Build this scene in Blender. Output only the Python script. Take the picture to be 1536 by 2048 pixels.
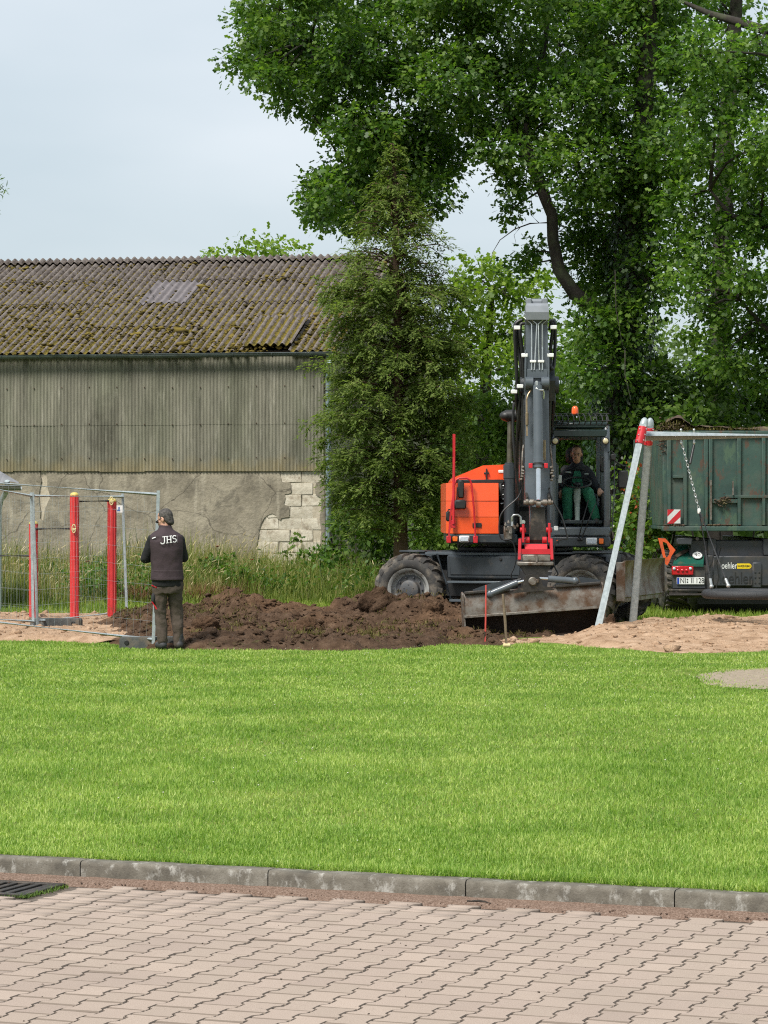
import bpy, math, random
import numpy as np
from mathutils import Vector, Matrix, Euler

R = math.radians
sc = bpy.context.scene
for o in list(bpy.data.objects):
    bpy.data.objects.remove(o)

# ------------------------------------------------------------------ camera
F, CZ, HY = 5600.0, 1.77, 1010.0          # focal length in photo pixels, eye height, horizon row
cam_d = bpy.data.cameras.new('camera')
cam = bpy.data.objects.new('camera', cam_d)
sc.collection.objects.link(cam)
cam.location = (0, 0, CZ)
cam.rotation_euler = (R(90), 0, 0)
cam_d.sensor_fit = 'VERTICAL'
cam_d.sensor_height = 36.0
cam_d.sensor_width = 27.0
cam_d.lens = 36.0 * F / 2048.0
cam_d.shift_y = -(1024 - HY) / 2048.0
cam_d.clip_start = 0.1
cam_d.clip_end = 5000
sc.camera = cam

# ------------------------------------------------------------------ sky, sun, exposure
SUN_EL, SUN_AZ = R(54), R(218)            # azimuth clockwise from +Y: behind the camera, to the left
world = bpy.data.worlds.new('World')
sc.world = world
world.use_nodes = True
wn = world.node_tree
wn.nodes.clear()
wo = wn.nodes.new('ShaderNodeOutputWorld')
bg = wn.nodes.new('ShaderNodeBackground')
sky = wn.nodes.new('ShaderNodeTexSky')
sky.sky_type = 'NISHITA'
sky.sun_disc = False
sky.sun_elevation = SUN_EL
sky.sun_rotation = SUN_AZ
sky.air_density = 1.0
sky.dust_density = 2.0
tc = wn.nodes.new('ShaderNodeTexCoord')
mp = wn.nodes.new('ShaderNodeMapping')
mp.inputs['Scale'].default_value = (1.0, 1.0, 3.2)
nz = wn.nodes.new('ShaderNodeTexNoise')
nz.inputs['Scale'].default_value = 3.4
nz.inputs['Detail'].default_value = 4
nz.inputs['Roughness'].default_value = 0.45
cr = wn.nodes.new('ShaderNodeValToRGB')
cr.color_ramp.elements[0].position = 0.32
cr.color_ramp.elements[0].color = (1.95, 2.36, 2.60, 1)
cr.color_ramp.elements[1].position = 0.70
cr.color_ramp.elements[1].color = (3.0, 3.22, 3.40, 1)
mx = wn.nodes.new('ShaderNodeMix')
mx.data_type = 'RGBA'
mx.inputs['Factor'].default_value = 0.9
wn.links.new(tc.outputs['Generated'], mp.inputs['Vector'])
wn.links.new(mp.outputs['Vector'], nz.inputs['Vector'])
wn.links.new(nz.outputs['Fac'], cr.inputs['Fac'])
wn.links.new(sky.outputs['Color'], mx.inputs['A'])
wn.links.new(cr.outputs['Color'], mx.inputs['B'])
wn.links.new(mx.outputs['Result'], bg.inputs['Color'])
bg.inputs['Strength'].default_value = 0.074
wn.links.new(bg.outputs['Background'], wo.inputs['Surface'])

sun_d = bpy.data.lights.new('sun', 'SUN')
sun_d.energy = 1.5
sun_d.angle = R(20)
sun_d.color = (1.0, 0.965, 0.90)
sun = bpy.data.objects.new('sun', sun_d)
sc.collection.objects.link(sun)
sdir = Vector((math.sin(SUN_AZ) * math.cos(SUN_EL), math.cos(SUN_AZ) * math.cos(SUN_EL), math.sin(SUN_EL)))
sun.rotation_euler = sdir.to_track_quat('Z', 'Y').to_euler()
sun.location = (0, 0, 40)

sc.view_settings.view_transform = 'Standard'
sc.view_settings.look = 'None'
sc.view_settings.gamma = 1.0
sc.view_settings.use_curve_mapping = False
sc.view_settings.exposure = 1.82
sc.render.engine = 'CYCLES'
sc.cycles.max_bounces = 7
sc.cycles.diffuse_bounces = 4
sc.cycles.sample_clamp_indirect = 4.0
sc.cycles.adaptive_threshold = 0.012
sc.cycles.use_denoising = False
sc.cycles.filter_width = 1.15
sc.cycles.glossy_bounces = 3
sc.cycles.transmission_bounces = 4
sc.cycles.transparent_max_bounces = 8

# ------------------------------------------------------------------ helpers
rng = np.random.default_rng(7)
random.seed(7)
col = sc.collection


def at(px, py, d):
    return Vector(((px - 768) * d / F, d, CZ + (HY - py) * d / F))


def gd(py, z=0.0):
    return F * (CZ - z) / (py - HY)


def tag(o, label=None, cat=None, group=None, kind=None):
    if label: o['label'] = label
    if cat: o['category'] = cat
    if group: o['group'] = group
    if kind: o['kind'] = kind
    return o


def empty(name, loc, label=None, cat=None, group=None):
    o = bpy.data.objects.new(name, None)
    o.location = loc
    o.empty_display_size = 0.1
    col.objects.link(o)
    return tag(o, label, cat, group)


def root_loc(p):
    v = Vector((0, 0, 0))
    while p is not None:
        v += Vector(p.location)
        p = p.parent
    return v


def link(name, me, mat=None, parent=None):
    o = bpy.data.objects.new(name, me)
    if mat is not None and not me.materials:
        me.materials.append(mat)
    col.objects.link(o)
    if parent is not None:
        o.parent = parent
    return o


def frame_from(d, up=Vector((0, 0, 1))):
    d = d.normalized()
    if abs(d.dot(up)) > 0.98:
        up = Vector((0, 1, 0))
    x = d.cross(up).normalized()
    y = x.cross(d).normalized()
    return x, y


class MB:
    """collects shapes in world coordinates; build() links them as one mesh object"""
    def __init__(s):
        s.v = []; s.f = []

    def add(s, vs, fs, M=None):
        b = len(s.v)
        for v in vs:
            v = Vector(v)
            s.v.append(tuple(M @ v) if M is not None else tuple(v))
        for f in fs:
            s.f.append([i + b for i in f])
        return s

    def convex(s, vs, fs, M=None):
        vs = [Vector(v) for v in vs]
        c = sum(vs, Vector((0, 0, 0))) / len(vs)
        out = []
        for f in fs:
            p = [vs[i] for i in f]
            n = Vector((0, 0, 0))
            for i in range(len(p)):
                n += p[i].cross(p[(i + 1) % len(p)])
            m = sum(p, Vector((0, 0, 0))) / len(p)
            out.append(list(reversed(f)) if n.dot(m - c) < 0 else list(f))
        return s.add(vs, out, M)

    def box(s, c, size, M=None, b=0.008):
        hx, hy, hz = size[0] / 2, size[1] / 2, size[2] / 2
        b = min(b, hx * .9, hy * .9, hz * .9)
        vs, idx = [], {}
        for sx in (-1, 1):
            for sy in (-1, 1):
                for sz in (-1, 1):
                    for ax in range(3):
                        p = [sx * (hx - (0 if ax == 0 else b)), sy * (hy - (0 if ax == 1 else b)), sz * (hz - (0 if ax == 2 else b))]
                        idx[(sx, sy, sz, ax)] = len(vs)
                        vs.append(p)
        fs = []
        for q in (-1, 1):
            fs.append([idx[(q, a, c2, 0)] for a, c2 in ((-1, -1), (1, -1), (1, 1), (-1, 1))])
            fs.append([idx[(a, q, c2, 1)] for a, c2 in ((-1, -1), (1, -1), (1, 1), (-1, 1))])
            fs.append([idx[(a, c2, q, 2)] for a, c2 in ((-1, -1), (1, -1), (1, 1), (-1, 1))])
        for a in (-1, 1):
            for c2 in (-1, 1):
                fs.append([idx[(a, c2, -1, 0)], idx[(a, c2, 1, 0)], idx[(a, c2, 1, 1)], idx[(a, c2, -1, 1)]])
                fs.append([idx[(a, -1, c2, 0)], idx[(a, 1, c2, 0)], idx[(a, 1, c2, 2)], idx[(a, -1, c2, 2)]])
                fs.append([idx[(-1, a, c2, 1)], idx[(1, a, c2, 1)], idx[(1, a, c2, 2)], idx[(-1, a, c2, 2)]])
                for q in (-1, 1):
                    fs.append([idx[(a, c2, q, 0)], idx[(a, c2, q, 1)], idx[(a, c2, q, 2)]])
        T = Matrix.Translation(Vector(c))
        if M is not None:
            T = M @ T
        return s.convex(vs, fs, T)

    def span(s, p0, p1, b=0.008):
        """box between two opposite corners"""
        p0 = Vector(p0); p1 = Vector(p1)
        d = p1 - p0
        return s.box((p0 + p1) / 2, (abs(d.x), abs(d.y), abs(d.z)), None, b)

    def bar(s, p0, p1, w, h, b=0.005, up=Vector((0, 0, 1))):
        p0 = Vector(p0); p1 = Vector(p1)
        d = p1 - p0
        x, y = frame_from(d, up)
        z = d.normalized()
        M = Matrix(((x.x, y.x, z.x, 0), (x.y, y.y, z.y, 0), (x.z, y.z, z.z, 0), (0, 0, 0, 1)))
        M.translation = (p0 + p1) / 2
        return s.box((0, 0, 0), (w, h, d.length), M, b)

    def tube(s, pts, r, seg=10, cap=True, flat=1.0):
        pts = [Vector(p) for p in pts]
        n = len(pts)
        rs = r if isinstance(r, (list, tuple)) else [r] * n
        x = None
        rings = []
        for i, p in enumerate(pts):
            t = (pts[min(i + 1, n - 1)] - pts[max(i - 1, 0)])
            if t.length < 1e-9: t = Vector((0, 0, 1))
            t.normalize()
            if x is None:
                x, y = frame_from(t)
            else:
                x = (x - t * x.dot(t)).normalized()
                y = t.cross(x).normalized()
            rings.append([p + (x * math.cos(2 * math.pi * k / seg) + y * math.sin(2 * math.pi * k / seg) * flat) * rs[i] for k in range(seg)])
        return s.loft(rings, cap)

    def loft(s, rings, cap=True, closed=True):
        seg = len(rings[0])
        vs = [v for r_ in rings for v in r_]
        fs = []
        m = seg if closed else seg - 1
        for i in range(len(rings) - 1):
            for k in range(m):
                k2 = (k + 1) % seg
                fs.append([i * seg + k, i * seg + k2, (i + 1) * seg + k2, (i + 1) * seg + k])
        if cap and closed:
            fs.append(list(reversed(range(seg))))
            fs.append([(len(rings) - 1) * seg + k for k in range(seg)])
        return s.add(vs, fs)

    def lathe(s, prof, M, seg=24, close=False):
        """prof: (r, h) pairs round the local z axis of M"""
        rings = [[M @ Vector((r_ * math.cos(2 * math.pi * k / seg), r_ * math.sin(2 * math.pi * k / seg), h)) for k in range(seg)] for r_, h in prof]
        if close:
            rings.append(rings[0])
        return s.loft(rings, cap=not close)

    def cyl(s, p0, p1, r, seg=16, b=0.004):
        p0 = Vector(p0); p1 = Vector(p1)
        M = axis_m(p0, p1 - p0)
        L = (p1 - p0).length
        b = min(b, r * .4, L * .3)
        return s.lathe([(r - b, 0), (r, b), (r, L - b), (r - b, L)], M, seg)

    def prism(s, poly, h, M):
        n = len(poly)
        vs = [(p[0], p[1], 0) for p in poly] + [(p[0], p[1], h) for p in poly]
        fs = [list(reversed(range(n))), list(range(n, 2 * n))]
        area = sum(poly[i][0] * poly[(i + 1) % n][1] - poly[(i + 1) % n][0] * poly[i][1] for i in range(n))
        for i in range(n):
            j = (i + 1) % n
            fs.append([i, j, n + j, n + i])
        if area * h < 0:
            fs = [list(reversed(f)) for f in fs]
        return s.add(vs, fs, M)

    def ball(s, c, r, seg=14, rings=9, M=None):
        r = (r, r, r) if not isinstance(r, (tuple, list)) else r
        T = Matrix.Translation(Vector(c))
        if M is not None: T = T @ M
        rr = []
        for i in range(rings + 1):
            a = math.pi * (i / rings) - math.pi / 2
            a = max(min(a, math.pi / 2 - .08), -math.pi / 2 + .08)
            rr.append([T @ Vector((r[0] * math.cos(a) * math.cos(2 * math.pi * k / seg), r[1] * math.cos(a) * math.sin(2 * math.pi * k / seg), r[2] * math.sin(a))) for k in range(seg)])
        return s.loft(rr)

    def limb(s, p0, p1, r0, r1, seg=14):
        p0 = Vector(p0); p1 = Vector(p1)
        M = axis_m(p0, p1 - p0)
        L = (p1 - p0).length
        pr = [(r0 * .25, -r0 * .95), (r0 * .7, -r0 * .7), (r0 * .95, -r0 * .3)]
        pr += [(r0 + (r1 - r0) * t, L * t) for t in (0, .33, .66, 1)]
        pr += [(r1 * .95, L + r1 * .3), (r1 * .7, L + r1 * .7), (r1 * .25, L + r1 * .95)]
        return s.lathe(pr, M, seg)

    def mesh(s, name, org=Vector((0, 0, 0)), smooth=38):
        me = bpy.data.meshes.new(name)
        o = Vector(org)
        me.from_pydata([(v[0] - o.x, v[1] - o.y, v[2] - o.z) for v in s.v], [], s.f)
        if smooth:
            me.shade_smooth()
            me.set_sharp_from_angle(angle=R(smooth))
        me.update()
        return me

    def build(s, name, mat, parent=None, smooth=38):
        return link(name, s.mesh(name, root_loc(parent), smooth), mat, parent)

    def thing(s, name, mat, loc, label, cat, group=None, smooth=38):
        """one-mesh thing whose origin is at its base"""
        o = link(name, s.mesh(name, loc, smooth), mat)
        o.location = loc
        return tag(o, label, cat, group)


def axis_m(p, d):
    d = Vector(d)
    x, y = frame_from(d)
    z = d.normalized()
    M = Matrix(((x.x, y.x, z.x, 0), (x.y, y.y, z.y, 0), (x.z, y.z, z.z, 0), (0, 0, 0, 1)))
    M.translation = Vector(p)
    return M


def fuse(name, mb, voxel, mat, parent, it=3, wr=0.0, wscale=9.0):
    """melts overlapping shapes into one continuous surface"""
    me = mb.mesh(name + '_raw', root_loc(parent), 0)
    o = bpy.data.objects.new(name + '_raw', me)
    col.objects.link(o)
    m = o.modifiers.new('r', 'REMESH'); m.mode = 'VOXEL'; m.voxel_size = voxel
    m2 = o.modifiers.new('s', 'SMOOTH'); m2.factor = .5; m2.iterations = it
    if wr:
        tx = bpy.data.textures.new(name + '_tex', 'CLOUDS'); tx.noise_scale = 1 / wscale
        m3 = o.modifiers.new('d', 'DISPLACE'); m3.texture = tx; m3.strength = wr; m3.mid_level = .5
    m4 = o.modifiers.new('q', 'DECIMATE'); m4.ratio = .28
    dg = bpy.context.evaluated_depsgraph_get()
    me2 = bpy.data.meshes.new_from_object(o.evaluated_get(dg))
    bpy.data.objects.remove(o)
    bpy.data.meshes.remove(me)
    me2.shade_smooth()
    me2.materials.clear()
    me2.name = name
    return link(name, me2, mat, parent)


def text_mesh(body, size, M, extrude=0.002, align='CENTER'):
    """returns MB with the letters standing in the local XY plane of M"""
    c = bpy.data.curves.new('t', 'FONT')
    c.body = body; c.size = size; c.extrude = extrude
    c.align_x = align; c.align_y = 'CENTER'
    o = bpy.data.objects.new('t', c)
    col.objects.link(o)
    dg = bpy.context.evaluated_depsgraph_get()
    me = bpy.data.meshes.new_from_object(o.evaluated_get(dg))
    mb = MB()
    mb.add([v.co.copy() for v in me.vertices], [list(p.vertices) for p in me.polygons], M)
    bpy.data.objects.remove(o); bpy.data.curves.remove(c); bpy.data.meshes.remove(me)
    return mb


FRONT = Matrix(((1, 0, 0, 0), (0, 0, -1, 0), (0, 1, 0, 0), (0, 0, 0, 1)))   # local XY -> world XZ, facing the camera (-Y)


def front(p):
    M = FRONT.copy(); M.translation = Vector(p)
    return M


def np_mesh(name, verts, nper, faces_per, mat, parent=None, org=(0, 0, 0), smooth=False):
    """verts (N, nper, 3); faces_per: list of index lists inside one piece"""
    N = verts.shape[0]
    v = (verts.reshape(-1, 3) - np.array(org, dtype=np.float64)).astype(np.float32)
    me = bpy.data.meshes.new(name)
    me.vertices.add(len(v))
    me.vertices.foreach_set('co', v.ravel())
    lp = sum(len(f) for f in faces_per)
    base = (np.arange(N) * nper)[:, None]
    loops = (base + np.concatenate([np.array(f) for f in faces_per])[None, :]).astype(np.int32).ravel()
    st, q = [], 0
    for f in faces_per:
        st.append(q); q += len(f)
    starts = ((np.arange(N) * lp)[:, None] + np.array(st)[None, :]).astype(np.int32).ravel()
    me.loops.add(len(loops))
    me.loops.foreach_set('vertex_index', loops)
    me.polygons.add(len(starts))
    me.polygons.foreach_set('loop_start', starts)
    me.update(calc_edges=True)
    if smooth: me.shade_smooth()
    return link(name, me, mat, parent)


def fbm(x, y, oct=4, seed=0, lac=2.0, gain=.5):
    """cheap value-noise fbm on numpy arrays"""
    r_ = np.random.default_rng(1000 + seed)
    tab = r_.random((256, 256))
    out = np.zeros_like(x, dtype=float); a = 1.0; tot = 0
    for o in range(oct):
        xi = np.floor(x).astype(int); yi = np.floor(y).astype(int)
        fx = x - xi; fy = y - yi
        fx = fx * fx * (3 - 2 * fx); fy = fy * fy * (3 - 2 * fy)
        g = lambda i, j: tab[(xi + i) % 256, (yi + j) % 256]
        out += a * ((g(0, 0) * (1 - fx) + g(1, 0) * fx) * (1 - fy) + (g(0, 1) * (1 - fx) + g(1, 1) * fx) * fy)
        tot += a; a *= gain; x = x * lac + 17.3; y = y * lac + 5.7
    return out / tot


# ------------------------------------------------------------------ materials
def nodes(name):
    m = bpy.data.materials.new(name)
    m.use_nodes = True
    nt = m.node_tree
    return m, nt, nt.nodes['Principled BSDF']


def N(nt, t, **kw):
    n = nt.nodes.new(t)
    for k, v in kw.items():
        if k in n.inputs: n.inputs[k].default_value = v
        else: setattr(n, k, v)
    return n


def ramp(nt, fac, stops):
    n = nt.nodes.new('ShaderNodeValToRGB')
    e = n.color_ramp.elements
    while len(e) < len(stops): e.new(0.5)
    for i, (p, c) in enumerate(stops):
        e[i].position = p
        e[i].color = c if len(c) == 4 else (*c, 1)
    nt.links.new(fac, n.inputs['Fac'])
    return n.outputs['Color']


def mixc(nt, fac, a, b, mode='MIX'):
    n = nt.nodes.new('ShaderNodeMix'); n.data_type = 'RGBA'; n.blend_type = mode
    if isinstance(fac, float): n.inputs['Factor'].default_value = fac
    else: nt.links.new(fac, n.inputs['Factor'])
    for k, v in (('A', a), ('B', b)):
        if isinstance(v, tuple): n.inputs[k].default_value = v if len(v) == 4 else (*v, 1)
        else: nt.links.new(v, n.inputs[k])
    return n.outputs['Result']


def noise(nt, scale, detail=5, rough=.55, vec=None, stretch=None, dist=0.0):
    n = N(nt, 'ShaderNodeTexNoise', Scale=scale, Detail=detail, Roughness=rough, Distortion=dist)
    if vec is None:
        g = nt.nodes.new('ShaderNodeNewGeometry')
        vec = g.outputs['Position']
    if stretch:
        mp_ = nt.nodes.new('ShaderNodeMapping')
        mp_.inputs['Scale'].default_value = stretch
        nt.links.new(vec, mp_.inputs['Vector'])
        vec = mp_.outputs['Vector']
    nt.links.new(vec, n.inputs['Vector'])
    return n.outputs['Fac']


def math_n(nt, op, a, b=None):
    n = nt.nodes.new('ShaderNodeMath'); n.operation = op
    for i, v in enumerate((a, b)):
        if v is None: continue
        if isinstance(v, (int, float)): n.inputs[i].default_value = v
        else: nt.links.new(v, n.inputs[i])
    return n.outputs[0]


def bump(nt, bs, h, strength=.4, dist=.01):
    n = N(nt, 'ShaderNodeBump', Strength=strength, Distance=dist)
    nt.links.new(h, n.inputs['Height'])
    nt.links.new(n.outputs['Normal'], bs.inputs['Normal'])


def pm(name, c1, c2=None, scale=6, rough=.6, metal=0.0, bmp=.0, bscale=40, dirt=None, dscale=3, dlo=.5, dhi=.7, spec=.5, coat=0.0, rvar=.1):
    m, nt, bs = nodes(name)
    c2 = c2 or tuple(x * .8 for x in c1)
    n1 = noise(nt, scale)
    c = ramp(nt, n1, [(.35, c1), (.65, c2)])
    if dirt:
        f = ramp(nt, noise(nt, dscale, 8, .62), [(dlo, (0, 0, 0)), (dhi, (1, 1, 1))])
        c = mixc(nt, f, c, dirt)
    nt.links.new(c, bs.inputs['Base Color'])
    rr = nt.nodes.new('ShaderNodeMapRange')
    rr.inputs['To Min'].default_value = max(rough - rvar, .03); rr.inputs['To Max'].default_value = min(rough + rvar, 1)
    nt.links.new(noise(nt, scale * 3), rr.inputs['Value'])
    nt.links.new(rr.outputs['Result'], bs.inputs['Roughness'])
    bs.inputs['Metallic'].default_value = metal
    bs.inputs['Specular IOR Level'].default_value = spec
    bs.inputs['Coat Weight'].default_value = coat
    if bmp: bump(nt, bs, noise(nt, bscale, 6), bmp)
    return m


def leafm(name, dark, mid, light, trans=.4, pscale=.7, rough=.55, spec=.2, patch=None):
    """leaf or blade: random tone for each leaf, slow drift in space, light shining through"""
    m, nt, bs = nodes(name)
    g = nt.nodes.new('ShaderNodeNewGeometry')
    f = math_n(nt, 'ADD', math_n(nt, 'MULTIPLY', g.outputs['Random Per Island'], .55), math_n(nt, 'MULTIPLY', noise(nt, pscale, 3), .75))
    c = ramp(nt, f, [(.3, dark), (.62, mid), (.95, light)])
    if patch:
        c = mixc(nt, ramp(nt, noise(nt, 1.7, 6, .65, stretch=(1, .6, 1)), [(.50, (0, 0, 0)), (.66, (.75, .75, .75))]), c, mixc(nt, 1.0, c, patch[0], 'MULTIPLY'))
        c = mixc(nt, ramp(nt, noise(nt, .8, 6, .7, stretch=(1, .5, 1)), [(.56, (0, 0, 0)), (.70, (.7, .7, .7))]), c, mixc(nt, 1.0, c, patch[1], 'MULTIPLY'))
    nt.links.new(c, bs.inputs['Base Color'])
    bs.inputs['Roughness'].default_value = rough
    bs.inputs['Specular IOR Level'].default_value = spec
    tr = nt.nodes.new('ShaderNodeBsdfTranslucent')
    tcol = mixc(nt, .55, c, (.30, .42, .04))
    nt.links.new(mixc(nt, 1.0, c, (1.5, 1.7, .8), 'MULTIPLY'), tr.inputs['Color'])
    ms = nt.nodes.new('ShaderNodeMixShader'); ms.inputs[0].default_value = trans
    out = nt.nodes['Material Output']
    nt.links.new(bs.outputs[0], ms.inputs[1]); nt.links.new(tr.outputs[0], ms.inputs[2])
    nt.links.new(ms.outputs[0], out.inputs['Surface'])
    return m


def glassm(name, tint=(.93, .96, .95)):
    """clean thin pane: see-through with a slight green-grey tint"""
    m, nt, bs = nodes(name)
    nt.nodes.remove(bs)
    t = N(nt, 'ShaderNodeBsdfTransparent'); t.inputs['Color'].default_value = (*tint, 1)
    nt.links.new(t.outputs[0], nt.nodes['Material Output'].inputs['Surface'])
    return m


M_ = {}
M_['orange'] = pm('orange_paint', (.84, .098, .018), (.76, .080, .014), 3, .34, dirt=(.33, .09, .04), dscale=4, dlo=.62, dhi=.85, coat=.25)
M_['dkgrey'] = pm('dark_grey_paint', (.036, .043, .050), (.028, .033, .038), 4, .42, dirt=(.12, .10, .08), dscale=5, dlo=.58, dhi=.85)
M_['boomgrey'] = pm('boom_grey_paint', (.088, .104, .118), (.068, .082, .094), 4, .36, dirt=(.13, .12, .11), dscale=6, dlo=.6, dhi=.9, coat=.2)
M_['black'] = pm('black_plastic', (.012, .012, .013), (.020, .019, .018), 8, .5, dirt=(.07, .06, .05), dscale=7, dlo=.62, dhi=.85)
M_['rubber'] = pm('hose_rubber', (.010, .010, .011), (.016, .015, .015), 9, .45)
M_['red'] = pm('red_paint', (.55, .020, .030), (.45, .014, .022), 6, .4, dirt=(.10, .05, .04), dscale=9, dlo=.6, dhi=.82)
M_['chrome'] = pm('chrome_rod', (.75, .76, .78), (.68, .69, .70), 20, .14, 1.0, rvar=.05)
M_['pipe'] = pm('zinc_pipe', (.62, .64, .62), (.48, .50, .48), 18, .32, .9)
M_['steel'] = pm('worn_steel', (.25, .23, .20), (.16, .14, .12), 10, .48, .55, .2, 60, dirt=(.10, .060, .035), dscale=5, dlo=.48, dhi=.66)
M_['dksteel'] = pm('dark_oily_steel', (.045, .040, .034), (.028, .025, .022), 9, .52, .4, .25, 50, dirt=(.14, .11, .08), dscale=8, dlo=.55, dhi=.78)
M_['bucket'] = pm('bucket_steel', (.215, .195, .17), (.14, .12, .10), 7, .5, .35, .25, 45, dirt=(.095, .052, .028), dscale=4.5, dlo=.44, dhi=.60)
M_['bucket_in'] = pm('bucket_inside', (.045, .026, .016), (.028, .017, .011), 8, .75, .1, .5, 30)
M_['tyre'] = pm('tyre_rubber', (.042, .040, .037), (.030, .028, .027), 9, .8, 0, .25, 70, dirt=(.16, .135, .105), dscale=6, dlo=.46, dhi=.68)
M_['rim'] = pm('rim_grey', (.40, .40, .38), (.30, .30, .285), 8, .5, .1, dirt=(.12, .095, .07), dscale=7, dlo=.5, dhi=.7)
M_['hub'] = pm('hub_grey', (.085, .088, .092), (.065, .066, .070), 8, .55, .1, dirt=(.16, .13, .10), dscale=7, dlo=.52, dhi=.8)
M_['white'] = pm('white_plastic', (.78, .78, .76), (.70, .70, .68), 10, .4)
M_['amber'] = pm('amber_lens', (.80, .16, .01), (.70, .12, .01), 30, .2, spec=.6)
M_['redlens'] = pm('red_lens', (.50, .006, .012), (.36, .004, .010), 40, .18, spec=.6)
M_['lens'] = pm('clear_lens', (.62, .66, .70), (.40, .45, .52), 60, .12, spec=.7)
M_['lens_y'] = pm('yellowish_lens', (.72, .64, .40), (.55, .48, .30), 50, .15, spec=.7)
M_['glass'] = glassm('window_glass')
M_['galv'] = pm('galvanised_steel', (.40, .445, .455), (.29, .33, .34), 22, .45, .18, .08, 50)
M_['galv_dark'] = pm('galvanised_steel_dull', (.24, .265, .27), (.17, .19, .195), 14, .5, .5)
M_['concrete'] = pm('fence_foot_grey', (.085, .09, .088), (.06, .062, .060), 9, .9, 0, .4, 40, dirt=(.17, .13, .09), dscale=5, dlo=.52, dhi=.75)
M_['redpost'] = pm('red_post_paint', (.58, .040, .040), (.50, .030, .032), 5, .42, dirt=(.40, .045, .035), dscale=7, dlo=.55, dhi=.8)
M_['yellowcap'] = pm('pale_yellow_cap', (.62, .50, .14), (.52, .40, .10), 8, .55, dirt=(.35, .28, .12), dscale=12, dlo=.5, dhi=.8)
M_['cream'] = pm('cream_bracket', (.60, .50, .27), (.52, .42, .20), 8, .5)
M_['wood'] = pm('weathered_wood', (.20, .145, .095), (.13, .09, .058), 14, .8, 0, .3, 60)
M_['bark'] = pm('bark', (.034, .027, .021), (.018, .014, .011), 9, .95, 0, .9, 22, dirt=(.055, .065, .030), dscale=3, dlo=.52, dhi=.72)
M_['bark_red'] = pm('conifer_bark', (.125, .072, .048), (.070, .040, .028), 12, .95, 0, .9, 26)
# ================================================================== ground, pavement, kerb
K0 = Vector((-1.51, 13.92, 0)); KT = R(20.8)
KU = Vector((math.cos(KT), -math.sin(KT), 0)); KN = Vector((math.sin(KT), math.cos(KT), 0))


def kp(a, b, z=0.0):
    v = K0 + KU * a + KN * b
    return Vector((v.x, v.y, z))


def ground_mat():
    m, nt, bs = nodes('short_turf')
    c = ramp(nt, noise(nt, 1.3, 6), [(.3, (.085, .135, .020)), (.5, (.120, .180, .030)), (.72, (.19, .215, .055))])
    c2 = mixc(nt, ramp(nt, noise(nt, 45, 3), [(.45, (0, 0, 0)), (.8, (.7, .7, .7))]), c, (.060, .060, .020))
    nt.links.new(c2, bs.inputs['Base Color'])
    bs.inputs['Roughness'].default_value = .95
    bs.inputs['Specular IOR Level'].default_value = .1
    bump(nt, bs, noise(nt, 60, 5), .6, .02)
    return m


gm = ground_mat()
mb = MB()
mb.add([kp(-2500, .10, -.012), kp(2500, .10, -.012), kp(2500, 4000, -.012), kp(-2500, 4000, -.012)], [[0, 1, 2, 3]])
tag(mb.build('ground', gm, smooth=0), kind='structure')

m, nt, bs = nodes('joint_sand')
c = ramp(nt, noise(nt, 30, 6), [(.3, (.095, .076, .060)), (.7, (.150, .120, .095))])
nt.links.new(c, bs.inputs['Base Color']); bs.inputs['Roughness'].default_value = 1
bump(nt, bs, noise(nt, 150, 4), .5, .01)
mb = MB()
mb.add([kp(-2500, -2500, -.118), kp(2500, -2500, -.118), kp(2500, .03, -.118), kp(-2500, .03, -.118)], [[0, 1, 2, 3]])
pavement = tag(mb.build('pavement', m, smooth=0), kind='structure')


def paver_mat():
    m, nt, bs = nodes('concrete_paver')
    g = nt.nodes.new('ShaderNodeNewGeometry'); oi = nt.nodes.new('ShaderNodeObjectInfo')
    rnd = math_n(nt, 'FRACT', math_n(nt, 'ADD', g.outputs['Random Per Island'], oi.outputs['Random']))
    c = ramp(nt, rnd, [(0, (.335, .266, .222)), (.35, (.380, .303, .252)), (.7, (.350, .282, .232)), (1, (.410, .328, .272))])
    c = mixc(nt, ramp(nt, noise(nt, 260, 3), [(.42, (0, 0, 0)), (.62, (1, 1, 1))]), c, mixc(nt, 1.0, c, (.80, .78, .76), 'MULTIPLY'))
    c = mixc(nt, ramp(nt, noise(nt, 1.1, 7, .6), [(.52, (0, 0, 0)), (.75, (.5, .5, .5))]), c, (.27, .215, .18))
    c = mixc(nt, ramp(nt, noise(nt, 5.5, 8, .7), [(.64, (0, 0, 0)), (.72, (.8, .8, .8))]), c, (.19, .150, .125))
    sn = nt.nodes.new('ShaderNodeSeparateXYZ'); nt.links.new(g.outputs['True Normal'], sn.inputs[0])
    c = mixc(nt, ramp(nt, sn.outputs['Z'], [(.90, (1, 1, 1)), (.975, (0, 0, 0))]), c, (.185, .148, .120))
    nt.links.new(c, bs.inputs['Base Color'])
    bs.inputs['Roughness'].default_value = .9
    bs.inputs['Specular IOR Level'].default_value = .25
    bump(nt, bs, noise(nt, 330, 4), .35, .004)
    return m


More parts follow.
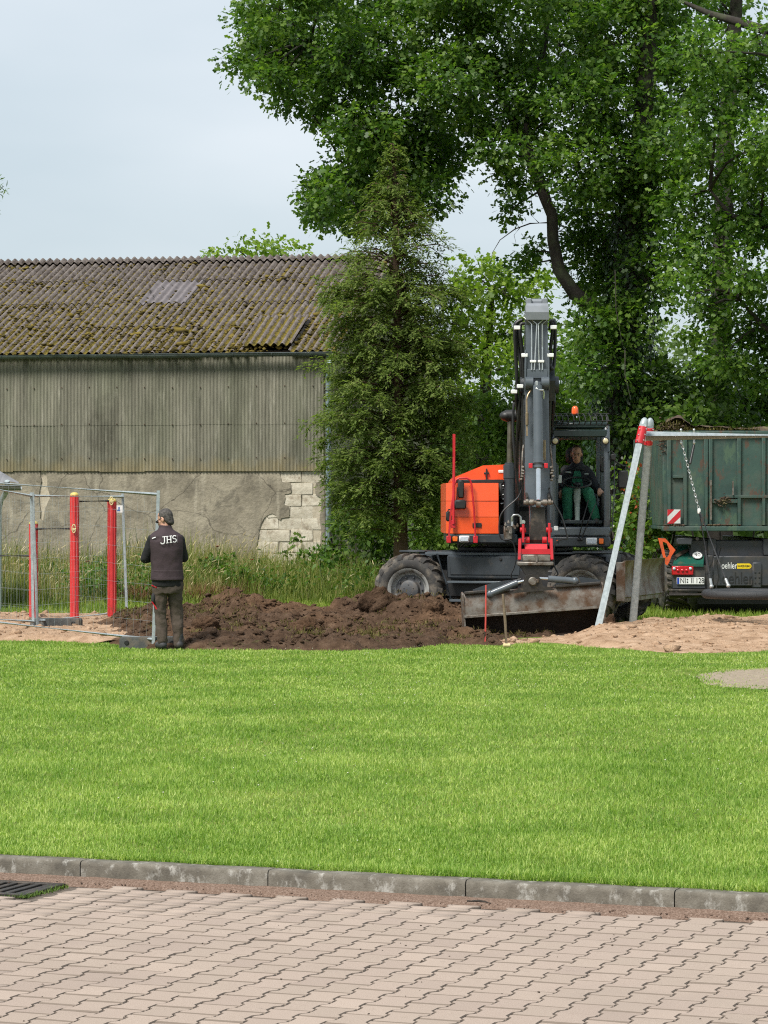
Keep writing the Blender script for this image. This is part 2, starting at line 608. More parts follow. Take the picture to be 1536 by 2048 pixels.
pav_m = paver_mat()
PW, PL = .145, .2
hb, hw = .0795, .0595
half = [(hb, .0055), (hb, .0375), (hw, .0625), (hw, .1375), (hb, .1625), (hb, .1945)]
outl = np.array([(x, t - .1) for x, t in half] + [(-x, t - .1) for x, t in reversed(half)])
inn = outl.copy(); inn[:, 0] -= np.sign(outl[:, 0]) * .003; inn[:, 1] -= np.sign(outl[:, 1]) * np.where(np.abs(outl[:, 1]) > .09, .005, 0)
n12 = 12
pv = np.zeros((36, 3))
pv[:12, :2] = inn; pv[12:24, :2] = outl; pv[12:24, 2] = -.006; pv[24:, :2] = outl; pv[24:, 2] = -.022
pf = [list(range(12))]
for r0 in (0, 12):
    for k in range(12):
        k2 = (k + 1) % 12
        pf.append([r0 + k, r0 + 12 + k, r0 + 12 + k2, r0 + k2])
kr = np.array([[KU.x, KN.x], [KU.y, KN.y]])
cells = []
for i in range(-38, 38):
    for j in range(-30, 0):
        a = i * PW + .03; b = j * PL + (PL / 2 if i % 2 else 0) - .0
        if b > -.16: continue
        if -.60 < a < .04 and b > -.62: continue
        cells.append((a, b))
cells = np.array(cells)
wx = K0.x + cells[:, 0] * KU.x + cells[:, 1] * KN.x
wy = K0.y + cells[:, 0] * KU.y + cells[:, 1] * KN.y
pxs = 768 + F * wx / wy; pys = HY + F * (CZ + .1) / wy
vis = (pxs > -10) & (pxs < 1546) & (pys < 2056)
order = np.argsort(np.where(vis, wy, 1e6))
single = order[:300]
rest = order[300:]
pm_me = bpy.data.meshes.new('paver')
pm_me.from_pydata([tuple(v) for v in pv], [], pf)
pm_me.materials.append(pav_m)
zj = rng.normal(0, .0009, len(cells)); tj = rng.normal(0, .006, (len(cells), 2))
for i in single:
    o = bpy.data.objects.new('paver', pm_me)
    o.location = (wx[i], wy[i], -.1 + zj[i])
    o.rotation_euler = (tj[i, 0], tj[i, 1], -KT + rng.normal(0, .006))
    col.objects.link(o); o.parent = pavement
xy = pv[:, :2] @ kr.T
V = np.zeros((len(rest), 36, 3))
V[:, :, :2] = xy[None] + np.stack([wx[rest], wy[rest]], 1)[:, None, :]
V[:, :, 2] = pv[None, :, 2] - .1 + zj[rest][:, None] + xy[None, :, 0] * tj[rest, 0][:, None] + xy[None, :, 1] * tj[rest, 1][:, None]
tag(np_mesh('paver_field', V, 36, pf, pav_m, pavement), kind='stuff')

# kerb: one metre stones
m, nt, bs = nodes('kerb_concrete')
geo = nt.nodes.new('ShaderNodeNewGeometry')
c = ramp(nt, noise(nt, 9, 7, .62), [(.3, (.075, .066, .052)), (.5, (.135, .120, .095)), (.7, (.20, .182, .150))])
c = mixc(nt, ramp(nt, noise(nt, 14, 6, .7, stretch=(1, 1, .6)), [(.54, (0, 0, 0)), (.66, (.85, .85, .85))]), c, (.36, .345, .31))
c = mixc(nt, ramp(nt, noise(nt, 130, 3), [(.55, (0, 0, 0)), (.75, (.7, .7, .7))]), c, (.07, .06, .045))
nt.links.new(c, bs.inputs['Base Color']); bs.inputs['Roughness'].default_value = .92
bump(nt, bs, noise(nt, 120, 6), .5, .006)
kerb_m = m
kerb = tag(empty('kerb', kp(0, 0, -.1)), kind='structure')
for k in range(-7, 8):
    mb = MB()
    a0, a1 = k * 1.0133 + .003, (k + 1) * 1.0133 - .003
    pr = [(0, -.25), (0, -.022), (.003, -.010), (.010, -.003), (.022, 0), (.108, 0), (.114, -.004), (.12, -.012), (.12, -.25)]
    na = 12
    rings = [[kp(a0 + (a1 - a0) * t / na, b + .0012 * math.sin(9 * t + k * 3), z + .0015 * math.sin(5.3 * t + k * 7)) for b, z in pr] for t in range(na + 1)]
    mb.loft(rings)
    mb.build('kerb_stone', kerb_m, kerb, smooth=60)
mb = MB()

# grit strip at the foot of the kerb
m, nt, bs = nodes('reddish_grit')
c = ramp(nt, noise(nt, 90, 6, .7), [(.3, (.10, .062, .042)), (.5, (.20, .130, .094)), (.72, (.34, .25, .20))])
nt.links.new(c, bs.inputs['Base Color']); bs.inputs['Roughness'].default_value = 1
bump(nt, bs, noise(nt, 220, 5), 1.0, .01)
grit_m = m
na = 420
aa = np.linspace(-5, 6, na)
wd = .045 + .070 * fbm(aa * 2.1, aa * 0 + 3, 4, 5) * 1.3
prof = [(0.0, .024), (.35, .014), (.7, .005), (1.0, -.016)]
grid = []
for j, (q, z) in enumerate(prof):
    zz = -.1 + z + (.006 * (fbm(aa * 14, aa * 0 + j, 3, 8) - .5) if q < 1 else aa * 0)
    b = .002 - wd * q + (.02 * (fbm(aa * 16, aa * 0 + j * 5, 3, 9) - .5) if q > 0 else 0)
    grid.append([kp(x, y, z2) for x, y, z2 in zip(aa, b, zz)])
mb = MB(); mb.loft(grid, cap=False, closed=False)
tag(mb.build('grit', grit_m, pavement), kind='stuff')


def chunks(name, P, sizes, mat, parent=None, flat=.7):
    """little irregular stones: deformed octahedra"""
    n = len(P)
    base = np.array([(1, 0, 0), (-1, 0, 0), (0, 1, 0), (0, -1, 0), (0, 0, 1), (0, 0, -1), (.6, .6, .55), (-.6, .55, .6), (.55, -.6, .6), (-.6, -.6, .5)], float)
    Vv = base[None] * (1 + rng.normal(0, .25, (n, 10, 1))) + rng.normal(0, .14, (n, 10, 3))
    an = rng.random(n) * 6.28
    ca, sa = np.cos(an)[:, None], np.sin(an)[:, None]
    X = Vv[:, :, 0] * ca - Vv[:, :, 1] * sa; Y = Vv[:, :, 0] * sa + Vv[:, :, 1] * ca
    Vv = np.stack([X, Y, Vv[:, :, 2] * flat], 2) * np.asarray(sizes)[:, None, None] + P[:, None, :]
    fs = [[4, 6, 7], [4, 7, 9], [4, 9, 8], [4, 8, 6], [0, 2, 6], [2, 7, 6], [2, 1, 7], [1, 9, 7], [1, 3, 9], [3, 8, 9], [3, 0, 8], [0, 6, 8], [5, 2, 0], [5, 1, 2], [5, 3, 1], [5, 0, 3]]
    return np_mesh(name, Vv, 10, fs, mat, parent)


n = 900
a = rng.uniform(-5, 6, n); b = -np.abs(rng.normal(0, .07, n)) - .005
P = np.stack([K0.x + a * KU.x + b * KN.x, K0.y + a * KU.y + b * KN.y, np.full(n, -.094)], 1)
tag(chunks('grit_stones', P, rng.uniform(.002, .006, n), grit_m, pavement), kind='stuff')
n = 260
a = rng.uniform(-4, 5, n); b = -rng.random(n) ** 1.6 * 4.5 - .1
P = np.stack([K0.x + a * KU.x + b * KN.x, K0.y + a * KU.y + b * KN.y, np.full(n, -.099)], 1)
crumb_m = pm('dark_crumbs', (.045, .032, .022), (.09, .065, .045), 30, .95)
tag(chunks('soil_crumbs', P, rng.uniform(.002, .0055, n), crumb_m, pavement), kind='stuff')

# gully grate
g = empty('drain_grate', kp(-.28, -.33, -.115), 'black iron drain grate with slots set in the paving beside the kerb', 'drain')
iron = pm('cast_iron', (.040, .036, .033), (.065, .056, .048), 20, .6, .5, .3, 60, dirt=(.13, .10, .075), dscale=14, dlo=.52, dhi=.75)
MK = Matrix(((KU.x, KN.x, 0, K0.x), (KU.y, KN.y, 0, K0.y), (0, 0, 1, 0), (0, 0, 0, 1)))
mb = MB()
for (a0, a1, b0, b1) in ((-.54, -.02, -.155, -.115), (-.54, -.02, -.545, -.505), (-.54, -.50, -.503, -.157), (-.06, -.02, -.503, -.157)):
    mb.box(((a0 + a1) / 2, (b0 + b1) / 2, -.108), (a1 - a0, b1 - b0, .022), MK, .003)
mb.build('frame', iron, g)
for k in range(7):
    mb = MB(); mb.box((-.475 + k * .0655, -.33, -.109), (.032, .346, .02), MK, .003); mb.build('bar', iron, g)
mb = MB(); mb.box((-.28, -.33, -.116), (.44, .35, .003), MK, 0.0005)
mb.build('sump', pm('sump_black', (.006, .006, .006), (.01, .009, .008), 20, .9), g)

# forked twig lying on the paving
tw = at(958, 1808, gd(1808, -.1)); tw.z = -.094
mb = MB()
mb.tube([tw + Vector((-.055, .02, .004)), tw + Vector((0, .012, .006)), tw + Vector((.03, -.005, .004)), tw + Vector((.055, -.03, 0))], [.006, .007, .005, .003], 7)
mb.tube([tw + Vector((-.055, .045, .002)), tw + Vector((-.02, .02, .006)), tw + Vector((.01, .008, .004))], [.003, .005, .004], 7)
mb.thing('twig', M_['bark'], tw, 'short dark forked twig lying on the paving near the kerb', 'twig')

# ================================================================== lawn blades
BLADE_F = [[0, 1, 3, 2], [2, 3, 4]]


def blades(name, P, h, w, lean, mat, parent=None, fine=True):
    n = len(P)
    an = rng.random(n) * 2 * np.pi
    side = np.stack([np.cos(an), np.sin(an), np.zeros(n)], 1)
    fa = an + np.pi / 2 + rng.normal(0, .4, n)
    fw = np.stack([np.cos(fa), np.sin(fa), np.zeros(n)], 1)
    h = np.asarray(h)[:, None]; w = np.asarray(w)[:, None]; lean = np.asarray(lean)[:, None]
    up = np.array([0, 0, 1.0])[None]
    mid = P + up * h * .55 * (1 - .25 * lean) + fw * h * lean * .28
    tip = P + up * h * np.clip(1 - .45 * lean, .15, 1) + fw * h * lean * .95
    if not fine:
        return np_mesh(name, np.stack([P - side * w * 1.25, P + side * w * 1.25, tip], 1), 3, [[0, 1, 2]], mat, parent)
    V = np.stack([P - side * w, P + side * w, mid - side * w * .85, mid + side * w * .85, tip], 1)
    return np_mesh(name, V, 5, BLADE_F, mat, parent)


n = 420
a = np.concatenate([rng.uniform(-.58, .0, n // 2), rng.normal(-.005, .012, n // 2)]); b = np.concatenate([rng.normal(-.555, .012, n // 2), rng.uniform(-.56, -.14, n // 2)])
P = np.stack([K0.x + a * KU.x + b * KN.x, K0.y + a * KU.y + b * KN.y, np.full(n, -.112)], 1)
tag(blades('drain_weeds', P, rng.uniform(.012, .035, n), np.full(n, .0022), rng.uniform(.2, 1.4, n), leafm('joint_moss', (.05, .09, .02), (.09, .15, .03), (.15, .21, .05), .3), pavement), kind='stuff')

def pix(x, y, z=0.0):
    return 768 + F * x / y, HY + F * (CZ - z) / y


EDX = [-400, 0, 100, 230, 300, 500, 700, 820, 900, 1000, 1100, 1200, 1350, 1536, 1900]
EDY = [1279, 1279, 1280, 1287, 1296, 1297, 1299, 1294, 1285, 1290, 1284, 1293, 1306, 1301, 1300]


def lawn_pts(d0, d1, dens):
    hw2 = 1400 if d0 < 19 else 1100
    n = int(dens * (d1 - d0) * (d1 + d0) * .5 * (2 * hw2 / F))
    y = np.sqrt(rng.uniform(d0 ** 2, d1 ** 2, n))
    px = rng.uniform(768 - hw2, 768 + hw2, n)
    x = (px - 768) * y / F
    bb = (x - K0.x) * KN.x + (y - K0.y) * KN.y
    py = HY + F * CZ / y
    edge = np.interp(px, EDX, EDY) + 4 * (fbm(px / 22, px * 0, 3, 3) - .5) * 2
    ok = (bb > .10) & (py > edge)
    # bare patch on the right
    q = ((px - 1560) / 130) ** 2 + ((py - 1355) / 17) ** 2 + .6 * (fbm(px / 18, py / 5, 3, 4) - .5)
    ok &= (q > 1) | (rng.random(n) < .06)
    q2 = ((px - 1380) / 60) ** 2 + ((py - 1345) / 7) ** 2
    ok &= (q2 > 1) | (rng.random(n) < .45)
    return np.stack([x, y, np.full(n, -.012)], 1)[ok]


lawn_m = leafm('lawn_blade', (.100, .190, .026), (.218, .340, .056), (.48, .55, .175), .40, .8, .5, .25, ((.66, .80, .60), (1.22, 1.05, 1.35)))
parts = []
for d0, d1, dens, hh, ww in ((11.2, 15.5, 5400, .034, .0022), (15.5, 20, 3000, .037, .0028), (20, 27, 1650, .034, .0037), (27, 37.5, 950, .032, .0052)):
    P = lawn_pts(d0, d1, dens)
    n = len(P)
    pat = fbm(P[:, 0] * 1.6, P[:, 1] * 1.1, 3, 11)
    tuft = fbm(P[:, 0] * 9, P[:, 1] * 5, 2, 12)
    h = hh * (.45 + .75 * pat + .5 * tuft * rng.random(n))
    parts.append((P, h, np.full(n, ww) * rng.uniform(.7, 1.3, n), np.clip(rng.gamma(2.2, .28, n), .1, 1.6)))
# longer fringe along the kerb
n = 22000
a = rng.uniform(-5, 6, n); b = .105 + np.abs(rng.normal(0, .10, n))
P = np.stack([K0.x + a * KU.x + b * KN.x, K0.y + a * KU.y + b * KN.y, np.full(n, -.012)], 1)
lush = np.clip((a - .4) / 2.2, 0, 1)
parts.append((P, rng.uniform(.03, .065, n) * (1 + .55 * lush * rng.random(n)), np.full(n, .0024), np.clip(rng.gamma(2.2, .3, n), .1, 1.5)))
for nm, sel, fine, lb in (('lawn_grass', (0, 4), True, 'bright green lawn blades nearest the kerb'), ('lawn_turf', (1, 2, 3), False, 'bright green mown lawn reaching to the dug earth')):
    P, h, w, l = (np.concatenate([parts[q][i] for q in sel]) for i in range(4))
    tag(blades(nm, P, h, w, l, lawn_m, None, fine), lb, 'grass', kind='stuff')

# clover heads dotted over the lawn
P = np.concatenate([lawn_pts(13.2, 24, 1.6), lawn_pts(24, 37, 7.0)])
P = P[fbm(P[:, 0] * .8, P[:, 1] * .5, 3, 21) > .50]
P[:, 2] = .022
clover_m = pm('clover_white', (.55, .56, .42), (.46, .47, .34), 40, .8)
tag(chunks('clover_flowers', P, rng.uniform(.003, .0055, len(P)), clover_m, flat=1.0), 'tiny white clover flower heads scattered over the lawn', 'clover', kind='stuff')

# low turf beyond the diggings
n = 60000
y = rng.uniform(37, 52, n); px = rng.uniform(-250, 1800, n); x = (px - 768) * y / F
ok = ~((px > 200) & (px < 1000) & (y < 43.2)) & ~((px > 1000) & (y < 40.8)) & ~((px < 260) & (y < 45.5))
P = np.stack([x, y, np.full(n, -.012)], 1)[ok]; n = len(P)
turf_m = leafm('turf_blade', (.07, .125, .012), (.14, .215, .022), (.28, .30, .07), .3, .6, .6, .2)
tag(blades('turf_grass', P, rng.uniform(.05, .15, n), rng.uniform(.005, .009, n), np.clip(rng.gamma(2, .3, n), .1, 1.5), turf_m, None, False),
    'short rough grass between the diggings and the tall weeds', 'grass', kind='stuff')

# ================================================================== dug earth and sand
def smooth01(t):
    t = np.clip(t, 0, 1)
    return t * t * (3 - 2 * t)


def soil_h(X, Y):
    px, _ = pix(X, Y)
    py = HY + F * CZ / Y
    edge = np.interp(px, EDX, EDY)
    m = smooth01((edge - py + 3) / 5) * smooth01((px - 90 - 160 * fbm(Y * .9, Y * 0, 3, 40)) / 160) * smooth01((43.6 - Y + 1.2 * (fbm(X * 1.1, X * 0 + 2, 3, 41) - .5)) / .9) * smooth01((np.interp(Y, [34, 37.3, 38.5, 44], [1.55, 1.75, 3.0, 3.4]) - X) / .4)
    f1 = fbm(X * .9, Y * .9, 4, 42); f2 = fbm(X * 3.1, Y * 3.1, 4, 43); f3 = fbm(X * 11, Y * 11, 3, 44)
    h = .03 + .27 * np.exp(-((Y - 41.2) / 1.1) ** 2) * (.2 + 1.3 * f1) + .42 * (f2 - .42) * (.35 + f1) + .10 * (f3 - .45) + .05 * np.abs(fbm(X * 6, Y * 6, 3, 45) - .5) * 2
    h += .17 * np.exp(-(((px - 790) / 60) ** 2 + ((Y - 40.2) / .5) ** 2)) + .18 * np.exp(-(((px - 880) / 70) ** 2 + ((Y - 39.9) / .6) ** 2))
    h -= .12 * np.exp(-(((px - 1080) / 170) ** 4 + ((Y - 37.6) / .9) ** 2))
    h += .10 * np.exp(-(((px - 330) / 80) ** 2 + ((Y - 37.5) / 1.3) ** 2))
    h -= .14 * np.exp(-(((px - 700) / 150) ** 2 + ((Y - 37.6) / 1.0) ** 2))
    return m * np.maximum(h, .006 + .02 * f3) - .05 * (1 - m), m


def height_grid(name, x0, x1, y0, y1, st, fn, mat, **kw):
    xs = np.arange(x0, x1, st); ys = np.arange(y0, y1, st)
    X, Y = np.meshgrid(xs, ys)
    X = X + rng.normal(0, st * .15, X.shape); Y = Y + rng.normal(0, st * .15, X.shape)
    Z, mk = fn(X, Y)
    nx = len(xs)
    idx = np.arange(X.size).reshape(X.shape)
    q = np.stack([idx[:-1, :-1], idx[:-1, 1:], idx[1:, 1:], idx[1:, :-1]], -1).reshape(-1, 4)
    keep = (mk.ravel()[q] > .02).any(1)
    q = q[keep]
    me = bpy.data.meshes.new(name)
    me.from_pydata(np.stack([X.ravel(), Y.ravel(), Z.ravel()], 1).tolist(), [], q.tolist())
    me.shade_smooth()
    return tag(link(name, me, mat), **kw)


m, nt, bs = nodes('dark_topsoil')
geo = nt.nodes.new('ShaderNodeNewGeometry')
c = ramp(nt, noise(nt, 7, 9, .7), [(.25, (.034, .020, .012)), (.5, (.092, .056, .035)), (.78, (.172, .113, .075))])
c = mixc(nt, ramp(nt, noise(nt, .55, 3), [(.50, (0, 0, 0)), (.62, (.8, .8, .8))]), c, mixc(nt, 1.0, c, (1.5, 1.42, 1.3), 'MULTIPLY'))
c = mixc(nt, ramp(nt, noise(nt, 2.3, 7, .68), [(.60, (0, 0, 0)), (.68, (.9, .9, .9))]), c, ramp(nt, noise(nt, 60, 3), [(.35, (.035, .040, .012)), (.65, (.13, .12, .045))]))
nt.links.new(c, bs.inputs['Base Color']); bs.inputs['Roughness'].default_value = 1
bs.inputs['Specular IOR Level'].default_value = .15
bump(nt, bs, noise(nt, 34, 9, .7), 1.0, .05)
soil_m = m
height_grid('dug_earth', -4.4, 3.6, 34.0, 44.2, .04, soil_h, soil_m, kind='structure')

def pick(n, x0, x1, y0, y1, fn, thr=.6):
    x = rng.uniform(x0, x1, n); y = rng.uniform(y0, y1, n)
    z, mk = fn(x, y)
    k = mk > thr
    return np.stack([x, y, z], 1)[k]


P = pick(10000, -4.3, 3.4, 34.2, 43.8, soil_h)
sz = rng.gamma(1.2, .012, len(P)) + .005
tag(chunks('earth_crumbs', P, np.minimum(sz, .06), soil_m), 'loose crumbs of dark earth over the diggings', 'earth', kind='stuff')
P = pick(3400, -4.3, 3.4, 34.2, 43.8, soil_h)
P = P[fbm(P[:, 0] * 1.3, P[:, 1] * 1.3, 3, 47) > .60]
rep = np.repeat(P, 12, 0) + rng.normal(0, .07, (len(P) * 12, 3)) * np.array([1, 1, .25])
root_m = leafm('torn_sod', (.045, .034, .014), (.095, .078, .028), (.15, .14, .045), .2, 2, .8, .1)
tag(blades('torn_sod', rep, rng.uniform(.03, .11, len(rep)), rng.uniform(.004, .008, len(rep)), rng.uniform(.3, 1.8, len(rep)), root_m),
    'tufts of torn turf tumbled among the dug earth', 'sod', kind='stuff')


def clod(px, py, d, r, label, seed):
    c = at(px, py, d)
    r_ = np.random.default_rng(seed)
    mb = MB(); mb.ball(c, r, 34, 24)
    vs = np.array(mb.v) - np.array(c)
    nn = vs / np.linalg.norm(vs, axis=1)[:, None]
    k = 1 + .95 * (fbm(nn[:, 0] * 2 + seed, nn[:, 1] * 2 + nn[:, 2] * 2.3, 4, seed) - .5) + .55 * (fbm(nn[:, 0] * 7 + seed, nn[:, 1] * 7 + nn[:, 2] * 6, 3, seed + 1) - .5)
    vs = np.sign(vs) * np.abs(vs) ** .9 * np.abs(np.array(r if isinstance(r, tuple) else (r,) * 3))[None] ** .1 * k[:, None]
    mb.v = [tuple(v) for v in vs + np.array(c)]
    base = c - Vector((0, 0, (r[2] if isinstance(r, tuple) else r) * .8))
    o = mb.thing('earth_clod', soil_m, base, label, 'earth clod', 'big clods of dug earth', smooth=0)
    o.data.shade_smooth()


clod(466, 1224, 40.9, (.23, .2, .21), 'block-shaped dark clod standing up behind the dug earth right of the standing person', 3)
clod(757, 1209, 40.2, (.24, .2, .21), 'large brown clod resting against the excavator front tyre', 4)
clod(612, 1262, 38.0, (.22, .2, .15), 'dark rounded clod with turf on it in the middle of the diggings', 5)
clod(410, 1252, 37.4, (.15, .14, .14), 'small turfy clod just right of the standing person', 6)
clod(862, 1222, 39.6, (.16, .15, .13), 'brown clod between the front tyre and the grading bucket', 8)

m, nt, bs = nodes('pale_sand')
c = ramp(nt, noise(nt, 5, 8, .65), [(.28, (.24, .145, .085)), (.5, (.41, .272, .175)), (.75, (.53, .375, .260))])
c = mixc(nt, ramp(nt, noise(nt, 1.6, 6, .62), [(.60, (0, 0, 0)), (.74, (.55, .55, .55))]), c, (.17, .102, .060))
nt.links.new(c, bs.inputs['Base Color']); bs.inputs['Roughness'].default_value = 1
bs.inputs['Specular IOR Level'].default_value = .15
bump(nt, bs, noise(nt, 26, 8, .68), .9, .04)
sand_m = m


def sand_r(X, Y):
    px, _ = pix(X, Y); py = HY + F * CZ / Y
    e0 = np.interp(px, EDX, EDY)
    n1 = fbm(X * .7, Y * .7, 4, 50)
    mk = smooth01((e0 - py + 6 * (n1 - .5) + 2) / 5) * smooth01((px - 925 - 60 * n1) / 50) * smooth01((np.interp(px, [1000, 1240, 1330, 1400, 1536, 1900], [37.2, 38.9, 40.3, 41.3, 41.8, 42]) - Y) / 1.0)
    h = .01 + .155 * smooth01((px - 1110) / 110) * smooth01((Y - 33.8) / 3.4) + .10 * (fbm(X * 1.7, Y * 1.7, 4, 51) - .45) * smooth01((Y - 33.6) / 2) + .045 * (fbm(X * 8, Y * 8, 3, 52) - .5)
    return mk * np.maximum(h, .004) - .04 * (1 - mk), mk


def sand_l(X, Y):
    px, _ = pix(X, Y); py = HY + F * CZ / Y
    e0 = np.interp(px, EDX, EDY)
    mk = smooth01((e0 - py + 2) / 4) * smooth01((300 - px) / 60) * smooth01((46.0 - Y) / 1.2) * smooth01((X + 8.5) / .5)
    h = .02 + .10 * (fbm(X * 1.5, Y * 1.5, 4, 53) - .38) + .05 * (fbm(X * 8, Y * 8, 3, 54) - .5)
    return mk * np.maximum(h, .004) - .04 * (1 - mk), mk


height_grid('sand_bed', 1.2, 8.5, 33.0, 44.5, .05, sand_r, sand_m, kind='structure')
height_grid('sand_patch', -8.8, -3.2, 36.0, 46.5, .05, sand_l, sand_m, kind='structure')
P = np.concatenate([pick(1800, 1.4, 8, 33.2, 43.5, sand_r), pick(900, -8, -3.4, 36.5, 45.5, sand_l)])
tag(chunks('sand_lumps', P, rng.gamma(1.5, .011, len(P)) + .006, sand_m), 'small lumps of sandy soil on the sand', 'soil', kind='stuff')
# bare worn patch in the lawn, right
m, nt, bs = nodes('bare_dry_soil')
c = ramp(nt, noise(nt, 12, 8, .65), [(.3, (.20, .155, .105)), (.7, (.36, .295, .215))])
nt.links.new(c, bs.inputs['Base Color']); bs.inputs['Roughness'].default_value = 1
bump(nt, bs, noise(nt, 60, 6), .7, .02)


def bare(X, Y):
    px, _ = pix(X, Y); py = HY + F * CZ / Y
    q = ((px - 1560) / 150) ** 2 + ((py - 1355) / 20) ** 2 + .6 * (fbm(px / 18, py / 5, 3, 4) - .5)
    mk = smooth01((1.15 - q) * 3)
    return mk * .004 + .006 * (fbm(X * 9, Y * 9, 3, 58) - .5) - .008, mk


height_grid('bare_patch', 3.2, 6.2, 26.4, 31.6, .05, bare, m, kind='structure')
P = pick(7000, -8, -3.4, 36.5, 46, sand_l, .9)
# ================================================================== barn
BT = R(10)
B0 = Vector(((650 - 768) * 60 / F, 60.0, 0))
WD = Vector((-math.cos(BT), math.sin(BT), 0)); DD = Vector((math.sin(BT), math.cos(BT), 0))
BL, BDEP, EZ, RUN = 15.0, 13.8, 5.06, 6.9
RZ = 7.66
barn = empty('barn', B0, 'long grey barn with mossy corrugated roof and crumbling plaster base', 'barn')


def bw(w, dep, z):
    v = B0 + WD * w + DD * dep
    return Vector((v.x, v.y, z))


def wall_pt(px, py):
    r_ = Vector(((px - 768) / F, 1, (HY - py) / F))
    o = Vector((0, 0, CZ))
    t = (B0 - o).dot(DD) / r_.dot(DD)
    p = o + r_ * t
    return (p - B0).dot(WD), p.z


def basis(x, y, z, loc):
    M = Matrix(((x.x, y.x, z.x, 0), (x.y, y.y, z.y, 0), (x.z, y.z, z.z, 0), (0, 0, 0, 1)))
    M.translation = loc
    return M


# materials of the barn
m, nt, bs = nodes('render_plaster')
c = ramp(nt, noise(nt, 1.5, 8, .62), [(.28, (.165, .145, .110)), (.5, (.27, .238, .180)), (.72, (.355, .315, .240))])
c = mixc(nt, ramp(nt, noise(nt, .9, 6, .6, stretch=(1, 1, .35)), [(.52, (0, 0, 0)), (.70, (.85, .85, .85))]), c, (.085, .078, .062))
c = mixc(nt, ramp(nt, noise(nt, 6.5, 7, .7), [(.60, (0, 0, 0)), (.72, (.7, .7, .7))]), c, (.36, .33, .26))
c = mixc(nt, ramp(nt, noise(nt, 2.4, 9, .75, dist=.6), [(.50, (0, 0, 0)), (.64, (.75, .75, .75))]), c, (.120, .108, .085))
c = mixc(nt, ramp(nt, noise(nt, 1.0, 7, .6, stretch=(3, 3, .5)), [(.56, (0, 0, 0)), (.66, (.6, .6, .6))]), c, (.40, .36, .28))
ck = nt.nodes.new('ShaderNodeTexVoronoi'); ck.feature = 'DISTANCE_TO_EDGE'; ck.inputs['Scale'].default_value = .55
gg = nt.nodes.new('ShaderNodeNewGeometry'); nn = nt.nodes.new('ShaderNodeTexNoise'); nn.inputs['Scale'].default_value = 2.0; nn.inputs['Detail'].default_value = 6
vm = nt.nodes.new('ShaderNodeVectorMath'); vm.operation = 'ADD'; sc2 = nt.nodes.new('ShaderNodeVectorMath'); sc2.operation = 'SCALE'; sc2.inputs['Scale'].default_value = 1.1
nt.links.new(nn.outputs['Color'], sc2.inputs[0]); nt.links.new(gg.outputs['Position'], vm.inputs[0]); nt.links.new(sc2.outputs[0], vm.inputs[1]); nt.links.new(vm.outputs[0], ck.inputs['Vector'])
c = mixc(nt, ramp(nt, ck.outputs['Distance'], [(0, (.8, .8, .8)), (.006, (0, 0, 0))]), c, (.055, .048, .038))
nt.links.new(c, bs.inputs['Base Color']); bs.inputs['Roughness'].default_value = .95
bs.inputs['Specular IOR Level'].default_value = .2
bump(nt, bs, noise(nt, 16, 8), .5, .03)
plaster_m = m
block_m = pm('cream_block', (.58, .53, .43), (.44, .39, .30), 8, .9, 0, 1.0, 18, dirt=(.26, .21, .15), dscale=7, dlo=.54, dhi=.70)
mortar_m = pm('old_mortar', (.50, .44, .34), (.40, .345, .255), 9, .95, 0, .6, 30)

m, nt, bs = nodes('wall_fibre_cement')
g = nt.nodes.new('ShaderNodeNewGeometry')
sep = nt.nodes.new('ShaderNodeSeparateXYZ'); nt.links.new(g.outputs['Position'], sep.inputs[0])
c = ramp(nt, noise(nt, 2.6, 8, .65, stretch=(1, 1, .22)), [(.25, (.140, .132, .102)), (.5, (.225, .212, .165)), (.75, (.30, .282, .222))])
grn = ramp(nt, noise(nt, 1.0, 6, .6, stretch=(1, 1, .30)), [(.45, (0, 0, 0)), (.62, (.85, .85, .85))])
c = mixc(nt, grn, c, mixc(nt, 1.0, c, (.80, .84, .78), 'MULTIPLY'))
zz = math_n(nt, 'ADD', sep.outputs['Z'], math_n(nt, 'MULTIPLY', noise(nt, 2.5, 5), .7))
c = mixc(nt, ramp(nt, math_n(nt, 'SUBTRACT', zz, 2.85), [(0, (.75, .75, .75)), (.32, (0, 0, 0))]), c, (.27, .215, .115))
stain = nt.nodes.new('ShaderNodeVectorMath'); stain.operation = 'DISTANCE'
mpv = nt.nodes.new('ShaderNodeMapping'); mpv.inputs['Scale'].default_value = (1, .0, .42)
nt.links.new(g.outputs['Position'], mpv.inputs['Vector'])
nt.links.new(mpv.outputs['Vector'], stain.inputs[0])
stain.inputs[1].default_value = ((208 - 768) * 61 / F, 0, 3.35 * .42)
sd = math_n(nt, 'ADD', stain.outputs['Value'], math_n(nt, 'MULTIPLY', noise(nt, 4, 6), .55))
c = mixc(nt, ramp(nt, sd, [(.35, (.7, .7, .7)), (.72, (0, 0, 0))]), c, (.095, .088, .068))
c = mixc(nt, ramp(nt, noise(nt, 60, 4), [(.60, (0, 0, 0)), (.72, (.6, .6, .6))]), c, (.36, .34, .27))
oi = nt.nodes.new('ShaderNodeObjectInfo')
c = mixc(nt, ramp(nt, noise(nt, 7, 8, .72, stretch=(1, 1, .10)), [(.40, (0, 0, 0)), (.66, (.75, .75, .75))]), c, mixc(nt, 1.0, c, (.52, .53, .52), 'MULTIPLY'))
c = mixc(nt, ramp(nt, noise(nt, 10, 8, .7, stretch=(1, 1, .14)), [(.56, (0, 0, 0)), (.72, (.6, .6, .6))]), c, (.40, .38, .31))
c = mixc(nt, math_n(nt, 'MULTIPLY', oi.outputs['Random'], .45), c, mixc(nt, 1.0, c, (.70, .74, .70), 'MULTIPLY'))
